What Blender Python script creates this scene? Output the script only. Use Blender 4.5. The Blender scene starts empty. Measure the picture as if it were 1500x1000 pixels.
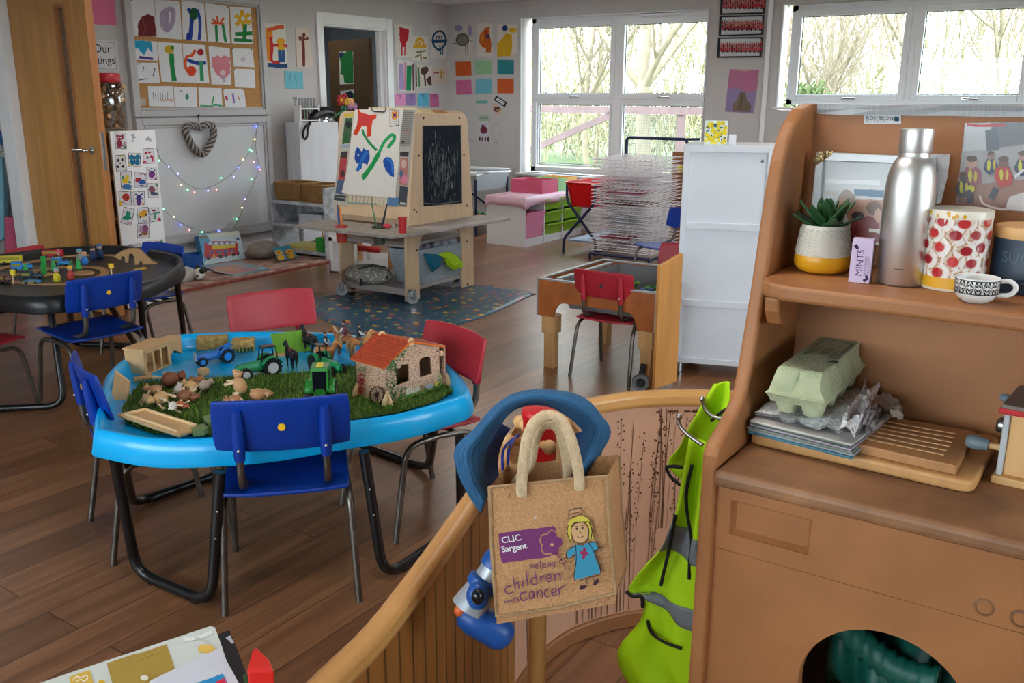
import bpy,bmesh,math,random
from mathutils import Vector,Matrix
R=random.Random(7)
SC=bpy.context.scene
COL=SC.collection
PI=math.pi
V=Vector
# ---------------------------------------------------------------- camera
F,H=1343.4,1.45
YAW,PITCH,ROLL=(math.radians(a)for a in(56.208,14.935,.259))
FW=V((math.sin(YAW)*math.cos(PITCH),math.cos(YAW)*math.cos(PITCH),-math.sin(PITCH)))
_r=V((math.cos(YAW),-math.sin(YAW),0)); _u=_r.cross(FW)
RT=_r*math.cos(ROLL)+_u*math.sin(ROLL); UP=-_r*math.sin(ROLL)+_u*math.cos(ROLL)
EYE=V((0,0,H))
cam=bpy.data.cameras.new('camera'); co=bpy.data.objects.new('camera',cam); COL.objects.link(co)
cam.sensor_width=36; cam.lens=F/1500*36; cam.clip_start=.05; cam.clip_end=300
m=Matrix((RT,UP,-FW)).transposed().to_4x4(); m.translation=EYE; co.matrix_world=m
SC.camera=co
def ray(x,y):return(FW*F+RT*(x-750)-UP*(y-500)).normalized()
def pz(x,y,z=0):d=ray(x,y); return EYE+d*((z-H)/d.z)
def px_(x,y,X):d=ray(x,y); return EYE+d*(X/d.x)
def py_(x,y,Y):d=ray(x,y); return EYE+d*(Y/d.y)
def pv(x,y,P):  # height on the vertical through ground point P
 d=ray(x,y); return H+d.z*math.hypot(P[0],P[1])/math.hypot(d.x,d.y)
def pp(x,y,o,n):d=ray(x,y); return EYE+d*((V(o)-EYE).dot(n)/d.dot(n))
# ---------------------------------------------------------------- materials
def lin(c):
 def f(v):
  v/=255.; return v/12.92 if v<=.04045 else((v+.055)/1.055)**2.4
 return tuple(f(v)for v in c[:3])+(1,)
MATS={}
def mat(name,rgb,rough=.5,metal=0.,var=.12,scale=8.,bump=0.,bscale=60.,spec=.5,coat=0.,trans=0.,emit=None,es=1.,stretch=None,sub=0.,ior=1.45,rgb2=None):
 if name in MATS:return MATS[name]
 M=bpy.data.materials.new(name); M.use_nodes=True; MATS[name]=M
 nt=M.node_tree; N=nt.nodes; L=nt.links; b=N['Principled BSDF']
 b.inputs['Roughness'].default_value=rough; b.inputs['Metallic'].default_value=metal
 b.inputs['Specular IOR Level'].default_value=spec; b.inputs['Coat Weight'].default_value=coat
 b.inputs['Transmission Weight'].default_value=trans; b.inputs['IOR'].default_value=ior
 c=lin(rgb)
 tc=N.new('ShaderNodeTexCoord'); mp=N.new('ShaderNodeMapping'); L.new(tc.outputs['Object'],mp.inputs[0])
 if stretch:mp.inputs['Scale'].default_value=stretch
 if var>0:
  nz=N.new('ShaderNodeTexNoise'); nz.inputs['Scale'].default_value=scale; nz.inputs['Detail'].default_value=5
  L.new(mp.outputs[0],nz.inputs['Vector'])
  cr=N.new('ShaderNodeValToRGB'); cr.color_ramp.elements[0].position=.3; cr.color_ramp.elements[1].position=.7
  lo=lin(rgb2)if rgb2 else tuple(v*(1-var)for v in c[:3])+(1,)
  cr.color_ramp.elements[0].color=lo
  cr.color_ramp.elements[1].color=tuple(min(1,v*(1+var*.7))for v in c[:3])+(1,)
  L.new(nz.outputs[0],cr.inputs[0]); L.new(cr.outputs[0],b.inputs['Base Color'])
 else:b.inputs['Base Color'].default_value=c
 if bump>0:
  n2=N.new('ShaderNodeTexNoise'); n2.inputs['Scale'].default_value=bscale; n2.inputs['Detail'].default_value=3
  L.new(mp.outputs[0],n2.inputs['Vector'])
  bp=N.new('ShaderNodeBump'); bp.inputs['Strength'].default_value=bump; bp.inputs['Distance'].default_value=.01
  L.new(n2.outputs[0],bp.inputs['Height']); L.new(bp.outputs[0],b.inputs['Normal'])
 if emit:
  b.inputs['Emission Color'].default_value=lin(emit); b.inputs['Emission Strength'].default_value=es
 return M
def pmat(name,rough=.7,spec=.3,coat=0.,metal=0.):  # surface whose own colours (print, paint) sit on its faces
 M=bpy.data.materials.new(name); M.use_nodes=True; MATS[name]=M
 N=M.node_tree.nodes; L=M.node_tree.links; b=N['Principled BSDF']
 a=N.new('ShaderNodeAttribute'); a.attribute_name='Col'
 nz=N.new('ShaderNodeTexNoise'); nz.inputs['Scale'].default_value=40; nz.inputs['Detail'].default_value=4
 tc=N.new('ShaderNodeTexCoord'); L.new(tc.outputs['Object'],nz.inputs['Vector'])
 mx=N.new('ShaderNodeMix'); mx.data_type='RGBA'; mx.blend_type='MULTIPLY'; mx.inputs[0].default_value=.1
 L.new(a.outputs['Color'],mx.inputs[6]); L.new(nz.outputs[0],mx.inputs[7]); L.new(mx.outputs[2],b.inputs['Base Color'])
 b.inputs['Roughness'].default_value=rough; b.inputs['Specular IOR Level'].default_value=spec
 b.inputs['Coat Weight'].default_value=coat; b.inputs['Metallic'].default_value=metal
 return M
PRINT=pmat('printed_paper'); GLOSS=pmat('glossy_print',.3,.5); TOY=pmat('painted_toy',.45,.5)
# ---------------------------------------------------------------- objects
def meta(o,label=None,cat=None,group=None,kind=None):
 if label:o['label']=label
 if cat:o['category']=cat
 if group:o['group']=group
 if kind:o['kind']=kind
 return o
def thing(name,label,cat,loc=(0,0,0),rz=0.,group=None,mtx=None):
 o=bpy.data.objects.new(name,None); COL.objects.link(o); o.empty_display_size=.05
 if mtx:o.matrix_basis=mtx
 else:o.location=loc; o.rotation_euler=(0,0,rz)
 return meta(o,label,cat,group)
def wm(o):
 m=o.matrix_basis.copy(); p=o.parent
 while p:m=p.matrix_basis@m; p=p.parent
 return m
def kids(o):return[c for c in bpy.data.objects if c.parent==o]
def copy_tree(o,parent=None,top=True):
 c=o.copy(); COL.objects.link(c)
 if parent:c.parent=parent
 for k in kids(o):copy_tree(k,c,False)
 return c
class MB:
 def __init__(s):s.v=[]; s.f=[]; s.c=[]; s.m=[]; s.col=(255,255,255); s.mi=0; s.X=Matrix()
 def add(s,vs,fs):
  n=len(s.v); s.v+=[s.X@V(p)for p in vs]
  for f in fs:s.f.append([n+i for i in f]); s.c.append(s.col); s.m.append(s.mi)
  return s
 def box(s,x0,x1,y0,y1,z0,z1):
  vs=[(x,y,z)for z in(z0,z1)for y in(y0,y1)for x in(x0,x1)]
  return s.add(vs,[(0,2,3,1),(4,5,7,6),(0,1,5,4),(2,6,7,3),(0,4,6,2),(1,3,7,5)])
 def hexa(s,b,t):  # 4 bottom points, 4 top points
  return s.add(list(b)+list(t),[(3,2,1,0),(4,5,6,7)]+[(i,(i+1)%4,4+(i+1)%4,4+i)for i in range(4)])
 def bar(s,a,b,w,h,up=(0,0,1)):  # rectangular bar from a to b
  a,b=V(a),V(b); d=(b-a).normalized(); u=V(up)
  x=d.cross(u)
  if x.length<1e-5:x=d.cross(V((0,1,0)))
  x.normalize(); y=x.cross(d); x*=w/2; y*=h/2
  q=[-x-y,x-y,x+y,-x+y]
  return s.hexa([a+p for p in q],[b+p for p in q])
 def tube(s,pts,r,seg=10,closed=False,cap=True):
  pts=[V(p)for p in pts]; n=len(pts); rs=r if isinstance(r,(list,tuple))else[r]*n
  rings=[]; prev=None
  for i in range(n):
   if closed:d=pts[(i+1)%n]-pts[i-1]
   else:d=pts[min(i+1,n-1)]-pts[max(i-1,0)]
   if d.length<1e-9:d=V((0,0,1))
   d.normalize()
   if prev is None:
    a=V((0,0,1))if abs(d.z)<.9 else V((1,0,0)); x=d.cross(a).normalized()
   else:
    x=prev-d*prev.dot(d); x=x.normalized()if x.length>1e-6 else d.orthogonal().normalized()
   prev=x; y=d.cross(x)
   rings.append([pts[i]+(x*math.cos(t)+y*math.sin(t))*rs[i]for t in[2*PI*k/seg for k in range(seg)]])
  vs=[p for g in rings for p in g]; fs=[]
  for i in range(n if closed else n-1):
   j=(i+1)%n
   for k in range(seg):fs.append((i*seg+k,i*seg+(k+1)%seg,j*seg+(k+1)%seg,j*seg+k))
  if cap and not closed:fs+=[tuple(range(seg))[::-1],tuple(range((n-1)*seg,n*seg))]
  return s.add(vs,fs)
 def lathe(s,prof,c=(0,0,0),seg=24,axis=None,sx=1.,sy=1.):
  c=V(c); A=axis or Matrix.Identity(3); vs=[]; fs=[]; n=len(prof)
  for r,z in prof:
   for k in range(seg):
    t=2*PI*k/seg; vs.append(c+A@V((r*math.cos(t)*sx,r*math.sin(t)*sy,z)))
  for i in range(n-1):
   for k in range(seg):fs.append((i*seg+k,i*seg+(k+1)%seg,(i+1)*seg+(k+1)%seg,(i+1)*seg+k))
  if prof[0][0]>1e-6:fs.append(tuple(range(seg))[::-1])
  if prof[-1][0]>1e-6:fs.append(tuple(range((n-1)*seg,n*seg)))
  return s.add(vs,fs)
 def ball(s,c,r,seg=14,rings=9,rot=None):
  r=V((r,r,r))if isinstance(r,(int,float))else V(r); A=rot or Matrix.Identity(3); c=V(c)
  vs=[c+A@V((0,0,-r.z))]; fs=[]
  for i in range(1,rings):
   t=-PI/2+PI*i/rings
   for k in range(seg):
    p=2*PI*k/seg; vs.append(c+A@V((r.x*math.cos(t)*math.cos(p),r.y*math.cos(t)*math.sin(p),r.z*math.sin(t))))
  vs.append(c+A@V((0,0,r.z))); T=len(vs)-1
  for k in range(seg):
   fs.append((0,1+(k+1)%seg,1+k)); b=1+(rings-2)*seg; fs.append((b+k,b+(k+1)%seg,T))
   for i in range(rings-2):
    a=1+i*seg; fs.append((a+k,a+(k+1)%seg,a+seg+(k+1)%seg,a+seg+k))
  return s.add(vs,fs)
 def prism(s,poly,d):  # polygon of 3-D points pushed along d
  n=len(poly); d=V(d); a=[V(p)for p in poly]
  return s.add(a+[p+d for p in a],[tuple(range(n))[::-1],tuple(range(n,2*n))]+[(i,(i+1)%n,n+(i+1)%n,n+i)for i in range(n)])
 def strip(s,A,B):  # quads between two rows of points
  n=len(A); return s.add(list(A)+list(B),[(i,i+1,n+i+1,n+i)for i in range(n-1)])
 def grid(s,rows,closed=False):
  n=len(rows[0]); vs=[p for r in rows for p in r]; fs=[]
  for i in range(len(rows)-1):
   for k in range(n if closed else n-1):fs.append((i*n+k,i*n+(k+1)%n,(i+1)*n+(k+1)%n,(i+1)*n+k))
  return s.add(vs,fs)
 def face(s,pts):return s.add(pts,[tuple(range(len(pts)))])
 def build(s,name,mats,parent=None,smooth=None,bevel=0.,bseg=2,sub=0,solid=0.,soff=0.,world=False,kind=None,label=None,cat=None,group=None):
  me=bpy.data.meshes.new(name); vs=s.v
  o=bpy.data.objects.new(name,me); COL.objects.link(o)
  if parent:
   o.parent=parent
   if world:
    W=wm(parent).inverted(); vs=[W@p for p in vs]
  elif kind!='structure':
   lo=V([min(p[i]for p in vs)for i in range(3)]); hi=V([max(p[i]for p in vs)for i in range(3)])
   b=V(((lo.x+hi.x)/2,(lo.y+hi.y)/2,lo.z)); o.location=b; vs=[p-b for p in vs]
  me.from_pydata([tuple(p)for p in vs],[],s.f)
  for M in(mats if isinstance(mats,(list,tuple))else[mats]):me.materials.append(M)
  me.polygons.foreach_set('material_index',s.m)
  if any(c!=(255,255,255)for c in s.c):
   at=me.color_attributes.new('Col','FLOAT_COLOR','CORNER'); buf=[]
   for f,c in zip(s.f,s.c):buf+=list(lin(c))*len(f)
   at.data.foreach_set('color',buf)
  elif any(M in(PRINT,GLOSS,TOY)for M in me.materials):
   at=me.color_attributes.new('Col','FLOAT_COLOR','CORNER'); at.data.foreach_set('color',[1.]*4*sum(len(f)for f in s.f))
  if smooth is not None:
   me.polygons.foreach_set('use_smooth',[True]*len(s.f))
   if smooth<180:me.set_sharp_from_angle(angle=math.radians(smooth))
  me.update()
  if solid:md=o.modifiers.new('solid','SOLIDIFY'); md.thickness=solid; md.offset=soff
  if bevel:md=o.modifiers.new('bevel','BEVEL'); md.width=bevel; md.segments=bseg; md.limit_method='ANGLE'; md.angle_limit=.6
  if sub:md=o.modifiers.new('sub','SUBSURF'); md.levels=sub; md.render_levels=sub
  meta(o,label,cat,group,kind); return o
def bez(pts,n=8):  # smooth Catmull-Rom path through points
 P=[V(p)for p in pts]; out=[]
 for i in range(len(P)-1):
  a,b,c,d=P[max(i-1,0)],P[i],P[i+1],P[min(i+2,len(P)-1)]
  for k in range(n):
   t=k/n; out.append(.5*((2*b)+(c-a)*t+(2*a-5*b+4*c-d)*t*t+(3*b-a-3*c+d)*t**3))
 out.append(P[-1]); return out
def rot(ax,deg):return Matrix.Rotation(math.radians(deg),3,ax)
def rrect(w,h,r,n=4):  # rounded rectangle outline, centred
 out=[]
 for cx,cy,a in((w/2-r,h/2-r,0),(-w/2+r,h/2-r,90),(-w/2+r,-h/2+r,180),(w/2-r,-h/2+r,270)):
  for k in range(n+1):
   t=math.radians(a+90*k/n); out.append((cx+r*math.cos(t),cy+r*math.sin(t)))
 return out
def fillet(pts,r,n=5):  # polyline with rounded corners
 P=[V(p)for p in pts]; out=[P[0]]
 for i in range(1,len(P)-1):
  a=(P[i-1]-P[i]); b=(P[i+1]-P[i]); k=min(r,a.length*.49,b.length*.49)
  A=P[i]+a.normalized()*k; B=P[i]+b.normalized()*k
  for j in range(n+1):
   t=j/n; out.append((A*(1-t)**2)+(P[i]*2*t*(1-t))+(B*t*t))
 out.append(P[-1]); return out
 # ---------------------------------------------------------------- flat sheets with marks on a plane of the place
class Sheet:  # o, n: plane; crop origin and scale turn traced picture points into points on it
 def __init__(s,o,n,crop=(0,0,1)):
  s.o=V(o); s.n=V(n).normalized(); s.k=crop; s.b=MB(); s.lay=0
 def pt(s,p,off):return pp(s.k[0]+p[0]*s.k[2],s.k[1]+p[1]*s.k[2],s.o+s.n*off,s.n)
 def page(s,pts,col,th=.002):
  s.b.col=col; a=[s.pt(p,.0005)for p in pts]; s.b.prism(a,s.n*th); s.lay=th+.0009; return s
 def up(s):s.lay+=.00012; return s.lay
 def blob(s,pts,col,rough=2.2):
  s.b.col=col; z=s.up(); n=len(pts); q=[]
  for i in range(n):  # a brushed outline is never a clean polygon
   a,b=pts[i],pts[(i+1)%n]; L=math.hypot(b[0]-a[0],b[1]-a[1]); m=min(6,int(L/14))if n<20 else 0; q.append(a)
   for k in range(1,m+1):f=k/(m+1); g=min(rough,L*.06); q.append((a[0]+(b[0]-a[0])*f+R.uniform(-g,g),a[1]+(b[1]-a[1])*f+R.uniform(-g,g)))
  s.b.face([s.pt(p,z)for p in q]); return s
 def ell(s,cx,cy,rx,ry,col,jag=.06,n=16):
  return s.blob([(cx+rx*(1+R.uniform(-jag,jag))*math.cos(2*PI*k/n),cy+ry*(1+R.uniform(-jag,jag))*math.sin(2*PI*k/n))for k in range(n)],col)
 def line(s,pts,w,col,smooth=True):
  s.b.col=col; z=s.up(); q=[V((p[0],p[1],0))for p in pts]
  if smooth and len(q)>2:q=bez(q,5)
  A=[]; B=[]
  for i,p in enumerate(q):
   d=(q[min(i+1,len(q)-1)]-q[max(i-1,0)]).normalized(); nn=V((-d.y,d.x,0))*w/2*(1+R.uniform(-.1,.1))
   A.append(s.pt(p+nn,z)); B.append(s.pt(p-nn,z))
  s.b.strip(A,B); return s
 def done(s,name,label,cat,group=None,m=None,parent=None):
  return s.b.build(name,m or PRINT,parent,world=bool(parent),label=label,cat=cat,group=group)
def text_mb(mb,body,o,x,y,size,bold=0.,shear=0.,space=1.,align='LEFT',off=.0006):
 cu=bpy.data.curves.new('t','FONT'); cu.body=body; cu.size=size; cu.offset=bold*size; cu.shear=shear; cu.space_character=space; cu.align_x=align; cu.resolution_u=3
 ob=bpy.data.objects.new('t',cu); me=bpy.data.meshes.new_from_object(ob)
 x=V(x).normalized(); y=V(y).normalized(); n=x.cross(y); o=V(o)
 mb.add([o+x*v.co.x+y*v.co.y+n*off for v in me.vertices],[tuple(p.vertices)for p in me.polygons])
 bpy.data.objects.remove(ob); bpy.data.curves.remove(cu); bpy.data.meshes.remove(me)
SKY,FILL,EXPOSURE=11.0,15.0,0.12  # middle value: glow strength of the added, unseen ceiling panels
# ================================================================ SETTING
def floor_mat():
 M=bpy.data.materials.new('wood_plank_floor'); M.use_nodes=True; nt=M.node_tree; N=nt.nodes; L=nt.links; b=N['Principled BSDF']
 tc=N.new('ShaderNodeTexCoord')
 br=N.new('ShaderNodeTexBrick'); br.offset=.37; br.offset_frequency=2; br.squash=1
 for k,v in(('Scale',1.),('Mortar Size',.0016),('Mortar Smooth',.1),('Bias',0.),('Brick Width',1.22),('Row Height',.152)):br.inputs[k].default_value=v
 br.inputs['Color1'].default_value=(0,0,0,1); br.inputs['Color2'].default_value=(1,1,1,1); br.inputs['Mortar'].default_value=(.5,.5,.5,1)
 L.new(tc.outputs['Object'],br.inputs['Vector'])
 mp=N.new('ShaderNodeMapping'); mp.inputs['Scale'].default_value=(1.,16,1); L.new(tc.outputs['Object'],mp.inputs[0])
 va=N.new('ShaderNodeVectorMath'); va.operation='ADD'; L.new(mp.outputs[0],va.inputs[0])
 sc=N.new('ShaderNodeVectorMath'); sc.operation='SCALE'; sc.inputs['Scale'].default_value=7.; L.new(br.outputs['Color'],sc.inputs[0]); L.new(sc.outputs[0],va.inputs[1])
 n1=N.new('ShaderNodeTexNoise'); n1.inputs['Scale'].default_value=1.6; n1.inputs['Detail'].default_value=8; n1.inputs['Roughness'].default_value=.62; n1.inputs['Distortion'].default_value=.6
 L.new(va.outputs[0],n1.inputs['Vector'])
 cr=N.new('ShaderNodeValToRGB'); e=cr.color_ramp.elements
 e[0].position=.22; e[0].color=lin((88,56,36)); e[1].position=.8; e[1].color=lin((160,114,79))
 x=cr.color_ramp.elements.new(.48); x.color=lin((128,86,57)); L.new(n1.outputs[0],cr.inputs[0])
 mr=N.new('ShaderNodeMapRange'); mr.inputs['To Min'].default_value=.72; mr.inputs['To Max'].default_value=1.2; L.new(br.outputs['Color'],mr.inputs['Value'])
 mx=N.new('ShaderNodeMix'); mx.data_type='RGBA'; mx.blend_type='MULTIPLY'; mx.inputs[0].default_value=1; L.new(cr.outputs[0],mx.inputs[6]); L.new(mr.outputs[0],mx.inputs[7])
 m2=N.new('ShaderNodeMix'); m2.data_type='RGBA'; L.new(br.outputs['Fac'],m2.inputs[0]); L.new(mx.outputs[2],m2.inputs[6]); m2.inputs[7].default_value=lin((44,28,20))
 L.new(m2.outputs[2],b.inputs['Base Color'])
 r2=N.new('ShaderNodeMapRange'); r2.inputs['To Min'].default_value=.26; r2.inputs['To Max'].default_value=.31; L.new(n1.outputs[0],r2.inputs['Value']); L.new(r2.outputs[0],b.inputs['Roughness'])
 bp=N.new('ShaderNodeBump'); bp.inputs['Strength'].default_value=.004; bp.inputs['Distance'].default_value=.003; L.new(n1.outputs[0],bp.inputs['Height']); L.new(bp.outputs[0],b.inputs['Normal'])
 b.inputs['Specular IOR Level'].default_value=.85
 return M
WALL=mat('grey_wall_paint',(196,193,192),.75,var=.03,scale=3,bump=.05,bscale=300)
WHITE=mat('white_gloss_paint',(238,240,243),.4,var=.03,scale=4)
UPVC=mat('white_upvc',(232,236,240),.3,var=.02)
CEIL=mat('ceiling_white',(226,226,226),.85,var=.02)
BLK=mat('black_rubber',(22,22,24),.6,var=.1)
STEEL=mat('brushed_steel',(190,190,190),.3,1.,var=.05)
CHROME=mat('chrome',(215,215,215),.12,1.,var=.02)
def glass_mat(name,tint=(245,250,250),fac=.06):
 M=bpy.data.materials.new(name); M.use_nodes=True; nt=M.node_tree; N=nt.nodes; L=nt.links
 N.remove(N['Principled BSDF']); t=N.new('ShaderNodeBsdfTransparent'); t.inputs[0].default_value=lin(tint)
 g=N.new('ShaderNodeBsdfGlossy'); g.inputs['Roughness'].default_value=.02
 f=N.new('ShaderNodeLayerWeight'); x=N.new('ShaderNodeMixShader'); pw=N.new('ShaderNodeMath'); pw.operation='POWER'; pw.inputs[1].default_value=4; L.new(f.outputs['Facing'],pw.inputs[0])
 mu=N.new('ShaderNodeMath'); mu.operation='MULTIPLY_ADD'; mu.inputs[1].default_value=.6; mu.inputs[2].default_value=fac; L.new(pw.outputs[0],mu.inputs[0])
 L.new(mu.outputs[0],x.inputs[0]); L.new(t.outputs[0],x.inputs[1]); L.new(g.outputs[0],x.inputs[2]); L.new(x.outputs[0],N['Material Output'].inputs[0]); return M
GLASS=glass_mat('window_glass',fac=.03); CLEAR=glass_mat('clear_plastic',(225,228,230),.08)
S=dict(kind='structure')
MB().box(-2.3,9.3,-2.7,7.1,-.1,0).box(2.3,3.7,6.3,9,-.1,0).box(6.5,9.3,7,9.2,-.1,0).build('floor',floor_mat(),**S)
b=MB().box(-2.3,9.3,-2.7,9.2,2.49,2.59); b.build('ceiling',CEIL,**S)
b=MB()
b.box(3.62,6.99,7,7.12,0,2.49); b.box(7.96,9.25,7,7.12,0,2.49); b.box(6.99,7.96,7,7.12,2.15,2.49)
b.box(3.55,3.62,6.42,9,0,2.49); b.box(-2.3,2.5,6.42,6.54,0,2.49); b.box(2.5,3.46,6.42,6.54,2.08,2.49)
b.build('wall_left',WALL,**S)
b=MB()  # wall with the two windows
b.box(9.07,9.25,5.95,7.12,0,2.49); b.box(9.07,9.25,3.74,5.95,0,.60); b.box(9.07,9.25,3.74,5.95,2.295,2.49)
b.box(9.07,9.25,2.985,3.74,0,2.49); b.box(9.07,9.25,.1,2.985,0,1.335); b.box(9.07,9.25,.1,2.985,2.305,2.49); b.box(9.07,9.25,-2.7,.1,0,2.49)
b.build('wall_window',WALL,**S)
b=MB()  # wall behind the photographer
b.box(-2.3,-2.18,-2.7,0,0,2.49); b.box(-2.3,-2.18,4.6,6.5,0,2.49); b.box(-2.3,-2.18,0,4.6,0,.85); b.box(-2.3,-2.18,0,4.6,2.3,2.49)
b.build('wall_back',WALL,**S)
b=MB(); b.box(-2.3,.2,-2.7,-2.58,0,2.49); b.box(4.4,9.3,-2.7,-2.58,0,2.49); b.box(.2,4.4,-2.7,-2.58,0,.9); b.box(.2,4.4,-2.7,-2.58,2.3,2.49); b.build('wall_right',WALL,**S)
b=MB(); b.box(2.2,2.3,6.54,9,0,2.49); b.box(2.2,3.7,9,9.1,0,2.49); b.build('wall_corridor',WALL,**S)
b=MB(); b.box(6.5,9.3,9.1,9.2,0,2.49); b.box(6.4,6.5,7.12,9.2,0,2.49); b.box(9.25,9.35,7.12,9.2,0,2.49); b.build('wall_storeroom',mat('pale_blue_wall',(176,190,200),.8,var=.03),**S)
b=MB(); b.box(3.62,6.92,6.985,7,0,.09); b.box(8.04,9.07,6.985,7,0,.09); b.build('baseboard_left',WHITE,bevel=.003,**S)
b=MB(); b.box(9.055,9.07,-2.5,6.985,0,.09); b.build('baseboard_window',WHITE,bevel=.003,**S)
# doorway casing and the far door
b=MB()
b.box(6.915,7.0,6.975,7.0,0,2.26); b.box(7.955,8.045,6.975,7.0,0,2.26); b.box(7.0,7.955,6.975,7.0,2.15,2.26)
b.box(6.985,7.01,7.0,7.13,0,2.15); b.box(7.94,7.965,7.0,7.13,0,2.15); b.box(7.0,7.95,7.0,7.13,2.13,2.155)
b.box(7.9,7.94,7.04,7.1,0,2.13); b.build('trim_1',WHITE,bevel=.004,**S)
DARKWOOD=mat('dark_brown_door',(84,62,34),.5,var=.2,scale=3,stretch=(6,6,.6))
e0=V((7.86,7.16,0)); e1=V((8.06,7.97,0)); dn=(e1-e0).normalized(); nn=V((-dn.y,dn.x,0))
b=MB(); q=[e0,e1,e1-nn*.04,e0-nn*.04]; b.hexa([p+V((0,0,.01))for p in q],[p+V((0,0,2.06))for p in q])
d2=b.build('door_2',DARKWOOD,**S)
s=Sheet(e0+nn*.001,nn,(440,0,.16))
s.page([(358,474),(482,468),(488,768),(362,772)],(214,214,205)); s.blob([(362,480),(402,486),(430,470),(478,466),(484,640),(484,760),(440,764),(400,752),(396,690),(362,680),(372,600),(360,540)],(22,110,52)); s.blob([(356,488),(380,474),(404,488),(380,525),(356,525)],(30,45,90))
s.done('painting','green finger painting on the dark brown door in the back room','painting','paintings on the back room door')
s=Sheet(e0+nn*.001,nn,(440,0,.16)); s.page([(366,832),(490,820),(494,940),(374,945)],(200,204,204)); s.blob([(410,850),(460,828),(490,860),(492,930),(440,935),(425,890)],(28,34,60)); s.blob([(468,860),(492,862),(493,920),(472,915)],(30,90,50))
s.done('painting','white and navy painting pinned under the green one on the dark brown door','painting','paintings on the back room door')
# shelf with blue folders in the back room
t=thing('storage_shelf','pale storage shelf seen through the doorway beside the dark door','shelf',(7.35,8.85,0))
b=MB(); b.box(-.3,-.28,-.2,.2,0,1.6); b.box(.4,.42,-.2,.2,0,1.6); b.build('side_panel',WHITE,t)
for k,z in enumerate((.05,.45,.85,1.22,1.58)):MB().box(-.28,.4,-.2,.2,z,z+.02).build('shelf',WHITE,t)
for k in range(5):
 z=1.24+.062*k
 b=MB(); b.box(7.2,7.5,8.68,8.98,z,z+.055); b.build('paper_tray',mat('pale_blue_plastic',(150,190,210),.5),bevel=.006,label='pale blue paper tray stacked on the back room shelf',cat='tray',group='trays in the back room')
 # ---- open oak door at left and its casing
OAK=mat('oak_veneer',(196,142,78),.42,var=.16,scale=2.2,stretch=(9,9,.7),bump=.04,bscale=8)
OAK2=mat('oak_lipping',(176,116,66),.5,var=.2,scale=3,stretch=(8,8,.7))
b=MB(); y0,y1=5.52,6.395
b.box(3.5,3.545,y0+.30,y1,.02,2.2)if 0 else None
ys,ye=5.735,5.85  # vision panel slit
b.box(3.5,3.545,y0,ys,.02,2.35); b.box(3.5,3.545,ye,y1,.02,2.35); b.box(3.5,3.545,ys,ye,1.99,2.35); b.box(3.5,3.545,ys,ye,.02,.12)
door=b.build('door_1',OAK,**S)
b=MB(); b.box(3.494,3.551,ys-.012,ys+.012,.1,2.0); b.box(3.494,3.551,ye-.012,ye+.012,.1,2.0); b.box(3.494,3.551,ys,ye,1.98,2.004); b.box(3.494,3.551,ys,ye,.1,.124); b.build('bead',OAK2,door,bevel=.003)
b=MB(); b.box(3.52,3.526,ys+.01,ye-.01,.12,1.985); b.build('pane',glass_mat('wired_glass',(196,196,188),.08),door)
b=MB()
for k in range(150):
 z=.13+k*.0125
 if z<1.98:b.bar((3.519,ys+.012,z),(3.519,ye-.012,z),.0007,.0007)
for k in range(8):y=ys+.014+k*.0125; b.bar((3.519,y,.125),(3.519,y,1.98),.0007,.0007)
b.build('wire_mesh',mat('grey_wire',(150,150,140),.5),door)
b=MB(); b.box(3.497,3.548,y0-.006,y0,.02,2.35); b.build('lipping',OAK2,door)
b=MB(); b.lathe([(.027,0),(.027,.007),(.02,.01)],(3.5,5.60,1.105),axis=rot('Y',-90)); b.tube(fillet([(3.495,5.60,1.105),(3.445,5.60,1.105),(3.442,5.73,1.103)],.02),.0105)
b.build('handle',CHROME,door,smooth=40)
b=MB(); b.box(3.51,3.535,y0-.0085,y0-.0055,.98,1.22); b.box(3.514,3.531,y0-.012,y0-.008,1.09,1.125); b.build('lock_plate',STEEL,door,bevel=.001)
b=MB(); b.box(3.43,3.5,6.395,6.42,0,2.2); b.box(2.43,2.5,6.395,6.42,0,2.2); b.box(2.43,3.5,6.395,6.42,2.08,2.2); b.box(3.43,3.46,6.42,6.55,0,2.08); b.build('trim_2',WHITE,bevel=.004,**S)
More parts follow.
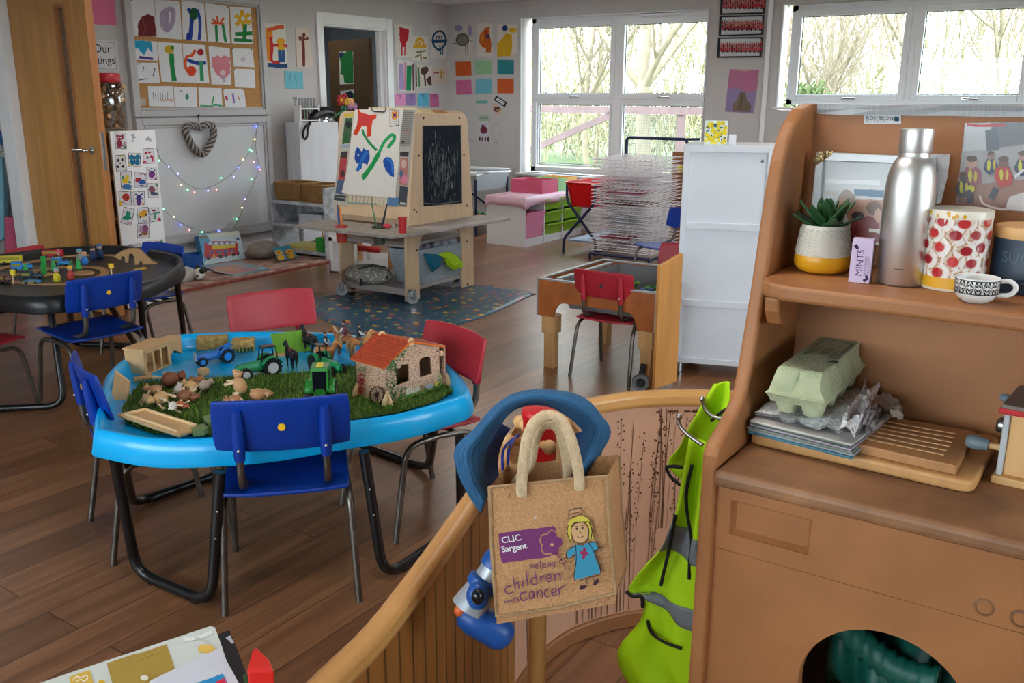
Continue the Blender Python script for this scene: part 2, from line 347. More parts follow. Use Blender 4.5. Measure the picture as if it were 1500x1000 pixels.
# ---- windows
def window(name,ys,rows,x=9.17,handles=True):
 """ys: pane (left, right) pairs in y; rows: (bottom, top, opening sash) in z"""
 yl=max(p[0]for p in ys)+.10; yr=min(p[1]for p in ys)-.07; zb=min(r[0]for r in rows)-.1; zt=max(r[1]for r in rows)+.105
 root=MB()
 root.box(x-.03,x+.05,yl-.06,yl,zb,zt); root.box(x-.03,x+.05,yr,yr+.05,zb,zt); root.box(x-.03,x+.05,yr,yl,zt-.06,zt); root.box(x-.03,x+.05,yr,yl,zb,zb+.06)
 for a,c in zip(ys[:-1],ys[1:]):root.box(x-.028,x+.05,c[0]+.03,a[1]-.03,zb,zt)
 for a,c in zip(rows[:-1],rows[1:]):root.box(x-.026,x+.05,yr,yl,c[1]+.02,a[0]-.02)
 w=root.build(name,UPVC,kind='structure',bevel=.006)
 for yy in ys:
  for(z0,z1,sash)in rows:
   b=MB(); k=.06 if sash else.022; o=.045 if sash else.03
   for(a0,a1,c0,c1)in((yy[1]-k,yy[1],z0-k,z1+k),(yy[0],yy[0]+k,z0-k,z1+k),(yy[1],yy[0],z1,z1+k),(yy[1],yy[0],z0-k,z0)):b.box(x-o,x+.03,a0,a1,c0,c1)
   b.build('sash',UPVC,w,bevel=.008,bseg=3)
   b=MB(); b.box(x+.004,x+.01,yy[1],yy[0],z0,z1); b.build('pane',GLASS,w)
   b=MB()
   for(a0,a1,c0,c1)in((yy[1],yy[1]+.006,z0,z1),(yy[0]-.006,yy[0],z0,z1),(yy[1],yy[0],z1-.006,z1),(yy[1],yy[0],z0,z0+.006)):b.box(x-.004,x+.003,a0,a1,c0,c1)
   b.build('gasket',BLK,w)
   if sash:
    ym=(yy[0]+yy[1])/2; b=MB(); b.box(x-.058,x-.044,ym-.03,ym+.03,z0-.045,z0-.022); b.tube([(x-.07,ym+.012,z0-.033),(x-.078,ym-.01,z0-.034),(x-.076,ym-.1,z0-.036)],.008,8)
    b.build('handle',CHROME,w,smooth=40)
 return w
window('window_1',[(5.765,4.86),(4.695,3.782)],[(1.49,2.19,1),(.712,1.365,0)])
window('window_2',[(2.826,1.905),(1.737,.93),(.76,-.05+.3)],[(1.484,2.192,1)])
b=MB(); b.box(9.0,9.16,3.7,6.0,.575,.60); b.build('window_sill_1',UPVC,bevel=.006,kind='structure')
b=MB(); b.box(9.03,9.16,.05,3.02,1.345,1.365); b.build('window_sill_2',UPVC,bevel=.006,kind='structure')
b=MB(); b.box(9.05,9.16,5.951,5.965,.6,2.295); b.box(9.05,9.16,3.735,3.741,.6,2.295); b.box(9.055,9.16,3.74,5.95,2.29,2.297); b.box(9.05,9.16,2.98,2.995,1.335,2.305); b.build('trim_3',UPVC,**S)
b=MB(); b.box(9.09,9.138,4.05,4.5,2.262,2.282); b.build('trickle_vent',UPVC,bpy.data.objects['window_1'],bevel=.003)
b=MB(); b.box(9.038,9.07,3.085,3.135,0,2.49); b.build('trim_4',WHITE,bevel=.01,**S)
def plain_window(name,horizontal,a0,a1,z0,z1,at):
 b=MB(); n=4
 def bx(p0,p1,c0,c1):(b.box(p0,p1,at-.03,at+.03,c0,c1)if horizontal else b.box(at-.03,at+.03,p0,p1,c0,c1))
 for k in range(n+1):p=a0+(a1-a0)*k/n; bx(p-.04,p+.04,z0,z1)
 for z in(z0+.04,z1-.04):bx(a0,a1,z-.04,z+.04)
 w=b.build(name,UPVC,kind='structure',bevel=.005)
 b=MB(); (b.box(a0,a1,at,at+.006,z0,z1)if horizontal else b.box(at,at+.006,a0,a1,z0,z1)); b.build('pane',GLASS,w)
plain_window('window_3',False,0,4.6,.85,2.3,-2.24); plain_window('window_4',True,.2,4.4,.9,2.3,-2.64)
# ---- glowing ceiling panels added out of view to brighten the room
for k,(x,y)in enumerate(((1.2,1.0),(4.3,1.2),(4.3,4.6),(7.2,1.8),(7.2,5.2))):
 t=thing('ceiling_light','square flat ceiling panel light in the play room','ceiling light',(x,y,2.49),group='panel lights in the ceiling')
 b=MB(); b.box(-.3,.3,-.3,.3,-.02,0); b.build('frame',WHITE,t,bevel=.004)
 b=MB(); b.box(-.28,.28,-.28,.28,-.024,-.0201); b.build('diffuser',mat('lamp_diffuser',(255,255,255),.8,var=0,emit=(255,248,240),es=FILL),t)
for nm,(x,y)in(('storeroom',(7.5,8.0)),('corridor',(2.95,7.6))):  # two more unseen panels, added to lighten the storeroom and the corridor
 t=thing('ceiling_light','square flat ceiling panel light in the '+nm,'ceiling light',(x,y,2.49)); b=MB(); b.box(-.2,.2,-.2,.2,-.02,0); b.build('frame',WHITE,t); b=MB(); b.box(-.18,.18,-.18,.18,-.024,-.0201); b.build('diffuser',MATS['lamp_diffuser'],t)
 # ================================================================ OUTSIDE
W=bpy.data.worlds.new('sky'); SC.world=W; W.use_nodes=True; N=W.node_tree.nodes; L=W.node_tree.links
bg=N['Background']; tc=N.new('ShaderNodeTexCoord'); sx=N.new('ShaderNodeSeparateXYZ'); L.new(tc.outputs['Generated'],sx.inputs[0])
cr=N.new('ShaderNodeValToRGB'); cr.color_ramp.elements[0].position=.0; cr.color_ramp.elements[0].color=(.92,.96,1,1); cr.color_ramp.elements[1].color=(.78,.88,1,1)
L.new(sx.outputs['Z'],cr.inputs[0]); L.new(cr.outputs[0],bg.inputs[0]); bg.inputs[1].default_value=SKY
GRASS_OUT=mat('lawn',(92,110,66),.9,var=.35,scale=1.2)
b=MB(); b.box(9.25,90,-50,60,-.6,-.35); b.build('ground_lawn',GRASS_OUT,kind='structure')
b=MB(); b.box(9.25,10.6,-10,20,-.35,-.3); b.build('ground_path',mat('concrete_path',(160,150,140),.9,var=.15),kind='structure')
b=MB(); b.box(-60,-2.3,-50,60,-.6,-.35); b.box(-2.3,9.25,-50,-2.7,-.6,-.35); b.build('ground_yard',mat('yard_tarmac',(110,108,106),.9),kind='structure')
FENCE=mat('weathered_fence_wood',(120,98,98),.85,var=.2,scale=5)
t=thing('garden_fence','weathered brown post and rail fence with diagonal brace outside the window','fence',(13,6,-.35))
fx=13.0
for y in(3.2,4.9,5.7,6.75,8.45,10.2):b=MB(); b.box(fx-.05,fx+.05,y-.05,y+.05,-.35,1.3); b.build('post',FENCE,t,world=True)
b=MB(); b.bar((fx-.06,2,1.26),(fx-.06,11,1.26),.04,.11); b.build('top_rail',FENCE,t,world=True)
b=MB(); b.bar((fx-.06,6.75,1.22),(fx-.06,8.45,.55),.04,.1); b.build('brace',FENCE,t,world=True)
b=MB()
for k in range(34):y=5.72+.03*k; b.bar((fx+.06,y,-.3),(fx+.06,y,1.22),.004,.004)
for k in range(40):z=-.3+.038*k; b.bar((fx+.06,5.7,z),(fx+.06,6.75,z),.004,.004)
b.build('wire_mesh',mat('fence_wire',(110,110,110),.5),t,world=True)
BARK=mat('pale_bark',(150,136,116),.9,var=.2,scale=6)
def tree(x,y,h,seed,spread=1.,label='',r0=.13,lv=4):
 rr=random.Random(seed); b=MB()
 def br(p,d,l,r,k):
  pts=[p]; n=4
  for i in range(n):d=(d+V((rr.uniform(-.14,.14),rr.uniform(-.14,.14),rr.uniform(-.02,.1)))).normalized(); p=p+d*l/n; pts.append(p)
  b.tube(pts,[r*(1-.5*i/n)for i in range(n+1)],5 if k else 8,cap=False)
  if k>=lv:return
  for j in range(5 if k else 8):
   q=pts[rr.randint(1 if k else 2,n)]; a=rr.uniform(0,2*PI)
   nd=(d*.75+V((math.cos(a)*spread,math.sin(a)*spread,rr.uniform(.0,.6)))*rr.uniform(.5,.9)).normalized(); br(q,nd,l*rr.uniform(.5,.72),r*.45,k+1)
 br(V((x,y,-.4)),V((rr.uniform(-.1,.1),rr.uniform(-.1,.1),1)),h*.5,r0,0)
 b.build('bare_tree',BARK,smooth=180,label=label,cat='tree',group='bare trees beyond the garden')
TL=['bare spreading tree whose trunk shows in the right half of the tall window','bare thin tree at the left of the tall window beyond the fence','bare slender tree in the middle of the tall window','bare tree beyond the left pane of the high window','bare thin tree low in the left pane of the high window','bare tree seen through the right pane of the high window','bare twiggy tree at the right edge of the high window','bare tree far behind the tall window']
for k,(x,y,h,sp)in enumerate(((16,7.7,8,1.1),(17,11.4,6.5,.8),(19,10.6,7,.9),(18,5.0,8,1.),(15,4.2,4.2,.8),(17,3.1,7.5,1.),(19,2.0,8,1.1),(23,12.6,9,1.2))):tree(x,y,h,30+k,sp,TL[k],.17 if k==0 else.08,4)
HEDGE=mat('twiggy_hedge',(160,150,124),.95,var=.3,scale=3,rgb2=(142,138,104))
b=MB()
for k in range(2600):
 y=R.uniform(-8,34); x=R.uniform(24,27); z=R.uniform(-.4,2.4)*R.uniform(.4,1); d=V((R.uniform(-.3,.3),R.uniform(-.5,.5),R.uniform(.1,.5)))
 b.bar((x,y,z),V((x,y,z))+d,.05,.03)
for k in range(9000):
 y=R.uniform(-6,30); x=R.uniform(20,27); z=9*R.random()**1.5-.3; a=R.uniform(-.5,.5); L_=R.uniform(.4,1.5); b.bar((x,y,z),(x+R.uniform(-.3,.3),y+math.sin(a)*L_,z+math.cos(a)*L_),.022,.02)
b.build('hedge',HEDGE,label='tangle of bare olive twigs and hedge along the far side of the garden',cat='hedge',kind='stuff')
b=MB()
for k in range(420):
 a=R.uniform(0,2*PI); r=R.uniform(.1,.8); z=R.uniform(0,1.2); c=V((14.6+r*math.cos(a)*(1-z*.5),4.35+r*math.sin(a)*(1-z*.5),.5+z*.9)); d=V((R.uniform(-.16,.16),R.uniform(-.16,.16),R.uniform(0,.2)))
 b.bar(c,c+d,.03,.02)
b.build('garden_shrub',mat('shrub_green',(96,110,66),.9,var=.3),label='small green shrub seen low in the left pane of the high window',cat='shrub')
# ================================================================ LEFT WALL: notice board, whiteboard, pictures
FRAME=mat('grey_white_board_frame',(190,191,194),.5,var=.05)
CORK=mat('cork',(186,140,88),.9,var=.25,scale=60,bump=.2,bscale=200)
WB=mat('whiteboard',(212,216,221),.35,var=.03,scale=2)
X0,X1=4.755,6.215
def ring(b,x0,x1,z0,z1,w,y0,y1):b.box(x0,x0+w,y0,y1,z0,z1); b.box(x1-w,x1,y0,y1,z0,z1); b.box(x0+w,x1-w,y0,y1,z0,z0+w); b.box(x0+w,x1-w,y0,y1,z1-w,z1)
t=thing('cork_notice_board','grey framed cork notice board full of white sheets with paintings','notice board',(5.48,6.99,1.27))
b=MB(); ring(b,X0,X1,1.272,2.31,.055,6.945,7.0); ring(b,X0+.055,X1-.055,1.327,2.255,.02,6.96,7.0); b.build('frame',FRAME,t,world=True,bevel=.006)
b=MB(); b.box(X0+.05,X1-.05,6.975,7.0,1.32,2.26); b.build('cork_panel',CORK,t,world=True)
t=thing('whiteboard','large grey framed whiteboard below the cork notice board','whiteboard',(5.48,6.99,.18))
b=MB(); ring(b,X0,X1,.175,1.262,.06,6.945,7.0); ring(b,X0+.06,X1-.06,.235,1.202,.025,6.958,7.0); b.build('frame',FRAME,t,world=True,bevel=.006)
b=MB(); b.box(X0+.06,X1-.06,6.972,7.0,.23,1.21); b.build('board_surface',WB,t,world=True)
c1=(0,0,.2701); NL=(0,-1,0)
WP=(232,235,240)
def lw(y=6.974,crop=c1):return Sheet((0,y,0),NL,crop)
PG='paintings on the cork board'
def pin(s,*pts):
 for p in pts:s.ell(p[0],p[1],3.2,3.2,(20,40,30),0,8)
 return s
s=lw().page([(692,-8),(835,0),(850,200),(707,190)],WP); s.blob([(750,195),(748,130),(770,90),(800,76),(838,90),(848,198)],(112,38,44)).line([(770,100),(790,150),(775,190)],8,(140,60,62)); pin(s,(712,2)); s.done('painting','white sheet with a dark red arch, top left of the cork board','painting',PG)
s=lw().page([(838,0),(975,5),(985,215),(852,202)],WP); s.line([(885,150),(880,80),(912,50),(938,60),(935,120),(912,160),(885,150)],26,(176,162,190)).line([(905,60),(905,175)],22,(168,155,184)); pin(s,(972,12)); s.done('painting','white sheet with a lilac loop, second in the top row of the cork board','painting',PG)
s=lw().page([(982,0),(1105,15),(1120,225),(992,212)],WP); s.line([(1020,45),(1040,90),(1030,215)],22,(26,60,160)).line([(1070,50),(1085,120),(1080,215)],16,(30,70,170)).ell(1052,75,24,34,(20,90,60)).line([(1025,180),(1022,215)],26,(20,50,150)); pin(s,(988,8),(1102,20)); s.done('painting','white sheet with two blue legs and a green blob on the cork board','painting',PG)
s=lw().page([(1112,15),(1238,35),(1248,235),(1127,225)],WP)
for q in((1150,105,1185,128),(1175,85,1185,130),(1215,95,1190,130),(1145,125,1215,128)):s.line([(q[0],q[1]),(q[2],q[3])],11,(226,92,36))
s.line([(1172,135),(1176,225)],14,(28,140,70)).line([(1208,132),(1224,228)],14,(34,150,78)); pin(s,(1235,38)); s.done('painting','white sheet with an orange flower on two green stems on the cork board','painting',PG)
s=lw().page([(1246,35),(1358,40),(1372,240),(1257,235)],WP)
for a in range(6):s.line([(1316,105),(1316+46*math.cos(a*1.05+.4),105+50*math.sin(a*1.05+.4))],22,(232,178,30))
s.ell(1318,102,10,12,WP); s.line([(1330,130),(1325,215)],20,(30,130,60)).line([(1275,185),(1368,180)],20,(26,130,58)).line([(1270,215),(1368,222)],20,(30,124,60)); s.done('painting','white sheet with a yellow star flower, top right of the cork board','painting',PG)
s=lw().page([(705,215),(850,225),(858,330),(738,325)],WP); s.blob([(706,216),(820,224),(830,290),(800,260),(780,300),(750,262),(725,268)],(40,160,205)).line([(755,310),(830,320)],14,(90,60,150)); s.done('painting','small white sheet with sky blue wash over purple on the cork board','painting',PG)
s=lw().page([(852,227),(985,235),(1000,447),(876,443)],WP); s.line([(930,290),(934,360),(946,440)],26,(22,140,72)).ell(918,268,26,24,(206,170,40)).ell(935,258,10,12,(60,140,50)); s.done('painting','white sheet with a single yellow flower on a thick green stem','painting',PG)
s=lw().page([(990,235),(1112,245),(1135,452),(1000,447)],WP); s.line([(1060,270),(1040,300),(1012,310),(1005,355),(1018,390)],16,(228,96,44)).ell(1038,385,26,28,(226,78,34)).ell(1088,283,18,18,(168,36,44)).line([(1015,325),(1070,342),(1118,340)],18,(36,66,160)).line([(1090,330),(1096,440)],20,(60,160,110)); s.done('painting','white sheet with orange curve, red dot and blue bar on the cork board','painting',PG)
s=lw().page([(1130,250),(1245,262),(1255,460),(1147,458)],WP)
for k in range(5):s.line([(1160+20*k,310-8*(k%2)),(1160+18*k,370)],20,(222,140,152))
s.blob([(1152,350),(1250,345),(1248,400),(1210,432),(1170,400)],(220,134,148)).line([(1212,400),(1216,445)],14,(190,170,200)); s.ell(1208,395,16,14,(230,200,210)); s.done('painting','white sheet with a broad pink tulip on the cork board','painting',PG)
s=lw().page([(1258,262),(1368,265),(1380,365),(1267,360)],WP).ell(1318,322,12,14,(214,196,208)); pin(s,(1260,265),(1364,268)); s.done('drawing','nearly blank white sheet with a faint pink dot on the cork board','drawing',PG)
s=lw().page([(712,340),(855,340),(868,452),(730,450)],WP)
for q,c in(((720,350,760,345),(90,80,170)),((780,360,775,390),(110,110,130)),((745,435,800,425),(60,70,70)),((830,415,840,370),(40,60,80)),((735,400,720,420),(130,70,150))):s.line([q[:2],q[2:]],5,c)
s.done('drawing','white sheet with a few thin dark pen strokes at the left of the board','drawing',PG)
s=lw().page([(1268,372),(1380,375),(1385,478),(1274,473)],WP); pin(s,(1272,376),(1374,378)); s.done('drawing','blank white sheet low at the right edge of the cork board','drawing',PG)
s=lw().page([(800,467),(938,467),(945,578),(808,575)],WP)
for k in range(7):s.line([(835+12*k,545),(830+13*k,500+6*(k%3))],4,(120,150,130))
for k in range(5):s.line([(875+14*k,550),(885+14*k,535)],5,(214,120,120))
s.done('drawing','white sheet of green grass strokes, first in the bottom row of the board','drawing',PG)
s=lw().page([(942,470),(1068,475),(1070,580),(948,578)],WP).ell(1015,525,10,16,(70,150,110)).line([(975,490),(990,498)],4,(150,90,100)); s.done('drawing','white sheet with one small green dab in the bottom row of the board','drawing',PG)
s=lw().page([(1075,475),(1200,478),(1206,580),(1080,577)],WP).line([(1085,572),(1140,575),(1165,570),(1205,574)],8,(70,170,130)).line([(1150,565),(1160,520)],8,(80,176,110)); pin(s,(1198,482)); s.done('drawing','white sheet with a green ground line and stalk in the bottom row','drawing',PG)
s=lw().page([(1210,482),(1322,482),(1335,582),(1221,580)],WP).line([(1225,520),(1232,545)],12,(200,70,120)).line([(1262,505),(1270,560)],10,(150,120,200)).line([(1290,520),(1300,545)],5,(210,140,120)); pin(s,(1214,486),(1318,486)); s.done('drawing','white sheet with pink and violet marks, last in the bottom row','drawing',PG)
s=lw().page([(735,535),(790,535),(790,572),(738,572)],(190,186,170)).blob([(740,548),(760,545),(760,566),(742,566)],(110,90,80)); s.done('ticket','tiny card in the bottom left corner of the cork board','card')
# heart wreath
YW=6.925
ch=(180,150,.16)
hp=[(705,232),(760,205),(815,215),(832,275),(815,355),(775,425),(735,470),(690,455),(640,400),(600,330),(578,260),(600,212),(655,212)]
path=bez([py_(ch[0]+x*.16,ch[1]+y*.16,YW)for x,y in hp+hp[:1]],6)[:-1]
YARN=mat('grey_twisted_yarn',(92,88,86),.9,var=.2,scale=40); YARN2=mat('pale_grey_yarn',(176,172,166),.9,var=.2,scale=60)
t=thing('heart_wreath','grey heart shaped twisted yarn wreath hanging on the whiteboard','wreath',(5.45,6.94,.95))
b=MB(); b.tube(path,.02,10,closed=True)
n=len(path)
for s0 in range(6):
 hel=[]
 for k in range(260):
  u=k/259*n; i=int(u)%n; f=u-int(u); p=path[i].lerp(path[(i+1)%n],f); d=(path[(i+1)%n]-path[i]).normalized(); x=V((0,1,0)); y=d.cross(x)
  a=u*.55+s0*2*PI/6; hel.append(p+(x*math.cos(a)+y*math.sin(a))*.0215)
 b.mi=s0%2; b.tube(hel,.0105,6,closed=False)
b.build('yarn',[YARN,YARN2],t,world=True,smooth=180)
b=MB(); a=py_(180+697*.16,150+185*.16,6.94); z=py_(180+692*.16,150+125*.16,6.935); b.tube([a,z],.0035,6); b.tube([z+V((0,.02,0)),z,z+V((.0,-.01,.015))],.006,6); b.build('hook_wire',mat('dark_wire',(50,50,52),.5),t,world=True)
# fairy lights
t=thing('fairy_lights','string of tiny coloured fairy lights looped over the whiteboard','fairy lights',(5.6,6.95,.3))
A=[(1235,190),(1205,330),(1165,440),(1100,530),(1010,640),(900,725),(800,775),(680,785),(560,730),(440,610),(340,510),(300,380)]
Bp=[(300,380),(315,470),(345,700),(350,880),(372,975)]
b=MB(); yy=6.955
b.tube(bez([py_(180+x*.16,150+y*.16,yy)for x,y in A],4),.0022,5)
b.tube(bez([py_(180+x*.16,150+y*.16,yy)for x,y in[(1235,190),(1215,400),(1250,600),(1235,640),(1190,760),(1120,890),(1090,965),(1080,1020),(1040,1100),(990,1180)]],4),.0022,5)
b.tube(bez([py_(200+x*.16,290+y*.16,yy)for x,y in[(215,80),(330,170),(420,230),(500,270),(600,300),(690,320),(760,305),(880,220)]],4),.0022,5)
b.build('wire',mat('grey_green_wire',(120,124,122),.5),t,world=True)
EM={'b':mat('bulb_blue',(90,100,255),.3,var=0,emit=(80,96,255),es=7),'g':mat('bulb_green',(120,255,200),.3,var=0,emit=(110,240,180),es=5),'y':mat('bulb_warm',(255,220,150),.3,var=0,emit=(255,214,140),es=5),'r':mat('bulb_pink',(255,150,140),.3,var=0,emit=(255,140,128),es=4),'v':mat('bulb_violet',(170,170,255),.3,var=0,emit=(160,165,255),es=5)}
for(x,y,c,big)in[(1222,218,'b',1),(1208,337,'y',0),(1163,435,'g',0),(1178,442,'g',0),(1104,523,'y',0),(1198,542,'r',0),(1057,597,'b',0),(1245,592,'b',1),(1257,614,'r',0),(1178,703,'g',0),(900,690,'g',0),(1015,678,'v',0),(779,808,'v',0),(858,797,'r',0),(656,822,'r',0),(594,799,'g',0),(536,758,'y',0),(503,652,'v',0),(330,533,'g',0),(300,380,'r',0),(420,590,'v',0),(1119,886,'v',0),(1092,963,'y',0),(372,977,'g',0),(340+125,172+703,'y',0),(403+125,247+875-172,'b',0)]:
 if(x,y)in((465,875),(528,950)):continue
 b=MB(); b.ball(py_(180+x*.16,150+y*.16,yy-.008),.0085 if big else.0062,8,6); b.build('bulb',EM[c],t,world=True,smooth=180)
for(x,y,c)in[(340,172,'y'),(403,248,'b'),(485,293,'r'),(600,310,'g'),(755,303,'b'),(918,190,'g')]:
 b=MB(); b.ball(py_(200+x*.16,290+y*.16,yy-.008),.0065,8,6); b.build('bulb',EM[c],t,world=True,smooth=180)
 # sign, pink sheet and green sheet by the door
s=lw(6.995).page([(470,-20),(620,-20),(632,138),(512,132)],(226,120,160)); s.done('paper_sheet','pink paper sheet on the wall beside the oak door','paper')
s=lw(6.995).page([(395,205),(632,222),(645,385),(410,375)],(214,216,220)); s.line([(400,217),(620,232),(632,376),(415,366)],2,(60,62,66),False).line([(620,232),(632,376)],2,(60,62,66),False)
s.b.col=(34,34,36)
o1=s.pt((425,280),s.up()); o2=s.pt((400,340),s.lay); dx=(s.pt((620,292),s.lay)-s.pt((425,280),s.lay)).normalized()
text_mb(s.b,'Our',s.pt((508,283),s.lay),(1,0,0),(0,0,1),.09); text_mb(s.b,'Paintings',s.pt((625,348),s.lay),(1,0,0),(0,0,1),.084,align='RIGHT')
s.done('wall_sign','white laminated sign lettered Our Paintings behind the oak door','sign')
s=lw(6.996).page([(515,408),(636,412),(640,520),(530,520)],(70,130,126)); s.done('paper_sheet','dark teal paper sheet on the wall behind the jar of corks','paper')
# ---- paintings right of the board and round the doorway
c2=(370,0,.2701); PW='paintings round the doorway'
s=lw(6.995,c2).page([(52,125),(175,130),(190,370),(55,362)],(226,222,214))
s.blob([(54,340),(188,345),(189,370),(56,362)],(36,70,120)).blob([(56,150),(100,150),(110,200),(108,335),(60,332)],(232,140,36)).line([(80,165),(130,150),(170,145)],22,(220,96,50)).line([(95,200),(105,250),(104,330),(150,335)],16,(200,44,48)).line([(110,245),(188,250)],16,(202,50,50)).ell(153,225,22,22,(230,170,40)).ell(155,258,22,14,(228,176,36)).line([(147,270),(150,338)],20,(30,84,140)).line([(166,270),(168,338)],16,(30,84,140))
s.done('painting','orange, red and blue figure painting right of the cork board','painting',PW)
s=lw(6.995,c2).page([(232,150),(303,152),(328,365),(240,362)],(220,206,192)); s.line([(272,200),(276,270),(278,360)],16,(110,52,40)).line([(252,215),(300,210)],12,(120,66,60)).ell(258,205,9,12,(130,70,66)).ell(278,190,9,12,(120,60,56)).ell(296,208,9,10,(130,72,64)); s.done('painting','narrow painting of a brown tree left of the doorway','painting',PW)
s=lw(6.995,c2).page([(172,385),(272,388),(275,482),(178,480)],(116,190,208)).line([(205,400),(200,440)],5,(90,150,170)).line([(225,400),(240,450)],4,(90,150,170)); s.done('paper_sheet','light blue paper sheet low on the wall left of the doorway','paper')
c3=(570,30,.19)
def rw():return lw(6.995,c3)
s=rw().page([(35,25),(178,32),(172,290),(50,280)],(218,212,204)).blob([(78,50),(120,60),(155,75),(150,130),(130,175),(128,205),(100,205),(82,150),(80,90)],(192,38,52)).line([(98,200),(98,272)],12,(196,56,66)).line([(125,200),(122,270)],12,(206,76,84)); s.done('painting','painting of a red shape on two legs right of the doorway','painting',PW)
s=rw().page([(178,118),(300,118),(298,318),(172,305)],(222,216,206))
for q in((235,130,205,170),(235,130,265,165),(215,175,190,215),(235,160,235,210),(258,175,285,205),(195,205,285,200)):s.line([q[:2],q[2:]],22,(222,168,44))
s.line([(240,230),(248,310)],12,(140,110,60)).line([(208,245),(285,232)],14,(120,136,80)).line([(200,285),(235,265)],14,(120,136,80)).line([(262,285),(290,295)],16,(140,120,80)); s.done('painting','painting of a yellow tree right of the doorway','painting',PW)
s=rw().page([(315,38),(450,35),(440,300),(320,285)],(216,212,206)).line([(335,160),(345,110),(385,82),(420,100),(440,155),(420,200),(385,225),(350,200),(335,160)],15,(30,74,112)).line([(330,160),(440,158)],26,(30,74,112)).line([(390,190),(398,262)],10,(34,80,120)).line([(412,190),(412,262)],8,(34,80,120))
for x in(365,385,405):s.line([(x,115),(x,140)],10,(30,74,112))
s.done('painting','painting of a dark blue fish outline right of the doorway','painting',PW)
s=rw().page([(58,302),(185,320),(190,545),(68,540)],(222,216,212)).line([(92,330),(96,535)],40,(166,152,198)).line([(125,320),(122,535)],14,(206,134,160)).line([(155,345),(150,540)],36,(20,136,82)).line([(184,330),(186,540)],10,(84,60,60)); s.done('painting','painting of lilac and green vertical stripes right of the doorway','painting',PW)
s=rw().page([(205,335),(330,350),(330,520),(212,515)],(214,208,196)).line([(225,360),(232,510)],16,(90,140,104)).ell(268,390,26,32,(82,58,56)).ell(285,380,18,28,(84,60,58)).line([(272,400),(280,505)],12,(76,50,50)).blob([(285,450),(325,425),(328,505),(305,500)],(80,46,54)).line([(208,340),(212,510)],7,(60,50,46)); s.done('painting','painting of a dark brown tree beside green strokes','painting',PW)
s=rw().page([(340,358),(445,362),(443,490),(340,485)],(206,194,176)).line([(345,405),(385,402)],8,(140,50,50)).line([(400,390),(402,450)],10,(150,130,80)).ell(402,400,8,16,(190,150,40)).ell(420,402,6,10,(190,120,60)); s.done('painting','small cream painting with red and yellow dabs near the corner','painting',PW)
for pts,col,lab in(([(42,565),(122,560),(128,655),(50,655)],(226,146,194),'pink paper sheet nearest the doorway in the low row behind the easel'),([(130,560),(203,560),(205,655),(132,655)],(150,124,178),'violet paper sheet in the low row behind the easel'),([(222,560),(303,558),(305,660),(220,660)],(96,178,208),'bright blue paper sheet in the low row behind the easel'),([(315,562),(380,565),(385,665),(318,665)],(200,110,156),'rose pink paper sheet nearest the corner in the low row')):
 s=rw().page(pts,col); s.ell(pts[0][0]+45,590,7,12,tuple(int(v*.8)for v in col)).line([(pts[0][0]+25,575),(pts[0][0]+55,572)],4,(70,70,90)); s.done('paper_sheet',lab,'paper','coloured sheets behind the easel')
 # ---- window wall pictures
def ww(crop=c3):return Sheet((9.066,0,0),(-1,0,0),crop)
PX='paintings between corner and window'
s=ww().page([(498,25),(645,22),(645,290),(503,287)],(206,202,192)).ell(565,148,52,52,(104,98,88)).ell(565,150,38,36,(128,122,108)).line([(500,175),(520,178)],6,(80,74,66)).line([(610,152),(645,152)],6,(80,74,66)).line([(588,195),(592,275)],6,(84,80,72)).line([(604,190),(608,270)],5,(84,80,72)).ell(535,60,32,24,(150,142,184)).ell(622,80,18,46,(156,148,188)); s.done('painting','painting of a round grey bird on thin legs beside the corner','painting',PX)
s=ww().page([(680,22),(798,22),(800,275),(678,280)],(220,212,204)).blob([(775,45),(735,60),(700,110),(692,165),(715,205),(745,215),(745,245),(785,245),(790,180),(775,110)],(198,104,38)).ell(760,122,18,18,(60,60,110)).ell(748,100,14,20,(176,60,40)).ell(720,130,12,30,(210,130,40)); s.done('painting','painting of an orange half face on white paper','painting',PX)
s=ww().page([(835,28),(990,30),(992,255),(830,282)],(224,214,204)).blob([(832,180),(870,140),(900,100),(945,105),(950,200),(935,275),(832,278)],(212,170,34)).ell(893,60,22,24,(36,70,120)).ell(952,75,32,20,(222,176,40)); s.done('painting','painting of a big yellow duck with a blue spot','painting',PX)
for pts,col,lab in(([(512,318),(632,316),(635,425),(515,428)],(198,90,40),'orange paper square in the upper row next to the corner'),([(662,308),(790,308),(790,415),(665,418)],(152,198,154),'pale green paper square in the upper row'),([(835,303),(962,305),(962,417),(835,415)],(48,134,142),'teal paper square next to the window'),([(515,460),(632,455),(637,568),(518,570)],(206,106,150),'pink paper square in the lower row next to the corner'),([(668,450),(790,448),(790,562),(665,562)],(112,184,206),'light blue paper square in the lower row'),([(835,448),(960,448),(960,562),(835,560)],(204,92,44),'orange paper square in the lower row next to the window')):
 s=ww().page(pts,col); s.line([(pts[0][0]+20,pts[0][1]+30),(pts[0][0]+40,pts[0][1]+32)],3,tuple(int(v*.75)for v in col)).line([(pts[0][0]+70,pts[0][1]+60),(pts[0][0]+90,pts[0][1]+55)],3,tuple(int(v*.8)for v in col)); s.done('paper_square',lab,'paper','coloured squares beside the window')
def slip(pts,col,lab,marks=(),name='label_card'):
 s=ww().page(pts,col,.001)
 for kind,a,c in marks:
  if kind=='e':s.ell(*a,c)
  else:s.line(a[1],a[0],c,False)
 s.done(name,lab,'card','small cards on the wall by the window')
slip([(668,618),(758,618),(760,640),(670,640)],(110,178,168),'thin turquoise strip card, topmost of the small wall cards',[('l',(3,[(680,629),(745,629)]),(70,110,110))])
slip([(698,665),(748,665),(748,693),(698,693)],(212,196,196),'tiny pale card below the turquoise strip',[('l',(4,[(705,680),(742,680)]),(150,70,70))])
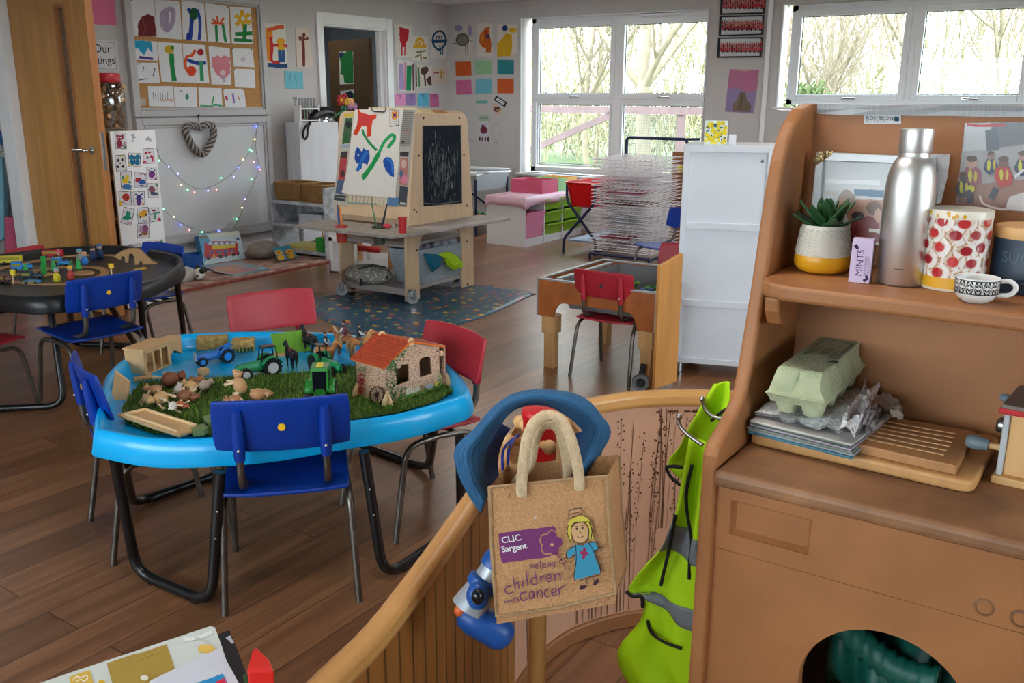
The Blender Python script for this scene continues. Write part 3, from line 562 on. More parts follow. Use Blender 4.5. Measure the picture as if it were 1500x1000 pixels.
slip([(688,730),(775,730),(775,775),(688,775)],(168,190,166),'green edged word card above the flower picture card',[('l',(8,[(700,752),(762,752)]),(140,150,146))])
slip([(690,777),(772,777),(772,880),(692,880)],(206,206,214),'white card with a dark red flower picture',[('e',(730,845,28,28),(120,44,60)),('e',(722,820,10,20),(96,36,60)),('l',(5,[(742,800),(738,850)]),(60,60,80))])
slip([(678,882),(786,882),(786,948),(678,948)],(206,200,206),'white card with four small dark figures under the flower card',[('e',(698,910,8,18),(100,50,60)),('e',(718,915,6,20),(90,80,100)),('e',(742,915,6,20),(90,60,80)),('e',(765,915,9,22),(80,46,66))])
slip([(825,578),(910,630),(893,668),(808,615)],(44,46,60),'dark bordered word card tilted above the peach picture card',[('l',(24,[(828,604),(888,642)]),(214,214,218)),('l',(4,[(840,612),(880,638)]),(120,120,130))])
slip([(808,637),(875,680),(850,730),(788,690)],(216,176,160),'tilted peach card with a dark purple picture',[('e',(832,684,26,22),(90,66,90)),('e',(840,690,14,8),(190,150,60))])
for pts,lab in(([(606,768),(612,762),(662,802),(655,808)],'thin white word slip just right of the easel top'),([(795,802),(845,775),(850,790),(800,816)],'thin white word slip right of the flower card'),([(838,870),(856,850),(878,862),(858,892)],'small white slip low right of the flower card'),([(618,918),(640,908),(658,940),(640,945)],'small cream slip low left of the flower card'),([(805,940),(825,918),(848,940),(830,958)],'small cream slip lowest right of the flower card')):
 slip(pts,(200,194,190),lab,[('l',(3,[((pts[0][0]*3+pts[2][0])/4,(pts[0][1]*3+pts[2][1])/4),((pts[0][0]+pts[2][0]*3)/4,(pts[0][1]+pts[2][1]*3)/4)]),(120,116,120))],'word_slip')
 # framed group photographs and leaf picture
c8=(1040,0,.16)
for pts,lab in(([(110,-58),(515,-70),(505,125),(100,137)],'black framed photograph of a group in red, topmost of three'),([(97,150),(500,138),(489,320),(88,333)],'black framed photograph of a group in red, middle of three'),([(83,345),(489,339),(474,523),(74,529)],'black framed photograph of a group in red, lowest of three')):
 P=[px_(1040+x*.16,y*.16,9.068)for x,y in pts]; t=thing('framed_photograph',lab,'framed photograph',P[3],group='framed group photographs')
 s=Sheet((9.045,0,0),(-1,0,0),c8); s.b.col=(206,208,214)
 cx=sum(p[0]for p in pts)/4; cy=sum(p[1]for p in pts)/4
 def sh(k):return[(cx+(p[0]-cx)*k[0],cy+(p[1]-cy)*k[1])for p in pts]
 s.page(sh((.94,.88)),(206,208,214),.001)
 x0=pts[0][0]*.55+pts[3][0]*.45+22; w=pts[1][0]-pts[0][0]-40
 for r_,yy_ in((0,-.18),(1,-.06),(2,.06)):
  for k in range(19):
   x=x0+w*k/18; y=cy+(pts[3][1]-pts[0][1])*(yy_+R.uniform(-.03,.03))-(k-9)*.5; s.blob([(x-9,y+26),(x-8,y),(x,y-6),(x+8,y),(x+9,y+26)],R.choice([(176,44,58),(196,58,70),(150,36,50)])); s.ell(x,y-10,6,8,R.choice([(214,170,150),(196,150,130),(90,60,50)]),.1,8)
 for k in range(9):x=x0+w*(k+.5)/9; y=cy+(pts[3][1]-pts[0][1])*.2; s.blob([(x-10,y-6),(x+12,y-6),(x+10,y+8),(x-10,y+8)],(50,44,60))
 s.done('photo_print',None,None,None,PRINT,t)
 b=MB(); ins=[px_(1040+x*.16,y*.16,9.068)for x,y in sh((.935,.87))]
 for i in range(4):
  q=[P[i],P[(i+1)%4],ins[(i+1)%4],ins[i]]; b.prism(q,V((-.028,0,0)))
 b.build('frame',mat('black_frame',(20,20,24),.35),t,world=True)
s=Sheet((9.066,0,0),(-1,0,0),(740,0,.2701))
s.page([(1218,375),(1378,380),(1348,615),(1192,605)],(186,116,150)); s.blob([(1206,485),(1250,470),(1300,500),(1362,490),(1348,613),(1193,604)],(150,134,176)).blob([(1230,600),(1240,560),(1265,530),(1275,500),(1300,500),(1310,540),(1335,575),(1330,608)],(120,104,88)).line([(1270,590),(1290,520)],10,(100,86,66)).line([(1255,380),(1320,385)],5,(200,170,150)).line([(1240,600),(1262,540)],9,(136,116,96))
s.done('painting','pink and lilac picture with a brown leaf shape below the framed photographs','painting')
# ---- corridor coats on the return wall
XR=3.55
def cl(p):return px_(p[0]*.2701,p[1]*.2701,XR)
t=thing('coat_hook_rail','peg rail with blue fabric hooks in the corridor beyond the oak door','hook rail',cl((30,820)))
b=MB(); a=cl((-60,790)); z=cl((70,850)); b.box(XR-.02,XR,min(a.y,z.y),max(a.y,z.y),a.z-.04,a.z+.02); b.build('rail',WHITE,t,world=True)
for xx in(0,30,62):
 p=cl((xx,815)); b=MB(); b.tube(fillet([p,p+V((-.05,0,-.01)),p+V((-.07,0,.04))],.015),.006); b.build('hook',STEEL,t,world=True,smooth=60)
b=MB(); p=cl((35,765)); b.ball(p+V((-.02,0,0)),(.02,.05,.06)); b.ball(p+V((-.03,.03,.05)),(.015,.03,.03)); b.build('peg_motif',mat('blue_felt',(40,80,130),.9),t,world=True,smooth=180)
def hang(name,lab,cat,top,bot,w0,w1,m,thick=.05):
 b=MB(); rows=[]
 for i in range(9):
  f=i/8; c=V(top).lerp(V(bot),f); w=w0+(w1-w0)*f**.6; row=[]
  for k in range(24):
   a=2*PI*k/24; rr=1+.18*math.sin(k*2.1+1)*min(1,f*2)
   row.append(c+V((-abs(thick)*(1+.6*f)*rr*math.cos(a)*.7,w*math.sin(a)*rr*.9,-.02*math.sin(k*1.3)*f)))
  rows.append(row)
 b.grid(rows,closed=True); b.face(rows[0]); b.face(rows[-1]); return b.build(name,m,smooth=180,label=lab,cat=cat,group='clothes hanging in the corridor')
LB=mat('pale_blue_cotton',(128,180,200),.85,var=.1,bump=.2,bscale=12)
hang('apron','pale blue aprons hanging from the corridor hooks','apron',cl((42,850))+V((-.07,0,0)),cl((30,1290))+V((-.07,0,0)),.05,.13,LB)
hang('coat','pink coat hanging next to the pale blue aprons','coat',cl((100,1170))+V((-.06,0,0)),cl((128,1480))+V((-.06,0,0)),.05,.06,mat('pink_coat',(206,92,126),.85,var=.1))
hang('bag','rust orange bag hanging behind the pale blue aprons','bag',cl((-10,860))+V((-.2,.1,0)),cl((-10,1230))+V((-.2,.1,0)),.04,.1,mat('rust_fabric',(170,84,44),.85,var=.15))
# ================================================================ FURNITURE OF THE ROOM
BEECH=mat('pale_birch_ply',(214,184,150),.5,var=.1,scale=3,stretch=(6,6,.8))
BEECH2=mat('beech_wood',(212,166,110),.5,var=.14,scale=3,stretch=(7,7,.8))
PLYEDGE=mat('ply_edge',(170,130,90),.6,var=.3,scale=30)
# ---- shelving unit behind the oak door, white end panel with cards
UY=5.70; ux0,ux1=3.70,4.045
t=thing('bookcase','beech bookcase behind the oak door, its white end panel covered in small cards','bookcase',(3.87,6.3,0))
b=MB(); b.box(ux0,ux1,UY,UY+.018,.01,1.215); b.build('end_panel',WHITE,t,world=True,bevel=.002,label='white end panel')
b=MB(); b.box(ux0,ux1,6.86,6.88,0,1.21); b.build('side_panel',BEECH2,t,world=True)
b=MB(); b.box(ux1-.012,ux1,UY+.018,6.86,.02,1.21); b.build('back_panel',BEECH2,t,world=True)
for z in(.03,.33,.62,.9,1.19):b=MB(); b.box(ux0,ux1-.012,UY+.018,6.86,z,z+.02); b.build('shelf',BEECH2,t,world=True)
for k,(y,z,h,c)in enumerate(((5.85,.92,.2,(120,124,128)),(6.1,.92,.16,(150,130,110)),(5.9,.64,.18,(110,90,84)),(6.2,.64,.2,(120,140,150)),(5.95,.35,.2,(96,84,90)),(6.3,.35,.16,(170,160,140)))):
 b=MB(); b.hexa([(3.74,y-.1,z),(3.98,y-.1,z),(3.98,y+.1,z),(3.74,y+.1,z)],[(3.72,y-.11,z+h),(3.99,y-.11,z+h),(3.99,y+.11,z+h),(3.72,y+.11,z+h)])
 b.build('storage_box',mat('box_tone_%d'%k,c,.5),bevel=.008,label=('grey box on the upper shelf of the bookcase nearest the end panel','tan box on the upper shelf of the bookcase behind the grey one','dark brown box on the second shelf of the bookcase','blue grey box on the second shelf of the bookcase','dark violet box on the low shelf of the bookcase','cream box on the low shelf of the bookcase')[k],cat='box',group='boxes in the bookcase')
cc=(160,170,.2)
def card(pts,lab,marks):
 s=Sheet((0,UY,0),NL,cc).page(pts,(60,50,70),.0012)
 cx=sum(p[0]for p in pts)/4; cy=sum(p[1]for p in pts)/4; s.blob([(cx+(p[0]-cx)*.93,cy+(p[1]-cy)*.95)for p in pts],(222,222,226))
 for m_ in marks:
  if m_[0]=='e':s.ell(cx+m_[1],cy+m_[2],m_[3],m_[4],m_[5],.12,10)
  else:s.line([(cx+x,cy+y)for x,y in m_[1]],m_[2],m_[3])
 s.done('picture_card',lab,'card','picture cards on the white end panel')
card([(38,118),(122,122),(128,242),(46,238)],'picture card of a dark red cat, top left on the white panel',[('e',-10,22,22,30,(136,46,70)),('e',-6,-22,28,20,(146,52,76)),('e',-26,-38,8,12,(130,40,64)),('e',14,-38,8,12,(130,40,64)),('e',-14,-24,6,6,(230,220,220)),('e',2,-24,6,6,(230,220,220)),('l',[(12,40),(30,30),(28,8)],7,(130,44,66)),('e',32,46,8,8,(50,110,70))])
card([(40,288),(115,282),(130,398),(52,410)],'picture card with black panda patches on the white panel',[('e',-18,-20,9,12,(40,40,46)),('e',12,-24,9,12,(40,40,46)),('e',-4,0,7,6,(40,40,46)),('e',-20,26,12,10,(44,44,50)),('e',16,24,12,10,(44,44,50)),('e',14,-52,24,5,(230,210,60))])
card([(138,268),(228,272),(234,372),(142,370)],'picture card of a teal butterfly on the white panel',[('e',-22,-18,20,20,(30,124,150)),('e',22,-18,20,20,(30,124,150)),('e',-18,18,20,22,(26,112,150)),('e',20,18,20,22,(26,112,150)),('e',0,0,6,34,(30,84,130)),('e',-34,34,10,10,(220,210,90))])
card([(246,238),(326,234),(332,345),(250,350)],'picture card of a red spotted cow on the white panel',[('e',-20,-20,10,10,(190,40,70)),('e',6,-26,12,8,(190,44,76)),('e',20,6,10,12,(170,36,66)),('e',-8,14,10,8,(60,40,60)),('e',-28,44,12,8,(210,60,90)),('e',30,20,6,24,(206,50,90))])
card([(80,410),(165,405),(170,540),(88,536)],'picture card of a yellow duck on blue water on the white panel',[('e',-6,0,26,22,(226,196,50)),('e',6,-32,16,14,(226,196,50)),('e',4,44,36,18,(60,120,180)),('e',-26,-26,10,14,(70,150,120)),('e',24,12,12,10,(90,160,150))])
card([(182,408),(270,418),(272,522),(184,522)],'picture card of a red and blue bird on the white panel',[('e',-12,0,26,20,(176,44,70)),('e',14,16,28,20,(40,90,170)),('e',12,-30,14,10,(230,226,226)),('l',[(0,-36),(4,-44),(30,-42),(32,-30)],4,(110,40,80)),('e',10,42,18,5,(40,70,120))])
card([(272,370),(345,372),(350,465),(276,468)],'picture card of a purple owl on the white panel',[('e',0,8,24,26,(130,56,140)),('e',0,-22,26,16,(40,80,110)),('e',-10,-24,9,9,(220,230,226)),('e',10,-24,9,9,(220,230,226)),('e',28,40,8,6,(190,60,110))])
card([(280,490),(355,492),(362,596),(286,598)],'picture card of a brown snail on the white panel',[('e',-8,-6,26,26,(134,84,96)),('e',8,24,30,12,(70,90,120)),('e',26,-38,10,8,(60,140,90)),('e',-14,40,16,5,(230,230,230))])
card([(68,552),(160,550),(165,658),(76,660)],'picture card of a red ladybird on the white panel',[('e',6,-12,28,30,(190,56,44)),('e',-4,-16,5,5,(40,30,30)),('e',16,-4,5,5,(40,30,30)),('e',8,16,5,5,(40,30,30)),('l',[(-20,20),(-6,34),(26,36)],4,(40,36,40)),('e',-34,32,10,20,(230,180,50))])
card([(172,552),(260,550),(264,656),(178,658)],'picture card of a dark blue windmill on the white panel',[('e',0,22,20,28,(96,54,130)),('l',[(-28,-34),(28,6)],10,(50,60,140)),('l',[(26,-36),(-26,6)],10,(56,66,146)),('e',0,-14,16,14,(60,60,140)),('e',30,38,10,8,(226,120,50))])
card([(108,664),(188,682),(160,802),(82,780)],'tilted picture card of a green frog on the white panel',[('e',-4,12,34,18,(30,140,120)),('e',4,-14,20,18,(34,146,124)),('e',-2,-32,6,6,(30,130,110)),('e',14,-30,6,6,(30,130,110)),('e',12,50,20,5,(170,70,100))])
card([(200,672),(284,664),(296,776),(212,784)],'picture card of a yellow car on the white panel',[('e',0,-6,34,20,(226,170,40)),('e',10,-24,18,14,(220,150,50)),('e',-20,14,8,8,(60,50,60)),('e',22,-2,8,8,(60,50,60)),('e',10,42,20,4,(60,60,70))])
card([(286,672),(362,668),(380,765),(302,778)],'picture card of a green scarecrow on the white panel',[('l',[(-34,0),(34,-16)],9,(60,140,130)),('e',0,10,10,26,(70,150,120)),('e',-6,-30,14,8,(150,70,90)),('e',32,34,12,12,(206,60,90))])
card([(208,786),(296,782),(292,892),(206,890)],'picture card of a purple and brown bee on the white panel',[('e',12,-14,24,34,(140,80,130)),('e',10,20,26,16,(176,120,70)),('e',-20,-10,14,26,(170,150,170)),('l',[(-10,18),(30,22)],5,(70,46,60)),('e',-22,34,12,10,(120,70,110))])
card([(120,940),(226,930),(236,990),(124,990)],'picture card half hidden low on the white panel behind the chair',[('e',0,4,40,10,(180,200,210)),('l',[(-40,-14),(40,-18)],4,(60,60,110))])
card([(280,915),(390,900),(396,940),(286,955)],'wide picture card with green and orange marks low on the white panel',[('e',-30,4,14,10,(220,120,70)),('e',40,-4,8,14,(40,150,90)),('l',[(-10,-6),(30,-10)],5,(150,60,90))])
for k,(x,y)in enumerate(((182,160),(290,158))):
 s=Sheet((0,UY,0),NL,cc); s.lay=.0005
 for j in range(9):s.ell(x+R.uniform(-12,12),y+R.uniform(-24,24),R.uniform(5,14),R.uniform(4,12),(176,178,182),.5,9)
 s.done('smudge',None,None,None,PRINT,t)
 # cork jar
jx,jy,jz=3.84,5.90,1.212
t=thing('cork_jar','tall clear plastic jar full of corks with a red lid on the bookcase','jar',(jx,jy,jz))
b=MB(); b.lathe([(.10,0),(.112,.02),(.112,.27),(.10,.31),(.085,.325),(.082,.325),(.097,.305),(.108,.265),(.108,.02),(.097,.006)],seg=28); b.build('jar_body',CLEAR,t,smooth=50)
b=MB(); b.lathe([(.092,.318),(.095,.322),(.095,.372),(.088,.38),(0,.38)],seg=28); b.build('lid',mat('red_lid',(176,32,40),.4),t,smooth=50)
proto=None
CK=mat('cork_stopper',(214,172,130),.9,var=.3,scale=40)
k=0
for lay in range(9):
 for j in range(8):
  a=2*PI*j/8+lay*.4; rr=.078 if j<8 else.03
  if proto is None:
   b=MB(); b.lathe([(.017,-.02),(.018,0),(.017,.02)],seg=10); proto=b.build('cork',CK,smooth=40,label='wine cork inside the clear jar with the red lid',cat='cork',group='corks in the jar'); o=proto
  else:o=proto.copy(); COL.objects.link(o)
  o.location=(jx+rr*math.cos(a),jy+rr*math.sin(a),jz+.028+.032*lay); o.rotation_euler=(R.uniform(-1.4,1.4),R.uniform(-1.4,1.4),R.uniform(0,6)); k+=1
  # ---- rug along the left wall
RUG=mat('faded_persian_rug',(176,150,138),.95,var=.3,scale=9,rgb2=(120,78,72),bump=.3,bscale=200)
RED_EDGE=mat('rug_red_border',(132,62,52),.95,var=.2,scale=20)
t=thing('rug','faded reddish patterned rug along the wall under the whiteboard','rug',(5.2,6.4,0))
b=MB(); b.box(4.12,6.3,5.95,6.95,0,.008); b.build('pile',RUG,t,world=True)
b=MB(); b.box(4.08,6.34,5.885,5.95,0,.0085); b.box(4.08,4.12,5.95,6.95,0,.0085); b.build('border',RED_EDGE,t,world=True)
# ---- bus puzzle box leaning on the wall
cb=(200,290,.16)
p0=pz(200+622*.16,290+612*.16,.01); p1=pz(200+1000*.16,290+552*.16,.01); ex=(p1-p0); ex.z=0; ex.normalize(); ez=(V((0,0,1))*math.cos(.33)+V((-ex.y,ex.x,0))*math.sin(.33)); nn=ex.cross(ez)*-1
if nn.dot(EYE-p0)<0:nn=-nn
s=Sheet(p0,nn,cb)
q=[s.pt(p,0)for p in((568,340),(935,298),(1000,552),(622,612))]
t=thing('puzzle_box','jigsaw box with a red double decker bus picture leaning below the whiteboard','puzzle box',(p0+p1)/2)
b=MB(); b.prism(q,-nn*.075); b.build('box',mat('bright_blue_card',(52,132,190),.5,var=.08),t,world=True,bevel=.003)
s.blob([(568,340),(935,298),(1000,552),(622,612)],(190,214,224)).blob([(570,345),(640,335),(690,420),(640,560),(625,606)],(76,160,206)).blob([(660,332),(935,300),(945,335),(680,362)],(214,222,210)).ell(612,358,40,16,(120,120,90))
s.blob([(620,410),(700,395),(905,395),(930,420),(930,520),(640,555),(622,540)],(196,44,50)).blob([(690,432),(905,420),(905,452),(694,470)],(214,190,60)).blob([(640,405),(905,395),(905,420),(645,432)],(110,130,180))
for k in range(5):s.blob([(660+52*k,408),(692+52*k,405),(692+52*k,424),(660+52*k,428)],(200,210,220))
for k in range(4):s.blob([(665+62*k,486-4*k),(710+62*k,480-4*k),(712+62*k,506-4*k),(667+62*k,512-4*k)],(90,90,130))
for k,c in enumerate(((40,70,150),(210,170,90),(60,130,90),(40,60,120),(210,120,100),(80,60,120))):s.ell(655+55*k,545-8*k,10,26,c,.2,10)
s.ell(660,552,20,12,(60,30,40)).ell(770,538,20,16,(60,30,40)).ell(890,516,20,14,(60,30,40)).ell(928,375,14,12,(40,80,150))
s.done('cover_picture',None,None,None,GLOSS,t)
# playmat book on the rug
s=Sheet((0,0,.009),(0,0,1),cb).page([(560,632),(920,592),(1215,655),(880,716)],(120,170,190),.012); s.blob([(640,632),(915,602),(1150,655),(880,700)],(176,150,150)).line([(740,640),(860,650),(960,640)],18,(206,150,70)).line([(820,672),(960,668),(1100,650)],16,(190,110,110)).line([(860,622),(940,640),(1060,655)],12,(150,110,150)).line([(700,660),(840,690)],12,(190,170,160))
s.done('cloth_book','flat pale blue edged picture book lying open on the rug','book',None,GLOSS)
FUR=mat('grey_fur',(150,144,136),.95,var=.25,scale=14,bump=.9,bscale=120)
b=MB(); c=pz(386,366,.08); b.ball(c,(.17,.13,.085),24,14)
b.build('cushion',FUR,smooth=180,label='grey furry cushion on the rug behind the butterfly book',cat='cushion')
p0=pz(200+1305*.16,290+582*.16,.015); p1=pz(200+1470*.16,290+545*.16,.015); ex=(p1-p0); ex.z=0; ex.normalize(); ez=V((0,0,1))*math.cos(.75)+V((-ex.y,ex.x,0))*math.sin(.75); nn=ex.cross(ez)
if nn.dot(EYE-p0)<0:nn=-nn
s=Sheet(p0,nn,cb).page([(1245,465),(1395,440),(1470,545),(1305,582)],(64,152,190),.015)
for q in((1300,500),(1400,490),(1322,545),(1420,530)):s.ell(*q,34,24,(222,170,50),.15)
s.line([(1345,480),(1370,520),(1390,555)],14,(150,90,40)); s.ell(1300,500,12,9,(190,90,40)).ell(1400,490,12,9,(190,90,40))
s.done('picture_book','small blue picture book with a yellow butterfly leaning on the furry cushion','book',None,GLOSS)
# plush dog and blue tub by the bookcase foot
t=thing('plush_dog','white plush dog with a black and white face lying on the rug','soft toy',pz(275,408,0))
b=MB(); c=pz(262,404,.05); b.ball(c,(.16,.11,.075),20,12); b.ball(c+V((-.12,-.05,-.02)),(.08,.06,.05)); b.build('body',mat('white_fur',(196,194,190),.95,var=.2,scale=20,bump=.9,bscale=150),t,world=True,smooth=180)
hd=pz(292,401,.06); b=MB(); b.ball(hd,.047); b.ball(hd+V((-.03,-.03,-.012)),.024); b.build('head',mat('white_fur2',(220,220,220),.9,var=.1),t,world=True,smooth=180)
b=MB(); b.ball(hd+V((.0,-.035,.025)),(.024,.02,.024)); b.ball(hd+V((.035,-.02,.03)),.024); b.ball(hd+V((-.05,-.04,-.005)),.009); b.ball(hd+V((.01,.03,.04)),(.02,.02,.03)); b.build('face_patch',BLK,t,world=True,smooth=180)
c=pz(277,397,0); b=MB(); b.lathe([(.10,0),(.115,.14),(.115,.145),(.108,.145),(.095,.006),(0,.006)],c,24,sx=1.1,sy=.9); b.build('storage_tub',mat('blue_plastic_tub',(16,84,160),.45),smooth=40,label='small blue plastic tub on the rug behind the black play tray',cat='tub')
# ---- marbled shelf with baskets
MARB=mat('grey_marble_laminate',(196,200,206),.35,var=.25,scale=14,rgb2=(140,146,154))
fx,y0,y1,dp=5.95,6.02,6.73,.32
ZT=px_(440,296,fx).z; ZM=px_(440,330,fx).z; ZL=px_(440,366,fx).z
t=thing('marbled_shelf','low grey marbled shelf unit holding two wicker baskets','shelf',(fx+dp/2,6.38,0))
b=MB(); b.box(fx,fx+dp,y0,y0+.022,.0,.65); b.build('end_panel',MARB,t,world=True,bevel=.003)
b=MB(); b.box(fx,fx+dp,y1-.022,y1,.0,.65); b.build('end_panel',MARB,t,world=True,bevel=.003)
b=MB(); b.box(fx+dp-.01,fx+dp,y0+.022,y1-.022,.25,.5); b.build('back_panel',MARB,t,world=True)
for z in(ZT,ZM,ZL):b=MB(); b.box(fx-.01,fx+dp-.012,y0+.022,y1-.022,z-.03,z); b.build('shelf',MARB,t,world=True,bevel=.004)
WICK=mat('wicker',(168,128,78),.8,var=.35,scale=30,stretch=(1,1,4),bump=1.,bscale=80)
def basket(cx,cy,w,d,h,lab,rz=0):
 t=thing('wicker_basket',lab,'basket',(cx,cy,ZT),rz,'wicker baskets on the marbled shelf'); b=MB()
 n=9
 for k in range(n):
  z=.012+h*k/n; g=.9+.1*k/n
  b.tube([V((x*g,y*g,z))for x,y in rrect(w,d,.03,3)],.0085,6,closed=True)
 b.hexa([(-w*.44,-d*.44,.0),(w*.44,-d*.44,.0),(w*.44,d*.44,.0),(-w*.44,d*.44,.0)],[(-w*.44,-d*.44,.008),(w*.44,-d*.44,.008),(w*.44,d*.44,.008),(-w*.44,d*.44,.008)])
 for s_ in(-1,1):
  for k in range(int(w/.03)):x=-w*.44+.03*k; b.tube([(x*.95,s_*d*.45,.0),(x,s_*d*.5,h)],.006,5)
  for k in range(int(d/.03)):y=-d*.44+.03*k; b.tube([(s_*w*.45,y*.95,.0),(s_*w*.5,y,h)],.006,5)
 b.build('weave',WICK,t,smooth=180)
 b=MB(); b.tube([V((x,y,h+.006))for x,y in rrect(w,d,.03,3)],.012,8,closed=True); b.build('rim',WICK,t,smooth=180)
basket(fx+.15,6.52,.28,.34,.15,'left wicker basket on the marbled shelf, nearest the whiteboard')
basket(fx+.15,6.19,.28,.28,.15,'right wicker basket on the marbled shelf, nearest the easel')
b=MB(); b.box(fx+.03,fx+.28,6.15,6.6,ZL+.002,ZL+.03); b.build('game_box',mat('yellow_card',(212,200,120),.6,var=.1),label='flat pale yellow game box on the bottom marbled shelf',cat='box')
b=MB(); c=px_(472,360,fx+.05); b.box(fx+.02,fx+.12,c.y-.045,c.y+.05,ZL+.002,ZL+.13); b.build('pencil_box',mat('green_card',(50,150,60),.5,var=.1),label='green box standing at the right of the bottom marbled shelf',cat='box')
for k in range(5):b=MB(); b.tube([(fx+.04+.012*k,c.y-.03+.015*k,ZL+.08),(fx+.02+.02*k,c.y-.04+.02*k,ZL+.2)],.005,6); b.build('pencil',mat('pencil_%d'%(k%3),[(230,170,60),(220,120,50),(200,60,60)][k%3],.5),label=('yellow','orange','red')[k%3]+' pencil standing in the green box on the marbled shelf',cat='pencil',group='pencils in the green box')
b=MB(); b.hexa([(fx+.05,6.12,ZM),(fx+.25,6.12,ZM),(fx+.25,6.42,ZM),(fx+.05,6.42,ZM)],[(fx+.06,6.13,ZM+.1),(fx+.24,6.13,ZM+.1),(fx+.24,6.41,ZM+.1),(fx+.06,6.41,ZM+.1)]); b.build('paper_stack',mat('crumpled_white_paper',(190,196,206),.8,var=.15,bump=.5,bscale=20),label='heap of pale paper on the middle marbled shelf',cat='paper')
# ---- cabinet under a white cloth
CLOTH=mat('white_cotton_cloth',(214,217,224),.9,var=.05,scale=3,bump=.25,bscale=9)
cy=6.74; cx0=py_(438,182,cy).x; cx1=6.9; ctz=1.2
b=MB()
rows=[]
for z,g in((ctz,.0),(ctz-.02,.006),(.8,.004),(.4,.01),(.05,.018)):
 row=[]
 for k in range(48):
  f=k/48*4; i=int(f); u=f-i; cor=[(cx0,cy),(cx1,cy),(cx1,6.93),(cx0,6.93)]; p=V((*cor[i],0)).lerp(V((*cor[(i+1)%4],0)),u); o_=(p-V(((cx0+cx1)/2,6.84,0))).normalized()*g*(1+.8*math.sin(k*1.9)); row.append((p.x+o_.x,p.y+o_.y,z))
 rows.append(row)
b.grid(rows,closed=True); b.face(rows[0]); b.face(rows[-1]); b.build('covered_cabinet',CLOTH,smooth=35,label='tall cabinet covered by a white cloth left of the doorway',cat='cabinet')
ct=(395,120,.18)
def cp(x,y,Y=6.80):return py_(395+x*.18,120+y*.18,Y)
t=thing('test_tube_rack','small rack of clear tubes with dark red contents on the covered cabinet','rack',cp(305,330))
b=MB(); a=cp(232,322); z=cp(385,322); b.bar(V((a.x,6.80,ctz+.02)),V((z.x,6.80,ctz+.02)),.09,.012); b.bar(V((a.x,6.80,ctz+.13)),V((z.x,6.80,ctz+.13)),.09,.012)
for x in(a.x,z.x):b.box(x-.008,x+.008,6.76,6.84,ctz,ctz+.16)
b.build('stand',WHITE,t,world=True)
for k in range(6):
 x=a.x+.03+(z.x-a.x-.06)*k/5; b=MB(); b.lathe([(.004,0),(.011,.012),(.011,.2),(.0125,.203)],(x,6.80,ctz+.03),10); b.build('tube',CLEAR,t,world=True,smooth=50)
 b=MB(); b.lathe([(.008,0),(.009,.06+.02*(k%3))],(x,6.80,ctz+.04),8); b.build('contents',mat('tube_red',(120,50,66),.4)if k%2 else mat('tube_green',(90,150,100),.4),t,world=True)
b=MB(); x=cp(245,200).x; b.lathe([(.028,0),(.028,.01),(.012,.012),(.012,.2),(.02,.21),(.02,.24)],(x,6.86,ctz),12); b.build('measuring_cylinder',CLEAR,smooth=50,label='tall clear measuring cylinder at the left end of the covered cabinet',cat='cylinder')
t=thing('toy_telephone','black toy telephone with a grey face and hanging cord loop on the covered cabinet','telephone',cp(420,335))
b=MB(); A=cp(330,320); Z=cp(520,265); mid=cp(430,245); b.tube(bez([A,cp(360,285),mid,cp(490,250),Z],5),[.025,.03,.04,.045,.05,.05,.05,.055,.055,.055,.055,.055,.05,.05,.05,.048,.045,.045,.04,.035,.03],12); b.build('receiver',mat('black_plastic',(20,20,22),.35),t,world=True,smooth=180)
b=MB(); b.lathe([(.0,.012),(.055,.01),(.06,0)],cp(400,278,6.78),24,axis=rot('X',80),sy=.7); b.build('speaker_grille',mat('grey_mesh',(110,112,114),.6,bump=.6,bscale=300),t,world=True,smooth=60)
b=MB(); b.tube(bez([cp(335,325,6.78),cp(295,360,6.70),cp(270,420,6.70),cp(285,465,6.70),cp(305,440,6.70),cp(310,380,6.70),cp(330,335,6.6)],8),.011,8); b.build('cord',mat('black_plastic',(20,20,22),.35),t,world=True,smooth=180)
b=MB(); rr=random.Random(3); c=cp(470,315,6.79)
b.ball(c,(.1,.05,.035),16,10); b.v=[v+V((rr.uniform(-.012,.012),rr.uniform(-.012,.012),rr.uniform(-.008,.012)))for v in b.v]; b.build('foil_scrap',mat('crumpled_foil',(190,196,200),.25,.8,var=.2,scale=10),label='crumpled silver foil under the toy telephone',cat='foil')
t=thing('crocheted_flowers','bunch of red, yellow and peach crocheted flowers beside the easel top','flowers',(6.84,6.82,ctz))
for(x,y,r,c,c2_)in((575,150,.058,(168,26,32),(226,180,40)),(610,125,.04,(168,30,36),(150,30,30)),(625,160,.042,(216,176,40),(200,150,40)),(660,165,.045,(226,160,120),(230,190,130)),(650,200,.035,(180,120,170),(190,130,170)),(690,198,.035,(176,130,180),(190,140,180))):
 b=MB(); p=cp(x,y,6.78); b.col=c
 for k in range(6):a=k*PI/3; b.ball(p+V((math.cos(a)*r*.6,.0,math.sin(a)*r*.6)),(r*.42,.02,r*.42),8,6)
 b.col=c2_; b.ball(p+V((0,-.012,0)),(r*.35,.02,r*.35),8,6); b.build('flower',TOY,t,world=True,smooth=180)
b=MB(); b.col=(30,110,80); p=cp(600,235,6.78)
for k in range(7):b.ball(p+V((R.uniform(-.03,.05),R.uniform(0,.02),R.uniform(-.04,.05))),(.016,.012,.03),8,6)
b.tube([V((6.80,6.82,ctz)),p],.012,6); b.build('leaves',TOY,t,world=True,smooth=180)
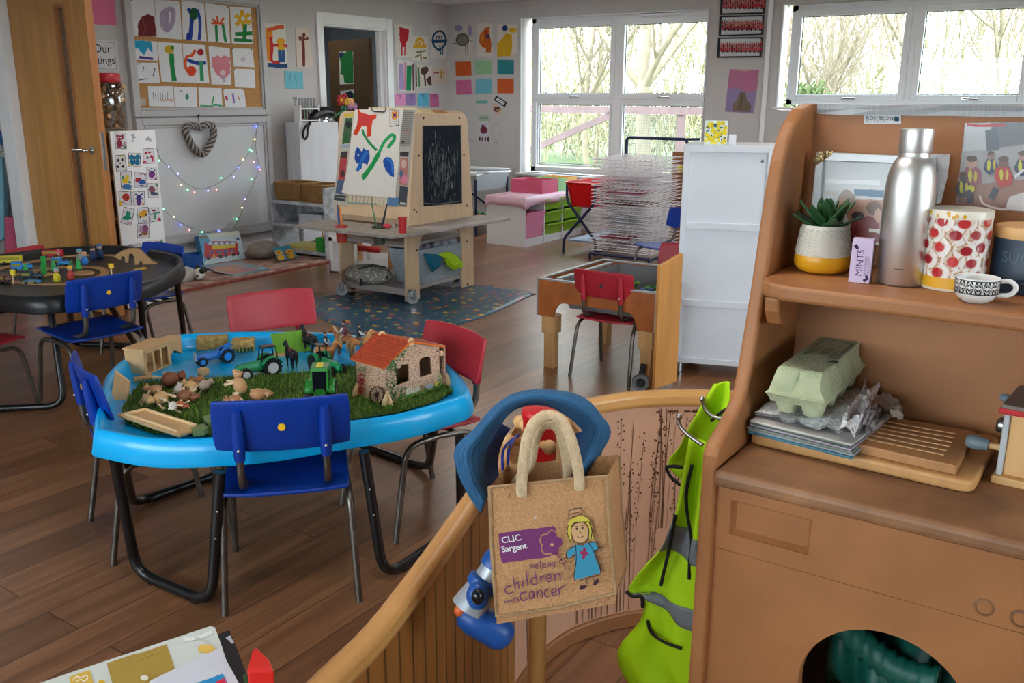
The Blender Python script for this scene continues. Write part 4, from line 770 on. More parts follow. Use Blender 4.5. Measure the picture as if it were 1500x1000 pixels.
# ---- easel
EY0,EY1=4.24,4.90
t=thing('easel','double sided wooden painting easel on castors with a chalkboard side','easel',(5.3,4.57,0))
def side(y,th):
 def P(x,z):return V((x,y,z))
 xl,xr=4.965,5.785
 out=[P(xl,.015)]+[P(xl+.15,.005),P(xl+.15,.36)]+[P(xl+.15+.09*(1-math.cos(a)),.36+.12*math.sin(a))for a in(.4,.8,1.2,1.57)]+[P(xr-.15-.09*(1-math.cos(a)),.36+.12*math.sin(a))for a in(1.57,1.2,.8,.4)]+[P(xr-.15,.36),P(xr-.15,.005),P(xr,.005),P(xr,.56),P(5.715,1.28),P(5.70,1.31),P(5.66,1.325),P(5.15,1.335),P(5.11,1.33),P(5.095,1.30),P(5.0,.56),P(xl+.01,.55)]
 b=MB(); b.prism(out,(0,th,0)); return b
for y,th in((EY0,.02),(EY1-.02,.02)):
 sp_=side(y,th).build('side_panel',BEECH,t,world=True,bevel=.003)
 # chalkboard on the near side panel
s=Sheet((0,EY0,0),NL,(480,130,.18)); s.b.col=(26,32,42); q=[(770,300),(1085,296),(1092,930),(780,955)]
cb_=Sheet((0,EY0,0),NL,(480,130,.18)).page([(764,292),(1092,288),(1098,940),(772,966)],(120,120,122),.0015).page
s.page(q,(30,37,48),.003)
rr=random.Random(5)
for k in range(420):
 x=rr.gauss(930,80); y=rr.gauss(650,130)
 if 790<x<1075 and 320<y<930:l_=rr.uniform(15,70); g=rr.choice([(92,98,106),(120,124,130),(70,78,88),(84,92,100),(160,162,166)]); s.line([(x,y),(x+rr.uniform(-6,6),y+l_)],rr.uniform(1.5,4),g,False)
for q in([(785,930),(900,935),(1080,915)],[(1082,310),(1088,600),(1090,910)],[(775,310),(772,600),(780,940)]):s.line(q,6,(110,114,120))
s.done('chalkboard',None,None,None,pmat('chalk_surface',.85,.2),t)
b=MB()
for(x,y)in((780,238),(1072,238),(742,545),(1108,540),(705,985)):b.lathe([(.009,0),(.007,.003),(0,.003)],py_(480+x*.18,130+y*.18,EY0),10,axis=rot('X',90))
for(x,y)in((650,152),(1022,105),(654,432),(1022,368),(1024,680),(658,766)):b.lathe([(.009,0),(.007,.003),(0,.003)],py_(480+x*.2,280+y*.2,EY0),10,axis=rot('X',90))
b.build('screw',mat('dark_screw',(50,46,44),.4,.8),t,world=True)
# painting boards (front and back), leaning
def board(sgn,name='painting_board'):
 xb,zb,xt,zt=(4.985,.60,5.085,1.345)if sgn<0 else(5.80,.60,5.715,1.345)
 ins=0 if sgn<0 else.06; b=MB(); A=[]; n=8
 for y,z in((EY0-.03+ins,zb),(EY1+.03-ins,zb)):A.append((y,z))
 A+=[(EY1+.03-ins,zt-.06)]+[(EY1+.03-ins-.06*(1-math.cos(a)),zt-.06+.06*math.sin(a))for a in(.5,1.,1.57)]+[(EY0-.03+ins+.06*(1-math.cos(a)),zt-.06+.06*math.sin(a))for a in(1.57,1.,.5)]+[(EY0-.03+ins,zt-.06)]
 def X(z):return xb+(xt-xb)*(z-zb)/(zt-zb)
 b.prism([V((X(z),y,z))for y,z in A],(sgn*.014,0,0)); return b.build(name,BEECH,t,world=True,bevel=.003)
board(-1); board(1)
dB=V((5.085-4.985,0,1.345-.60)).normalized(); nB=V((-dB.z,0,dB.x)); oB=V((4.971,4.24,.60))
ce=(480,130,.18)
def es(off=0.):return Sheet(oB+nB*(.0008+off),nB,ce)
s=es().page([(125,195),(215,190),(160,960),(45,930)],(190,186,172),.001)
s.blob([(135,205),(215,200),(205,225),(130,232)],(216,186,60)).blob([(140,240),(200,235),(185,440),(118,450)],(70,96,70)).ell(170,290,24,30,(40,40,44)).ell(150,400,22,40,(46,100,56)).blob([(115,455),(180,450),(178,480),(110,480)],(150,170,186)).blob([(110,510),(165,510),(155,570),(100,560)],(70,64,64)).blob([(100,570),(160,560),(140,740),(85,740)],(176,70,76)).ell(122,690,18,28,(80,60,60)).blob([(80,745),(140,740),(130,860),(60,850)],(84,100,130)).blob([(55,860),(150,870),(140,920),(50,905)],(70,72,78)).line([(60,880),(140,890)],4,(200,200,200))
s.done('newspaper','narrow newspaper strip showing left of the flower painting on the easel','newspaper','newspapers on the easel')
s=es().page([(580,165),(715,172),(640,962),(560,950)],(178,172,164),.001)
s.blob([(618,170),(705,178),(672,470),(585,468)],(150,146,140))
for k in range(16):s.line([(615-1.5*k,190+17*k),(695-1.8*k,192+17*k)],5,(112,110,106),False)
s.line([(610,342),(675,345)],5,(150,60,56),False).line([(610,357),(672,360)],5,(150,60,56),False).ell(612,432,12,14,(70,66,64)).blob([(590,510),(660,512),(655,555),(588,548)],(54,52,56)).blob([(590,560),(655,565),(645,790),(582,780)],(176,120,116)).ell(620,610,22,36,(206,170,160)).ell(625,740,24,40,(214,130,150)).ell(598,690,14,30,(84,100,140)).blob([(585,790),(650,800),(640,955),(575,945)],(66,70,80)).line([(590,930),(632,936)],16,(200,198,194))
s.done('newspaper','newspaper strip showing right of the flower painting on the easel','newspaper','newspapers on the easel')
s=es().page([(140,855),(580,880),(575,962),(135,915)],(206,198,176),.001)
for k in range(11):s.line([(170+32*k,870+k),(165+32*k,925+2*k)],R.uniform(3,12),R.choice([(190,150,90),(150,160,150),(170,120,100),(210,190,140)]),False)
s.blob([(490,882),(580,885),(572,958),(480,945)],(90,130,170)); s.line([(160,925),(400,938)],10,(120,160,150))
s.done('newspaper','lowest newspaper strip under the flower painting on the easel','newspaper','newspapers on the easel')
s=es(.003).page([(222,168),(620,165),(600,300),(585,450),(580,600),(560,780),(553,888),(160,860),(115,840),(165,640),(190,420)],(222,219,212),.0015)
s.blob([(248,158),(270,190),(330,215),(398,208),(395,240),(365,250),(352,385),(318,392),(318,300),(280,300),(240,375),(205,368),(240,290),(246,220)],(214,66,40)).ell(300,250,52,50,(206,66,66)).line([(330,330),(318,400)],10,(214,80,50))
s.line([(282,332),(300,380),(340,440),(400,500)],20,(40,140,90)).line([(285,735),(340,660),(400,560),(450,450),(500,390),(530,375),(545,395),(530,430),(490,480)],26,(40,160,92)).line([(285,720),(350,640),(420,520)],36,(30,150,80))
s.blob([(240,470),(262,490),(280,520),(292,478),(310,500),(338,500),(342,560),(325,618),(285,600),(275,650),(238,678),(262,610),(235,605),(218,570),(222,510)],(26,76,160)).line([(320,510),(270,600),(240,670)],26,(44,110,190)).ell(250,540,6,10,(200,210,220))
s.blob([(450,580),(480,555),(515,560),(535,600),(540,660),(540,718),(510,708),(475,670),(455,620)],(26,80,166)).line([(480,570),(520,600),(530,690)],16,(50,116,196))
s.done('painting','large white sheet painted with a red flower on the easel','painting')
s=es(.006).page([(505,165),(582,175),(580,300),(505,310)],(56,52,60),.001); s.blob([(510,170),(577,178),(575,295),(510,303)],(216,214,208))
for k in range(8):a=k*PI/4; s.ell(545+18*math.cos(a),215+26*math.sin(a),10,15,(222,120,50)if k%2 else(230,180,60),.1,8)
s.ell(545,215,12,15,(90,50,120)).line([(530,270),(565,265)],5,(150,150,150)).line([(535,286),(560,284)],4,(60,60,60)); s.done('picture_card','small flower card in the upper right corner of the easel painting','card')
b=MB(); ck=[es(.012).pt(p,0)for p in((358,150),(362,176),(375,184),(460,188),(470,178),(470,152))]; b.tube(fillet(ck,.012,3),.0035,6); b.build('bulldog_clip',mat('dark_wire',(50,50,52),.5),label='black wire clip holding the painting at the easel top',cat='clip')
# stacked paper pads behind the board tops
for k,(x,c,lab)in enumerate(((5.25,(222,206,172),'cream card sheet slotted upright behind the easel front board'),(5.40,(206,190,150),'cream card sheet slotted in the middle of the easel top'),(5.56,(176,128,84),'brown board slotted at the rear of the easel top'))):
 b=MB(); b.prism([V((x,y,z))for y,z in((EY0+.06,.9),(EY1-.06,.9),(EY1-.06,1.33),(EY1-.1,1.372-.01*k),(EY0+.12,1.372-.01*k),(EY0+.06,1.33))],(.012,0,0)); b.build('card_sheet',mat('card_tone_%d'%k,c,.8),label=lab,cat='card sheet',group='boards stored in the easel top')
 # trays and shelves
GREYLAM=mat('grey_laminate',(168,160,156),.5,var=.12,scale=6)
def lamin(pts,z,th,name,m,r=.04):
 b=MB(); P=fillet([V((x,y,z))for x,y in pts]+[V((*pts[0],z))],r,4)[:-1]; b.prism(P,(0,0,-th)); return b.build(name,m,t,world=True,bevel=.003)
lamin([(4.59,4.04),(4.59,4.95),(4.96,5.02),(4.96,4.0),(4.75,3.995)],.555,.022,'paint_tray',mat('paint_spattered_laminate',(150,144,136),.6,var=.3,scale=18),.02)
lamin([(4.962,4.0),(4.962,4.236),(5.79,4.236),(5.86,4.2),(5.86,3.93),(5.68,3.92)],.555,.022,'side_tray',GREYLAM,.03)
b=MB(); b.box(4.97,5.78,EY0+.02,EY1-.02,.405,.425); b.build('middle_shelf',GREYLAM,t,world=True,bevel=.003)
b=MB(); b.box(4.97,5.78,EY0+.02,EY1-.02,.075,.10); b.box(4.966,4.985,EY0+.02,EY1-.02,.055,.105); b.build('bottom_shelf',GREYLAM,t,world=True,bevel=.003)
b=MB(); b.box(5.02,5.04,EY0+.02,EY1-.02,.56,.66); b.build('rail',BEECH,t,world=True)
for(x,y,a)in((4.98,4.20,.9),(4.90,4.82,.8),(5.66,4.30,.1),(5.66,4.82,.5)):
 c=V((x,y,.047)); w=MB(); ax=V((math.cos(a),math.sin(a),0)); A=Matrix((V((-ax.y,ax.x,0)),V((0,0,1)),ax)).transposed()
 fk=MB(); fk.tube([c+V((0,0,.05)),c+V((0,0,.062))],.03,12);
 for sg in(-1,1):fk.bar(c+ax*.019*sg,c+ax*.022*sg+V((0,0,.055)),.03,.004,up=ax)
 f=fk.build('castor',CHROME,t,world=True)
 w.lathe([(.028,-.014),(.043,-.014),(.046,-.009),(.046,.009),(.043,.014),(.028,.014),(.02,.008),(.0,.008)],c,20,axis=A); w.lathe([(.0,-.009),(.02,-.009),(.028,-.014)],c,20,axis=A); w.build('wheel',mat('grey_wheel',(176,176,178),.5),f,world=True,smooth=40)
 # paint pots and brushes
def pot(px,py,zt,r,h,name,lab,c):
 p=pz(px,py,zt); p=pz(590,341,.555)if h==.10 else p; b=MB(); b.lathe([(r*.86,0),(r,h),(r*1.12,h),(r*1.12,h+.008),(r*.9,h+.008),(r*.8,.01),(0,.01)],V((p.x,p.y,zt-h)),20); return p,b.build(name,mat(lab[:12],c,.45),smooth=40,label=lab,cat='paint pot',group='paint pots in the easel tray')
pr,_=pot(500,332,.56,.042,.11,'paint_pot','red paint pot hanging at the left end of the easel tray',(176,56,44))
pg,_=pot(555,333,.56,.046,.115,'paint_pot','dark green paint pot hanging in the middle of the easel tray',(62,66,50))
pc,_=pot(592,335,.655,.028,.10,'paint_pot','slim red paint pot standing by the near corner of the easel tray',(190,40,44))
def brush(p,tip,r,c,lab):b=MB(); b.tube([p,V(p).lerp(tip,.6),tip],[r,r*1.1,r*.7],8); b.build('paint_brush',mat('brush_'+lab[:8],c,.5),smooth=60,label=lab,cat='brush')
brush(pg+V((.0,.01,-.05)),pp(544,297,oB-nB*-.12,nB),.005,(60,110,80),'green handled brush leaning left in the dark green pot')
brush(pg+V((0,-.01,-.05)),pp(567,299,oB-nB*-.12,nB),.007,(40,46,58),'dark grey brush leaning right in the dark green pot')
brush(pr+V((0,-.01,-.05)),pp(497,303,oB-nB*-.14,nB),.009,(214,130,40),'orange brush standing in the red pot on the easel')
brush(pr+V((0,.01,-.05)),pp(494,300,oB-nB*-.16,nB),.007,(30,60,130),'blue brush standing in the red pot on the easel')
b=MB(); c=pz(567,331,.57); b.ball(c,(.03,.03,.018)); b.build('sponge',mat('red_sponge',(206,70,80),.9),smooth=180,label='red sponge lying beside the dark green pot',cat='sponge')
# cushion and fabric basket on the bottom shelf
t=thing('spotted_cushion','grey cushion with white spots on the bottom shelf of the easel','cushion',(5.15,4.62,.1))
b=MB(); c=pz(540,402,.16)
b.ball(c,(.15,.2,.075),24,14); m_=mat('spotted_grey_cotton',(150,146,138),.9,var=.0)
N=m_.node_tree.nodes; L=m_.node_tree.links; vo=N.new('ShaderNodeTexVoronoi'); vo.inputs['Scale'].default_value=42; tcx=N.new('ShaderNodeTexCoord'); L.new(tcx.outputs['Object'],vo.inputs['Vector']); cr_=N.new('ShaderNodeValToRGB'); cr_.color_ramp.interpolation='CONSTANT'; cr_.color_ramp.elements[0].color=lin((214,212,204)); cr_.color_ramp.elements[1].color=lin((142,138,130)); cr_.color_ramp.elements[1].position=.3; L.new(vo.outputs['Distance'],cr_.inputs[0]); L.new(cr_.outputs[0],N['Principled BSDF'].inputs['Base Color'])
b.build('cushion_body',m_,t,world=True,smooth=180)
b=MB(); b.tube(bez([c+V((-.1,.0,.055)),c+V((-.02,-.06,.078)),c+V((.06,-.12,.055))],5),.008,6); b.tube(bez([c+V((-.12,-.03,.04)),c+V((-.15,-.06,-.02)),c+V((-.17,-.07,-.05))],4),.007,6); b.tube(bez([c+V((.0,-.15,.03)),c+V((-.02,-.2,.0))],4),.012,6); b.build('ties',mat('navy_tape',(36,38,48),.8),t,world=True,smooth=180)
t=thing('laundry_basket','pale grey woven plastic basket of cloths on the bottom shelf of the easel','basket',(5.47,4.36,.1))
WEAVE=mat('grey_woven_plastic',(176,188,198),.5,var=.12,scale=80,bump=.8,bscale=70)
def hx(z,g):return[V((5.42+x*g,4.40+y*g,z))for x,y in rrect(.62,.30,.05,4)]
b=MB(); b.grid([hx(.102,.8),hx(.12,.84),hx(.24,.93),hx(.36,1.0),hx(.365,1.02),hx(.365,.97),hx(.2,.88),hx(.13,.80)],closed=True); b.face(hx(.102,.8)); b.face(hx(.13,.8)); b.build('basket_body',WEAVE,t,world=True,smooth=40)
b=MB()
for r_ in range(11):
 z=.125+.021*r_; g=.84+.16*(z-.12)/.24+.012
 P=hx(z,g)
 for k in range(len(P)):
  a,c_=P[k],P[(k+1)%len(P)]; n_=max(1,int((c_-a).length/.024))
  for j in range(n_):
   p=a.lerp(c_,(j+.5*(r_%2))/n_); q_=a.lerp(c_,min(1,(j+.5*(r_%2)+.8)/n_)); b.bar(p+V((0,0,-.006)),q_+V((0,0,.008)),.006,.009)
b.build('weave',WEAVE,t,world=True)
def rag(px,col,lab,pts,z=None):
 s=Sheet((0,EY0-.012,0),NL,(480,280,.2)); rr=random.Random(len(lab)); b=MB(); P=[s.pt(p,0)for p in pts]; c=sum(P,V((0,0,0)))/len(P)
 top=[p+V((0,-.012,0))for p in P]; b.prism(P,V((0,-.006,0))); inner=[p.lerp(c,.45)+V((0,-.02-rr.uniform(0,.012),0))for p in P]; b.grid([[p+V((0,-.006,0))for p in P],inner],closed=True); b.face(inner); b.build('cloth',mat('rag_'+lab[:9],col,.9,var=.15,bump=.4,bscale=25),smooth=50,label=lab,cat='cloth',group='cloths in the grey basket')
rag(0,(16,104,132),'teal cloth hanging over the front of the grey basket',[(700,455),(830,465),(826,545),(765,592),(745,560),(720,500)])
rag(0,(172,214,30),'lime green cloth hanging over the front of the grey basket',[(800,465),(880,440),(940,470),(985,520),(985,555),(915,578),(870,540),(845,490)])
b=MB(); rr=random.Random(9)
for k in range(26):b.ball(V((5.42+rr.uniform(-.24,.24),4.40+rr.uniform(-.1,.1),.36+rr.uniform(-.01,.035))),(.05,.04,.03),8,6)
b.build('cloth_heap',mat('mixed_cloth',(176,180,190),.9,var=.5,scale=12,rgb2=(110,90,110),bump=.5,bscale=30),smooth=180,label='heap of pale printed cloths filling the grey basket',cat='cloth',kind='stuff')
# bits behind the easel: white crate, red bags
t=thing('white_crate','low white crate with red cloths behind the easel','crate',(6.5,5.3,0)); ca=py_(520,383,5.3); cz=py_(576,372,5.3)
b=MB(); x0_,x1_=ca.x,cz.x
for a_ in((x0_,x1_,5.28,5.30,0,.11),(x0_,x1_,5.58,5.60,0,.11),(x0_,x0_+.02,5.28,5.6,0,.11),(x1_-.02,x1_,5.28,5.6,0,.11),(x0_,x1_,5.28,5.6,0,.012),(x0_,x1_,5.55,5.6,.11,.42),(x0_,x0_+.02,5.28,5.6,.26,.30),(x0_,x1_,5.28,5.30,.27,.30),(x0_,x0_+.02,5.28,5.31,.1,.42)):b.box(*a_)
b.build('frame',WHITE,t,world=True,bevel=.003)
for k,(pts,lab)in enumerate((([(530,335),(552,336),(545,347),(531,346)],'red cloth bundle on the upper rail of the white crate'),([(536,362),(560,362),(558,371),(545,370)],'red cloth bundle low in the white crate'))):
 P=[py_(x,y,5.26)for x,y in pts]; b=MB(); b.prism(P,V((0,.2,0))); b.build('red_cloth',mat('red_cloth',(190,32,40),.85),bevel=.02,bseg=3,label=lab,cat='cloth',group='red cloths in the white crate')
b=MB(); x=py_(574,400,5.05).x; b.box(x,x+.09,5.05,5.09,0,.34); b.box(x,x+.09,5.45,5.49,0,.34); b.box(x,x+.09,5.05,5.49,.3,.34); b.build('wooden_stool',BEECH2,bevel=.004,label='low wooden stool half hidden behind the easel',cat='stool')
# ---- spotted floor mat
MATM=mat('wipe_clean_mat',(40,84,112),.3,var=.12,scale=5,bump=.3,bscale=5)
N=MATM.node_tree.nodes; L=MATM.node_tree.links; base=N['Principled BSDF'].inputs['Base Color'].links[0].from_socket; prev=base; tcx=N.new('ShaderNodeTexCoord')
for sc_,th_,sd in((9.0,.19,0),(12.,.12,3.7)):
 ad=N.new('ShaderNodeMapping'); ad.inputs['Location'].default_value=(sd,sd*2,0); L.new(tcx.outputs['Object'],ad.inputs[0]); vo=N.new('ShaderNodeTexVoronoi'); vo.inputs['Scale'].default_value=sc_; vo.voronoi_dimensions='2D'; L.new(ad.outputs[0],vo.inputs['Vector'])
 lt=N.new('ShaderNodeMath'); lt.operation='LESS_THAN'; lt.inputs[1].default_value=th_; L.new(vo.outputs['Distance'],lt.inputs[0])
 sp2=N.new('ShaderNodeSeparateColor'); L.new(vo.outputs['Color'],sp2.inputs[0]); cr_=N.new('ShaderNodeValToRGB'); cr_.color_ramp.interpolation='CONSTANT'
 for i,(p_,c_)in enumerate(((0,(180,54,56)),(.25,(214,172,44)),(.5,(60,122,84)),(.72,(150,74,90)),(.86,(206,120,50)))):
  e_=cr_.color_ramp.elements[i]if i<2 else cr_.color_ramp.elements.new(p_); e_.position=p_; e_.color=lin(c_)
 L.new(sp2.outputs[0],cr_.inputs[0]); mx_=N.new('ShaderNodeMix'); mx_.data_type='RGBA'; L.new(lt.outputs[0],mx_.inputs[0]); L.new(prev,mx_.inputs[6]); L.new(cr_.outputs[0],mx_.inputs[7]); prev=mx_.outputs[2]
L.new(prev,N['Principled BSDF'].inputs['Base Color'])
b=MB(); rows=[]; rr=random.Random(11)
for i in range(28):
 row=[]
 for j in range(20):
  u,v=i/27,j/19; q_=V((3.8,3.5,0)).lerp(V((5.78,3.62,0)),u).lerp(V((4.58,4.92,0)).lerp(V((5.86,4.62,0)),u),v); x,y=q_.x,q_.y; z=.004+.012*max(0,math.sin(9*u+4*v))*max(0,math.sin(5*v-3*u+1))*(1 if u>.55 else.4)
  row.append(V((x+.05*math.sin(6*v),y+.03*math.sin(8*u),z)))
 rows.append(row)
b.grid(rows); b.build('floor_mat',MATM,smooth=180,solid=.003,soff=1,label='dark blue wipe clean floor mat with coloured spots under the easel',cat='mat')
# ================================================================ FOREGROUND: dresser, divider, coat stand
MDF=mat('painted_brown_mdf',(163,107,64),.5,var=.12,scale=9,bump=.05,bscale=120)
MDFD=mat('worn_brown_worktop',(150,106,72),.5,var=.3,scale=7,bump=.08,bscale=60,rgb2=(96,64,42))
XB,YS,ZW,XF=1.60,.462,.908,1.236
t=thing('play_kitchen_dresser','brown wooden play kitchen dresser with shelf, worktop and round washer opening','dresser',(1.42,0,0))
PR=[(1.246,0),(1.246,.58),(1.249,.886),(1.248,.925),(1.255,.938),(1.27,.946),(1.325,.97),(1.35,.985),(1.364,1.001),(1.378,1.038),(1.393,1.089),(1.409,1.147),(1.424,1.211),(1.443,1.30),(1.46,1.354),(1.481,1.391),(1.506,1.413),(1.543,1.433),(1.596,1.441),(1.64,1.441),(1.64,0)]
b=MB(); b.prism([V((x,YS,z))for x,z in PR],(0,.024,0)); b.build('side_panel',MDF,t,world=True,bevel=.007,bseg=4)
b=MB(); b.box(XB,XB+.016,-.7,YS,0,1.428); b.build('back_panel',MDF,t,world=True)
b=MB(); rr=random.Random(2); rows=[[V((1.597+rr.uniform(-.002,.003),YS-.005-.05*k,z+rr.uniform(-.001,.001)))for k in range(24)]for z in(1.424,1.432,1.439)]; rows.append([V((1.625,p.y,1.441))for p in rows[0]]); b.grid(rows); b.build('tape_strip',mat('grey_ribbed_tape',(168,172,176),.5,var=.15,scale=20,stretch=(1,30,1)),t,world=True,solid=.002,label='grey ribbed tape along the top edge')
ZS=1.178
def rounded_top(pts,z,th,name,m,bev=.006):b=MB(); b.prism([V((x,y,z))for x,y in pts],(0,0,-th)); return b.build(name,m,t,world=True,bevel=bev,bseg=3)
rounded_top([(XB,YS),(1.40,YS),(1.372,.452),(1.356,.435),(1.348,.41),(1.33,-.7),(XB,-.7)],ZS,.024,'shelf',MDF)
b=MB(); b.prism([V((x,.425,z))for x,z in((1.372,1.154),(1.375,1.13),(1.392,1.108),(1.42,1.098),(1.45,1.104),(1.50,1.122),(XB,1.12),(XB,1.154))],(0,.024,0)); b.build('bracket',MDF,t,world=True,bevel=.005,bseg=3)
rounded_top([(XB,YS),(XF,YS),(XF,-.7),(XB,-.7)],ZW,.026,'worktop',MDFD,.009)
XD=1.262
zs=px_(1045,800,XD).z
sd=Sheet((XD,0,0),(-1,0,0),(1000,700,.3333))
rq=[sd.pt(p,0)for p in((215,85),(585,178),(562,358),(205,255))]; ry0=max(p.y for p in rq); ry1=min(p.y for p in rq)+.005; rz1=max(p.z for p in rq)-.004; rz0=min(p.z for p in rq)+.006
zt=ZW-.026
b=MB(); O_=[(YS,zs),(-.7,zs),(-.7,zt),(YS,zt)]; I_=[(ry0,rz0),(ry1,rz0),(ry1,rz1),(ry0,rz1)]; i_=.006
J_=[(ry0-i_,rz0+i_),(ry1+i_,rz0+i_),(ry1+i_,rz1-i_),(ry0-i_,rz1-i_)]
b.grid([[V((XD+.02,y,z))for y,z in O_],[V((XD,y,z))for y,z in O_],[V((XD,y,z))for y,z in I_],[V((XD+.002,ry0+(y-ry0)*.99,z))for y,z in I_],[V((XD+.011,y,z))for y,z in J_]],closed=True); b.face([V((XD+.011,y,z))for y,z in J_]); b.build('fascia_panel',MDF,t,world=True,smooth=25)
# washer front with a round opening
hc=[sd.pt(p,0)for p in((508,900),(765,672),(1190,890))]
(ax,ay),(bx_,by),(cx_,cy_)=[(p.y,p.z)for p in hc]; D=2*(ax*(by-cy_)+bx_*(cy_-ay)+cx_*(ay-by)); uy=((ax*ax+ay*ay)*(by-cy_)+(bx_*bx_+by*by)*(cy_-ay)+(cx_*cx_+cy_*cy_)*(ay-by))/D; uz=((ax*ax+ay*ay)*(cx_-bx_)+(bx_*bx_+by*by)*(ax-cx_)+(cx_*cx_+cy_*cy_)*(bx_-ax))/D; hr=math.hypot(ax-uy,ay-uz)
b=MB(); n=64; zt2=zs-.0015; circ=[]; rect=[]
for k in range(n):
 a=2*PI*k/n; c_,s_=math.cos(a),math.sin(a); circ.append((uy+hr*c_,uz+hr*s_)); y0_,y1_,z0_,z1_=-.7-uy,YS-uy,.06-uz,zt2-uz
 f=min([(y1_/c_)if c_>1e-6 else(y0_/c_ if c_<-1e-6 else 9),(z1_/s_)if s_>1e-6 else(z0_/s_ if s_<-1e-6 else 9)]); rect.append((uy+f*c_,uz+f*s_))
X1=XD+.0015
b.grid([[V((X1+.018,y,z))for y,z in circ],[V((X1+.004,y,z))for y,z in circ],[V((X1,uy+(y-uy)*1.012,uz+(z-uz)*1.012))for y,z in circ],[V((X1,y,z))for y,z in rect],[V((X1+.018,y,z))for y,z in rect]],closed=True); b.build('washer_front',MDF,t,world=True,smooth=40)
b=MB()
for px,py in((1325,568),(1485,618)):
 p=sd.pt((px,py),-.0005); b.lathe([(.0135,-.001),(.0125,.0015),(.0095,.002),(.0085,-.004),(0,-.006)],p,24,axis=rot('Y',-90))
b.build('knob_hole',MDFD,t,world=True,smooth=50)
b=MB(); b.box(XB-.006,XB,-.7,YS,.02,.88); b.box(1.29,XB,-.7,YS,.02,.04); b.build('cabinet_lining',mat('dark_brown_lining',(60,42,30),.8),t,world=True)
s=Sheet((XB,0,0),(-1,0,0),(1100,0,.2701)).page([(613,620),(812,622),(815,672),(614,670)],(214,216,220),.0008); s.b.col=(50,54,60); o_=s.pt((624,648),s.up()); e_=s.pt((775,652),s.lay)
text_mb(s.b,'ROY BROWN',o_,(0,-1,0),(0,0,1),.0082,space=1.0); s.b.col=(80,84,90); text_mb(s.b,'KITCHENS',s.pt((626,659),s.lay),(0,-1,0),(0,0,1),.0034,bold=.01,space=2.4); s.blob([(778,632),(803,633),(803,657),(778,656)],(36,96,110)).blob([(780,646),(803,640),(803,657),(778,656)],(20,60,90))
s.done('maker_sticker','small white sticker lettered ROY BROWN KITCHENS on the dresser back','sticker')
# green clothes inside the opening
GRN=mat('dark_green_nylon',(10,84,72),.5,var=.25,scale=8,bump=.5,bscale=16)
b=MB(); n=40; rows=[]
for i in range(22):
 u=i/21; row=[]
 for k in range(n):
  v=k/(n-1); y=uy+hr*1.15*(1-2*v)-.02; z=uz-hr*.9+hr*1.78*u*(1-.10*abs(2*v-1.1)); x=1.44-.10*math.sin(PI*min(1,u*1.05))*math.sin(PI*v)**.5+.012*math.sin(v*31+3*u)+.01*math.sin(v*17-5*u)
  row.append(V((x+(.05*(u-.8)if u>.8 else 0),y,z)))
 rows.append(row)
b.grid(rows); b.build('overalls',GRN,smooth=180,solid=.006,label='dark green waterproof overalls bundled inside the round washer opening',cat='clothes')
b=MB(); c=sd.pt((900,740),-.06); rows=[]
for i in range(26):
 u=i/25; p=c+V((.01*math.sin(u*4),.075-.15*u,.022-.05*u-.03*math.sin(u*PI))); rr_=.02*(1+.14*math.sin(i*2.4)); rows.append([p+V((rr_*math.cos(a),0,rr_*1.2*math.sin(a)))for a in[2*PI*k/10 for k in range(10)]])
b.grid(rows,closed=True); b.build('waistband',GRN,bpy.data.objects['overalls'],world=True,smooth=180,solid=.002)
# ---- things on the shelf
def rad(px,P):return px*((V(P)-EYE).dot(FW))/F
def shelf_at(px,py,z=ZS):return pz(px,py,z+.0005)
P=shelf_at(1203,397); r=rad(40,P)
t=thing('succulent_pot','white herringbone and yellow pot with a green succulent on the dresser shelf','plant pot',P); hh=r*1.72
b=MB(); b.lathe([(r*.62,0),(r*.86,hh*.05),(r*.98,hh*.16),(r*1.0,hh*.30),(r*.97,hh*.37)],seg=40); b.build('yellow_base',mat('yellow_glaze',(222,160,30),.35),t,smooth=60)
b=MB(); b.lathe([(r*.97,hh*.37),(r*.93,hh*.5),(r*.85,hh*.75),(r*.80,hh*.97),(r*.785,hh),(r*.75,hh*.985),(r*.74,hh*.86),(0,hh*.86)],seg=40)
for k in range(26):
 a0=2*PI*k/26
 for j in range(9):
  f=.40+.062*j; q=[]
  for d in(-.5,0,.5):
   a=a0+d*2*PI/26; ff=f+.045*(1-abs(d)*2); g=r*(.965-.165*max(0,(ff-.37)/.62))+.0006; q.append((g*math.cos(a),g*math.sin(a),hh*ff))
  b.tube(q,.0011,5)
b.build('pot_wall',mat('white_ribbed_ceramic',(214,208,196),.4,var=.06),t,smooth=60)
b=MB(); b.lathe([(r*.74,hh*.9),(0,hh*.93)],seg=20); b.build('soil',mat('soil',(60,44,34),.95),t)
LEAF=mat('succulent_green',(44,84,46),.45,var=.25,scale=30,spec=.4)
for k in range(17):
 ring_=0 if k<5 else(1 if k<11 else 2); el=(66,38,12)[ring_]; a=k*2.4; L_=r*(.95,1.15,1.25)[ring_]*R.uniform(.9,1.1); w_=r*.34; d=V((math.cos(a)*math.cos(math.radians(el)),math.sin(a)*math.cos(math.radians(el)),math.sin(math.radians(el)))); sd_=V((-math.sin(a),math.cos(a),0)); up_=sd_.cross(d)*-1
 rows=[]
 for i in range(9):
  u=i/8; w=w_*(.5+1.1*u-.2*u*u if u<.55 else 1.05*(1-u)**.55*1.25); c=V((0,0,hh*.9))+d*L_*u+V((0,0,L_*.22*u*u)); th=w_*.26*(1-u*.6)
  rows.append([c+sd_*w*math.cos(q)+up_*th*math.sin(q)-up_*0*w for q in[2*PI*j/10 for j in range(10)]])
 b=MB(); b.grid(rows,closed=True); b.build('leaf',LEAF,t,smooth=180)
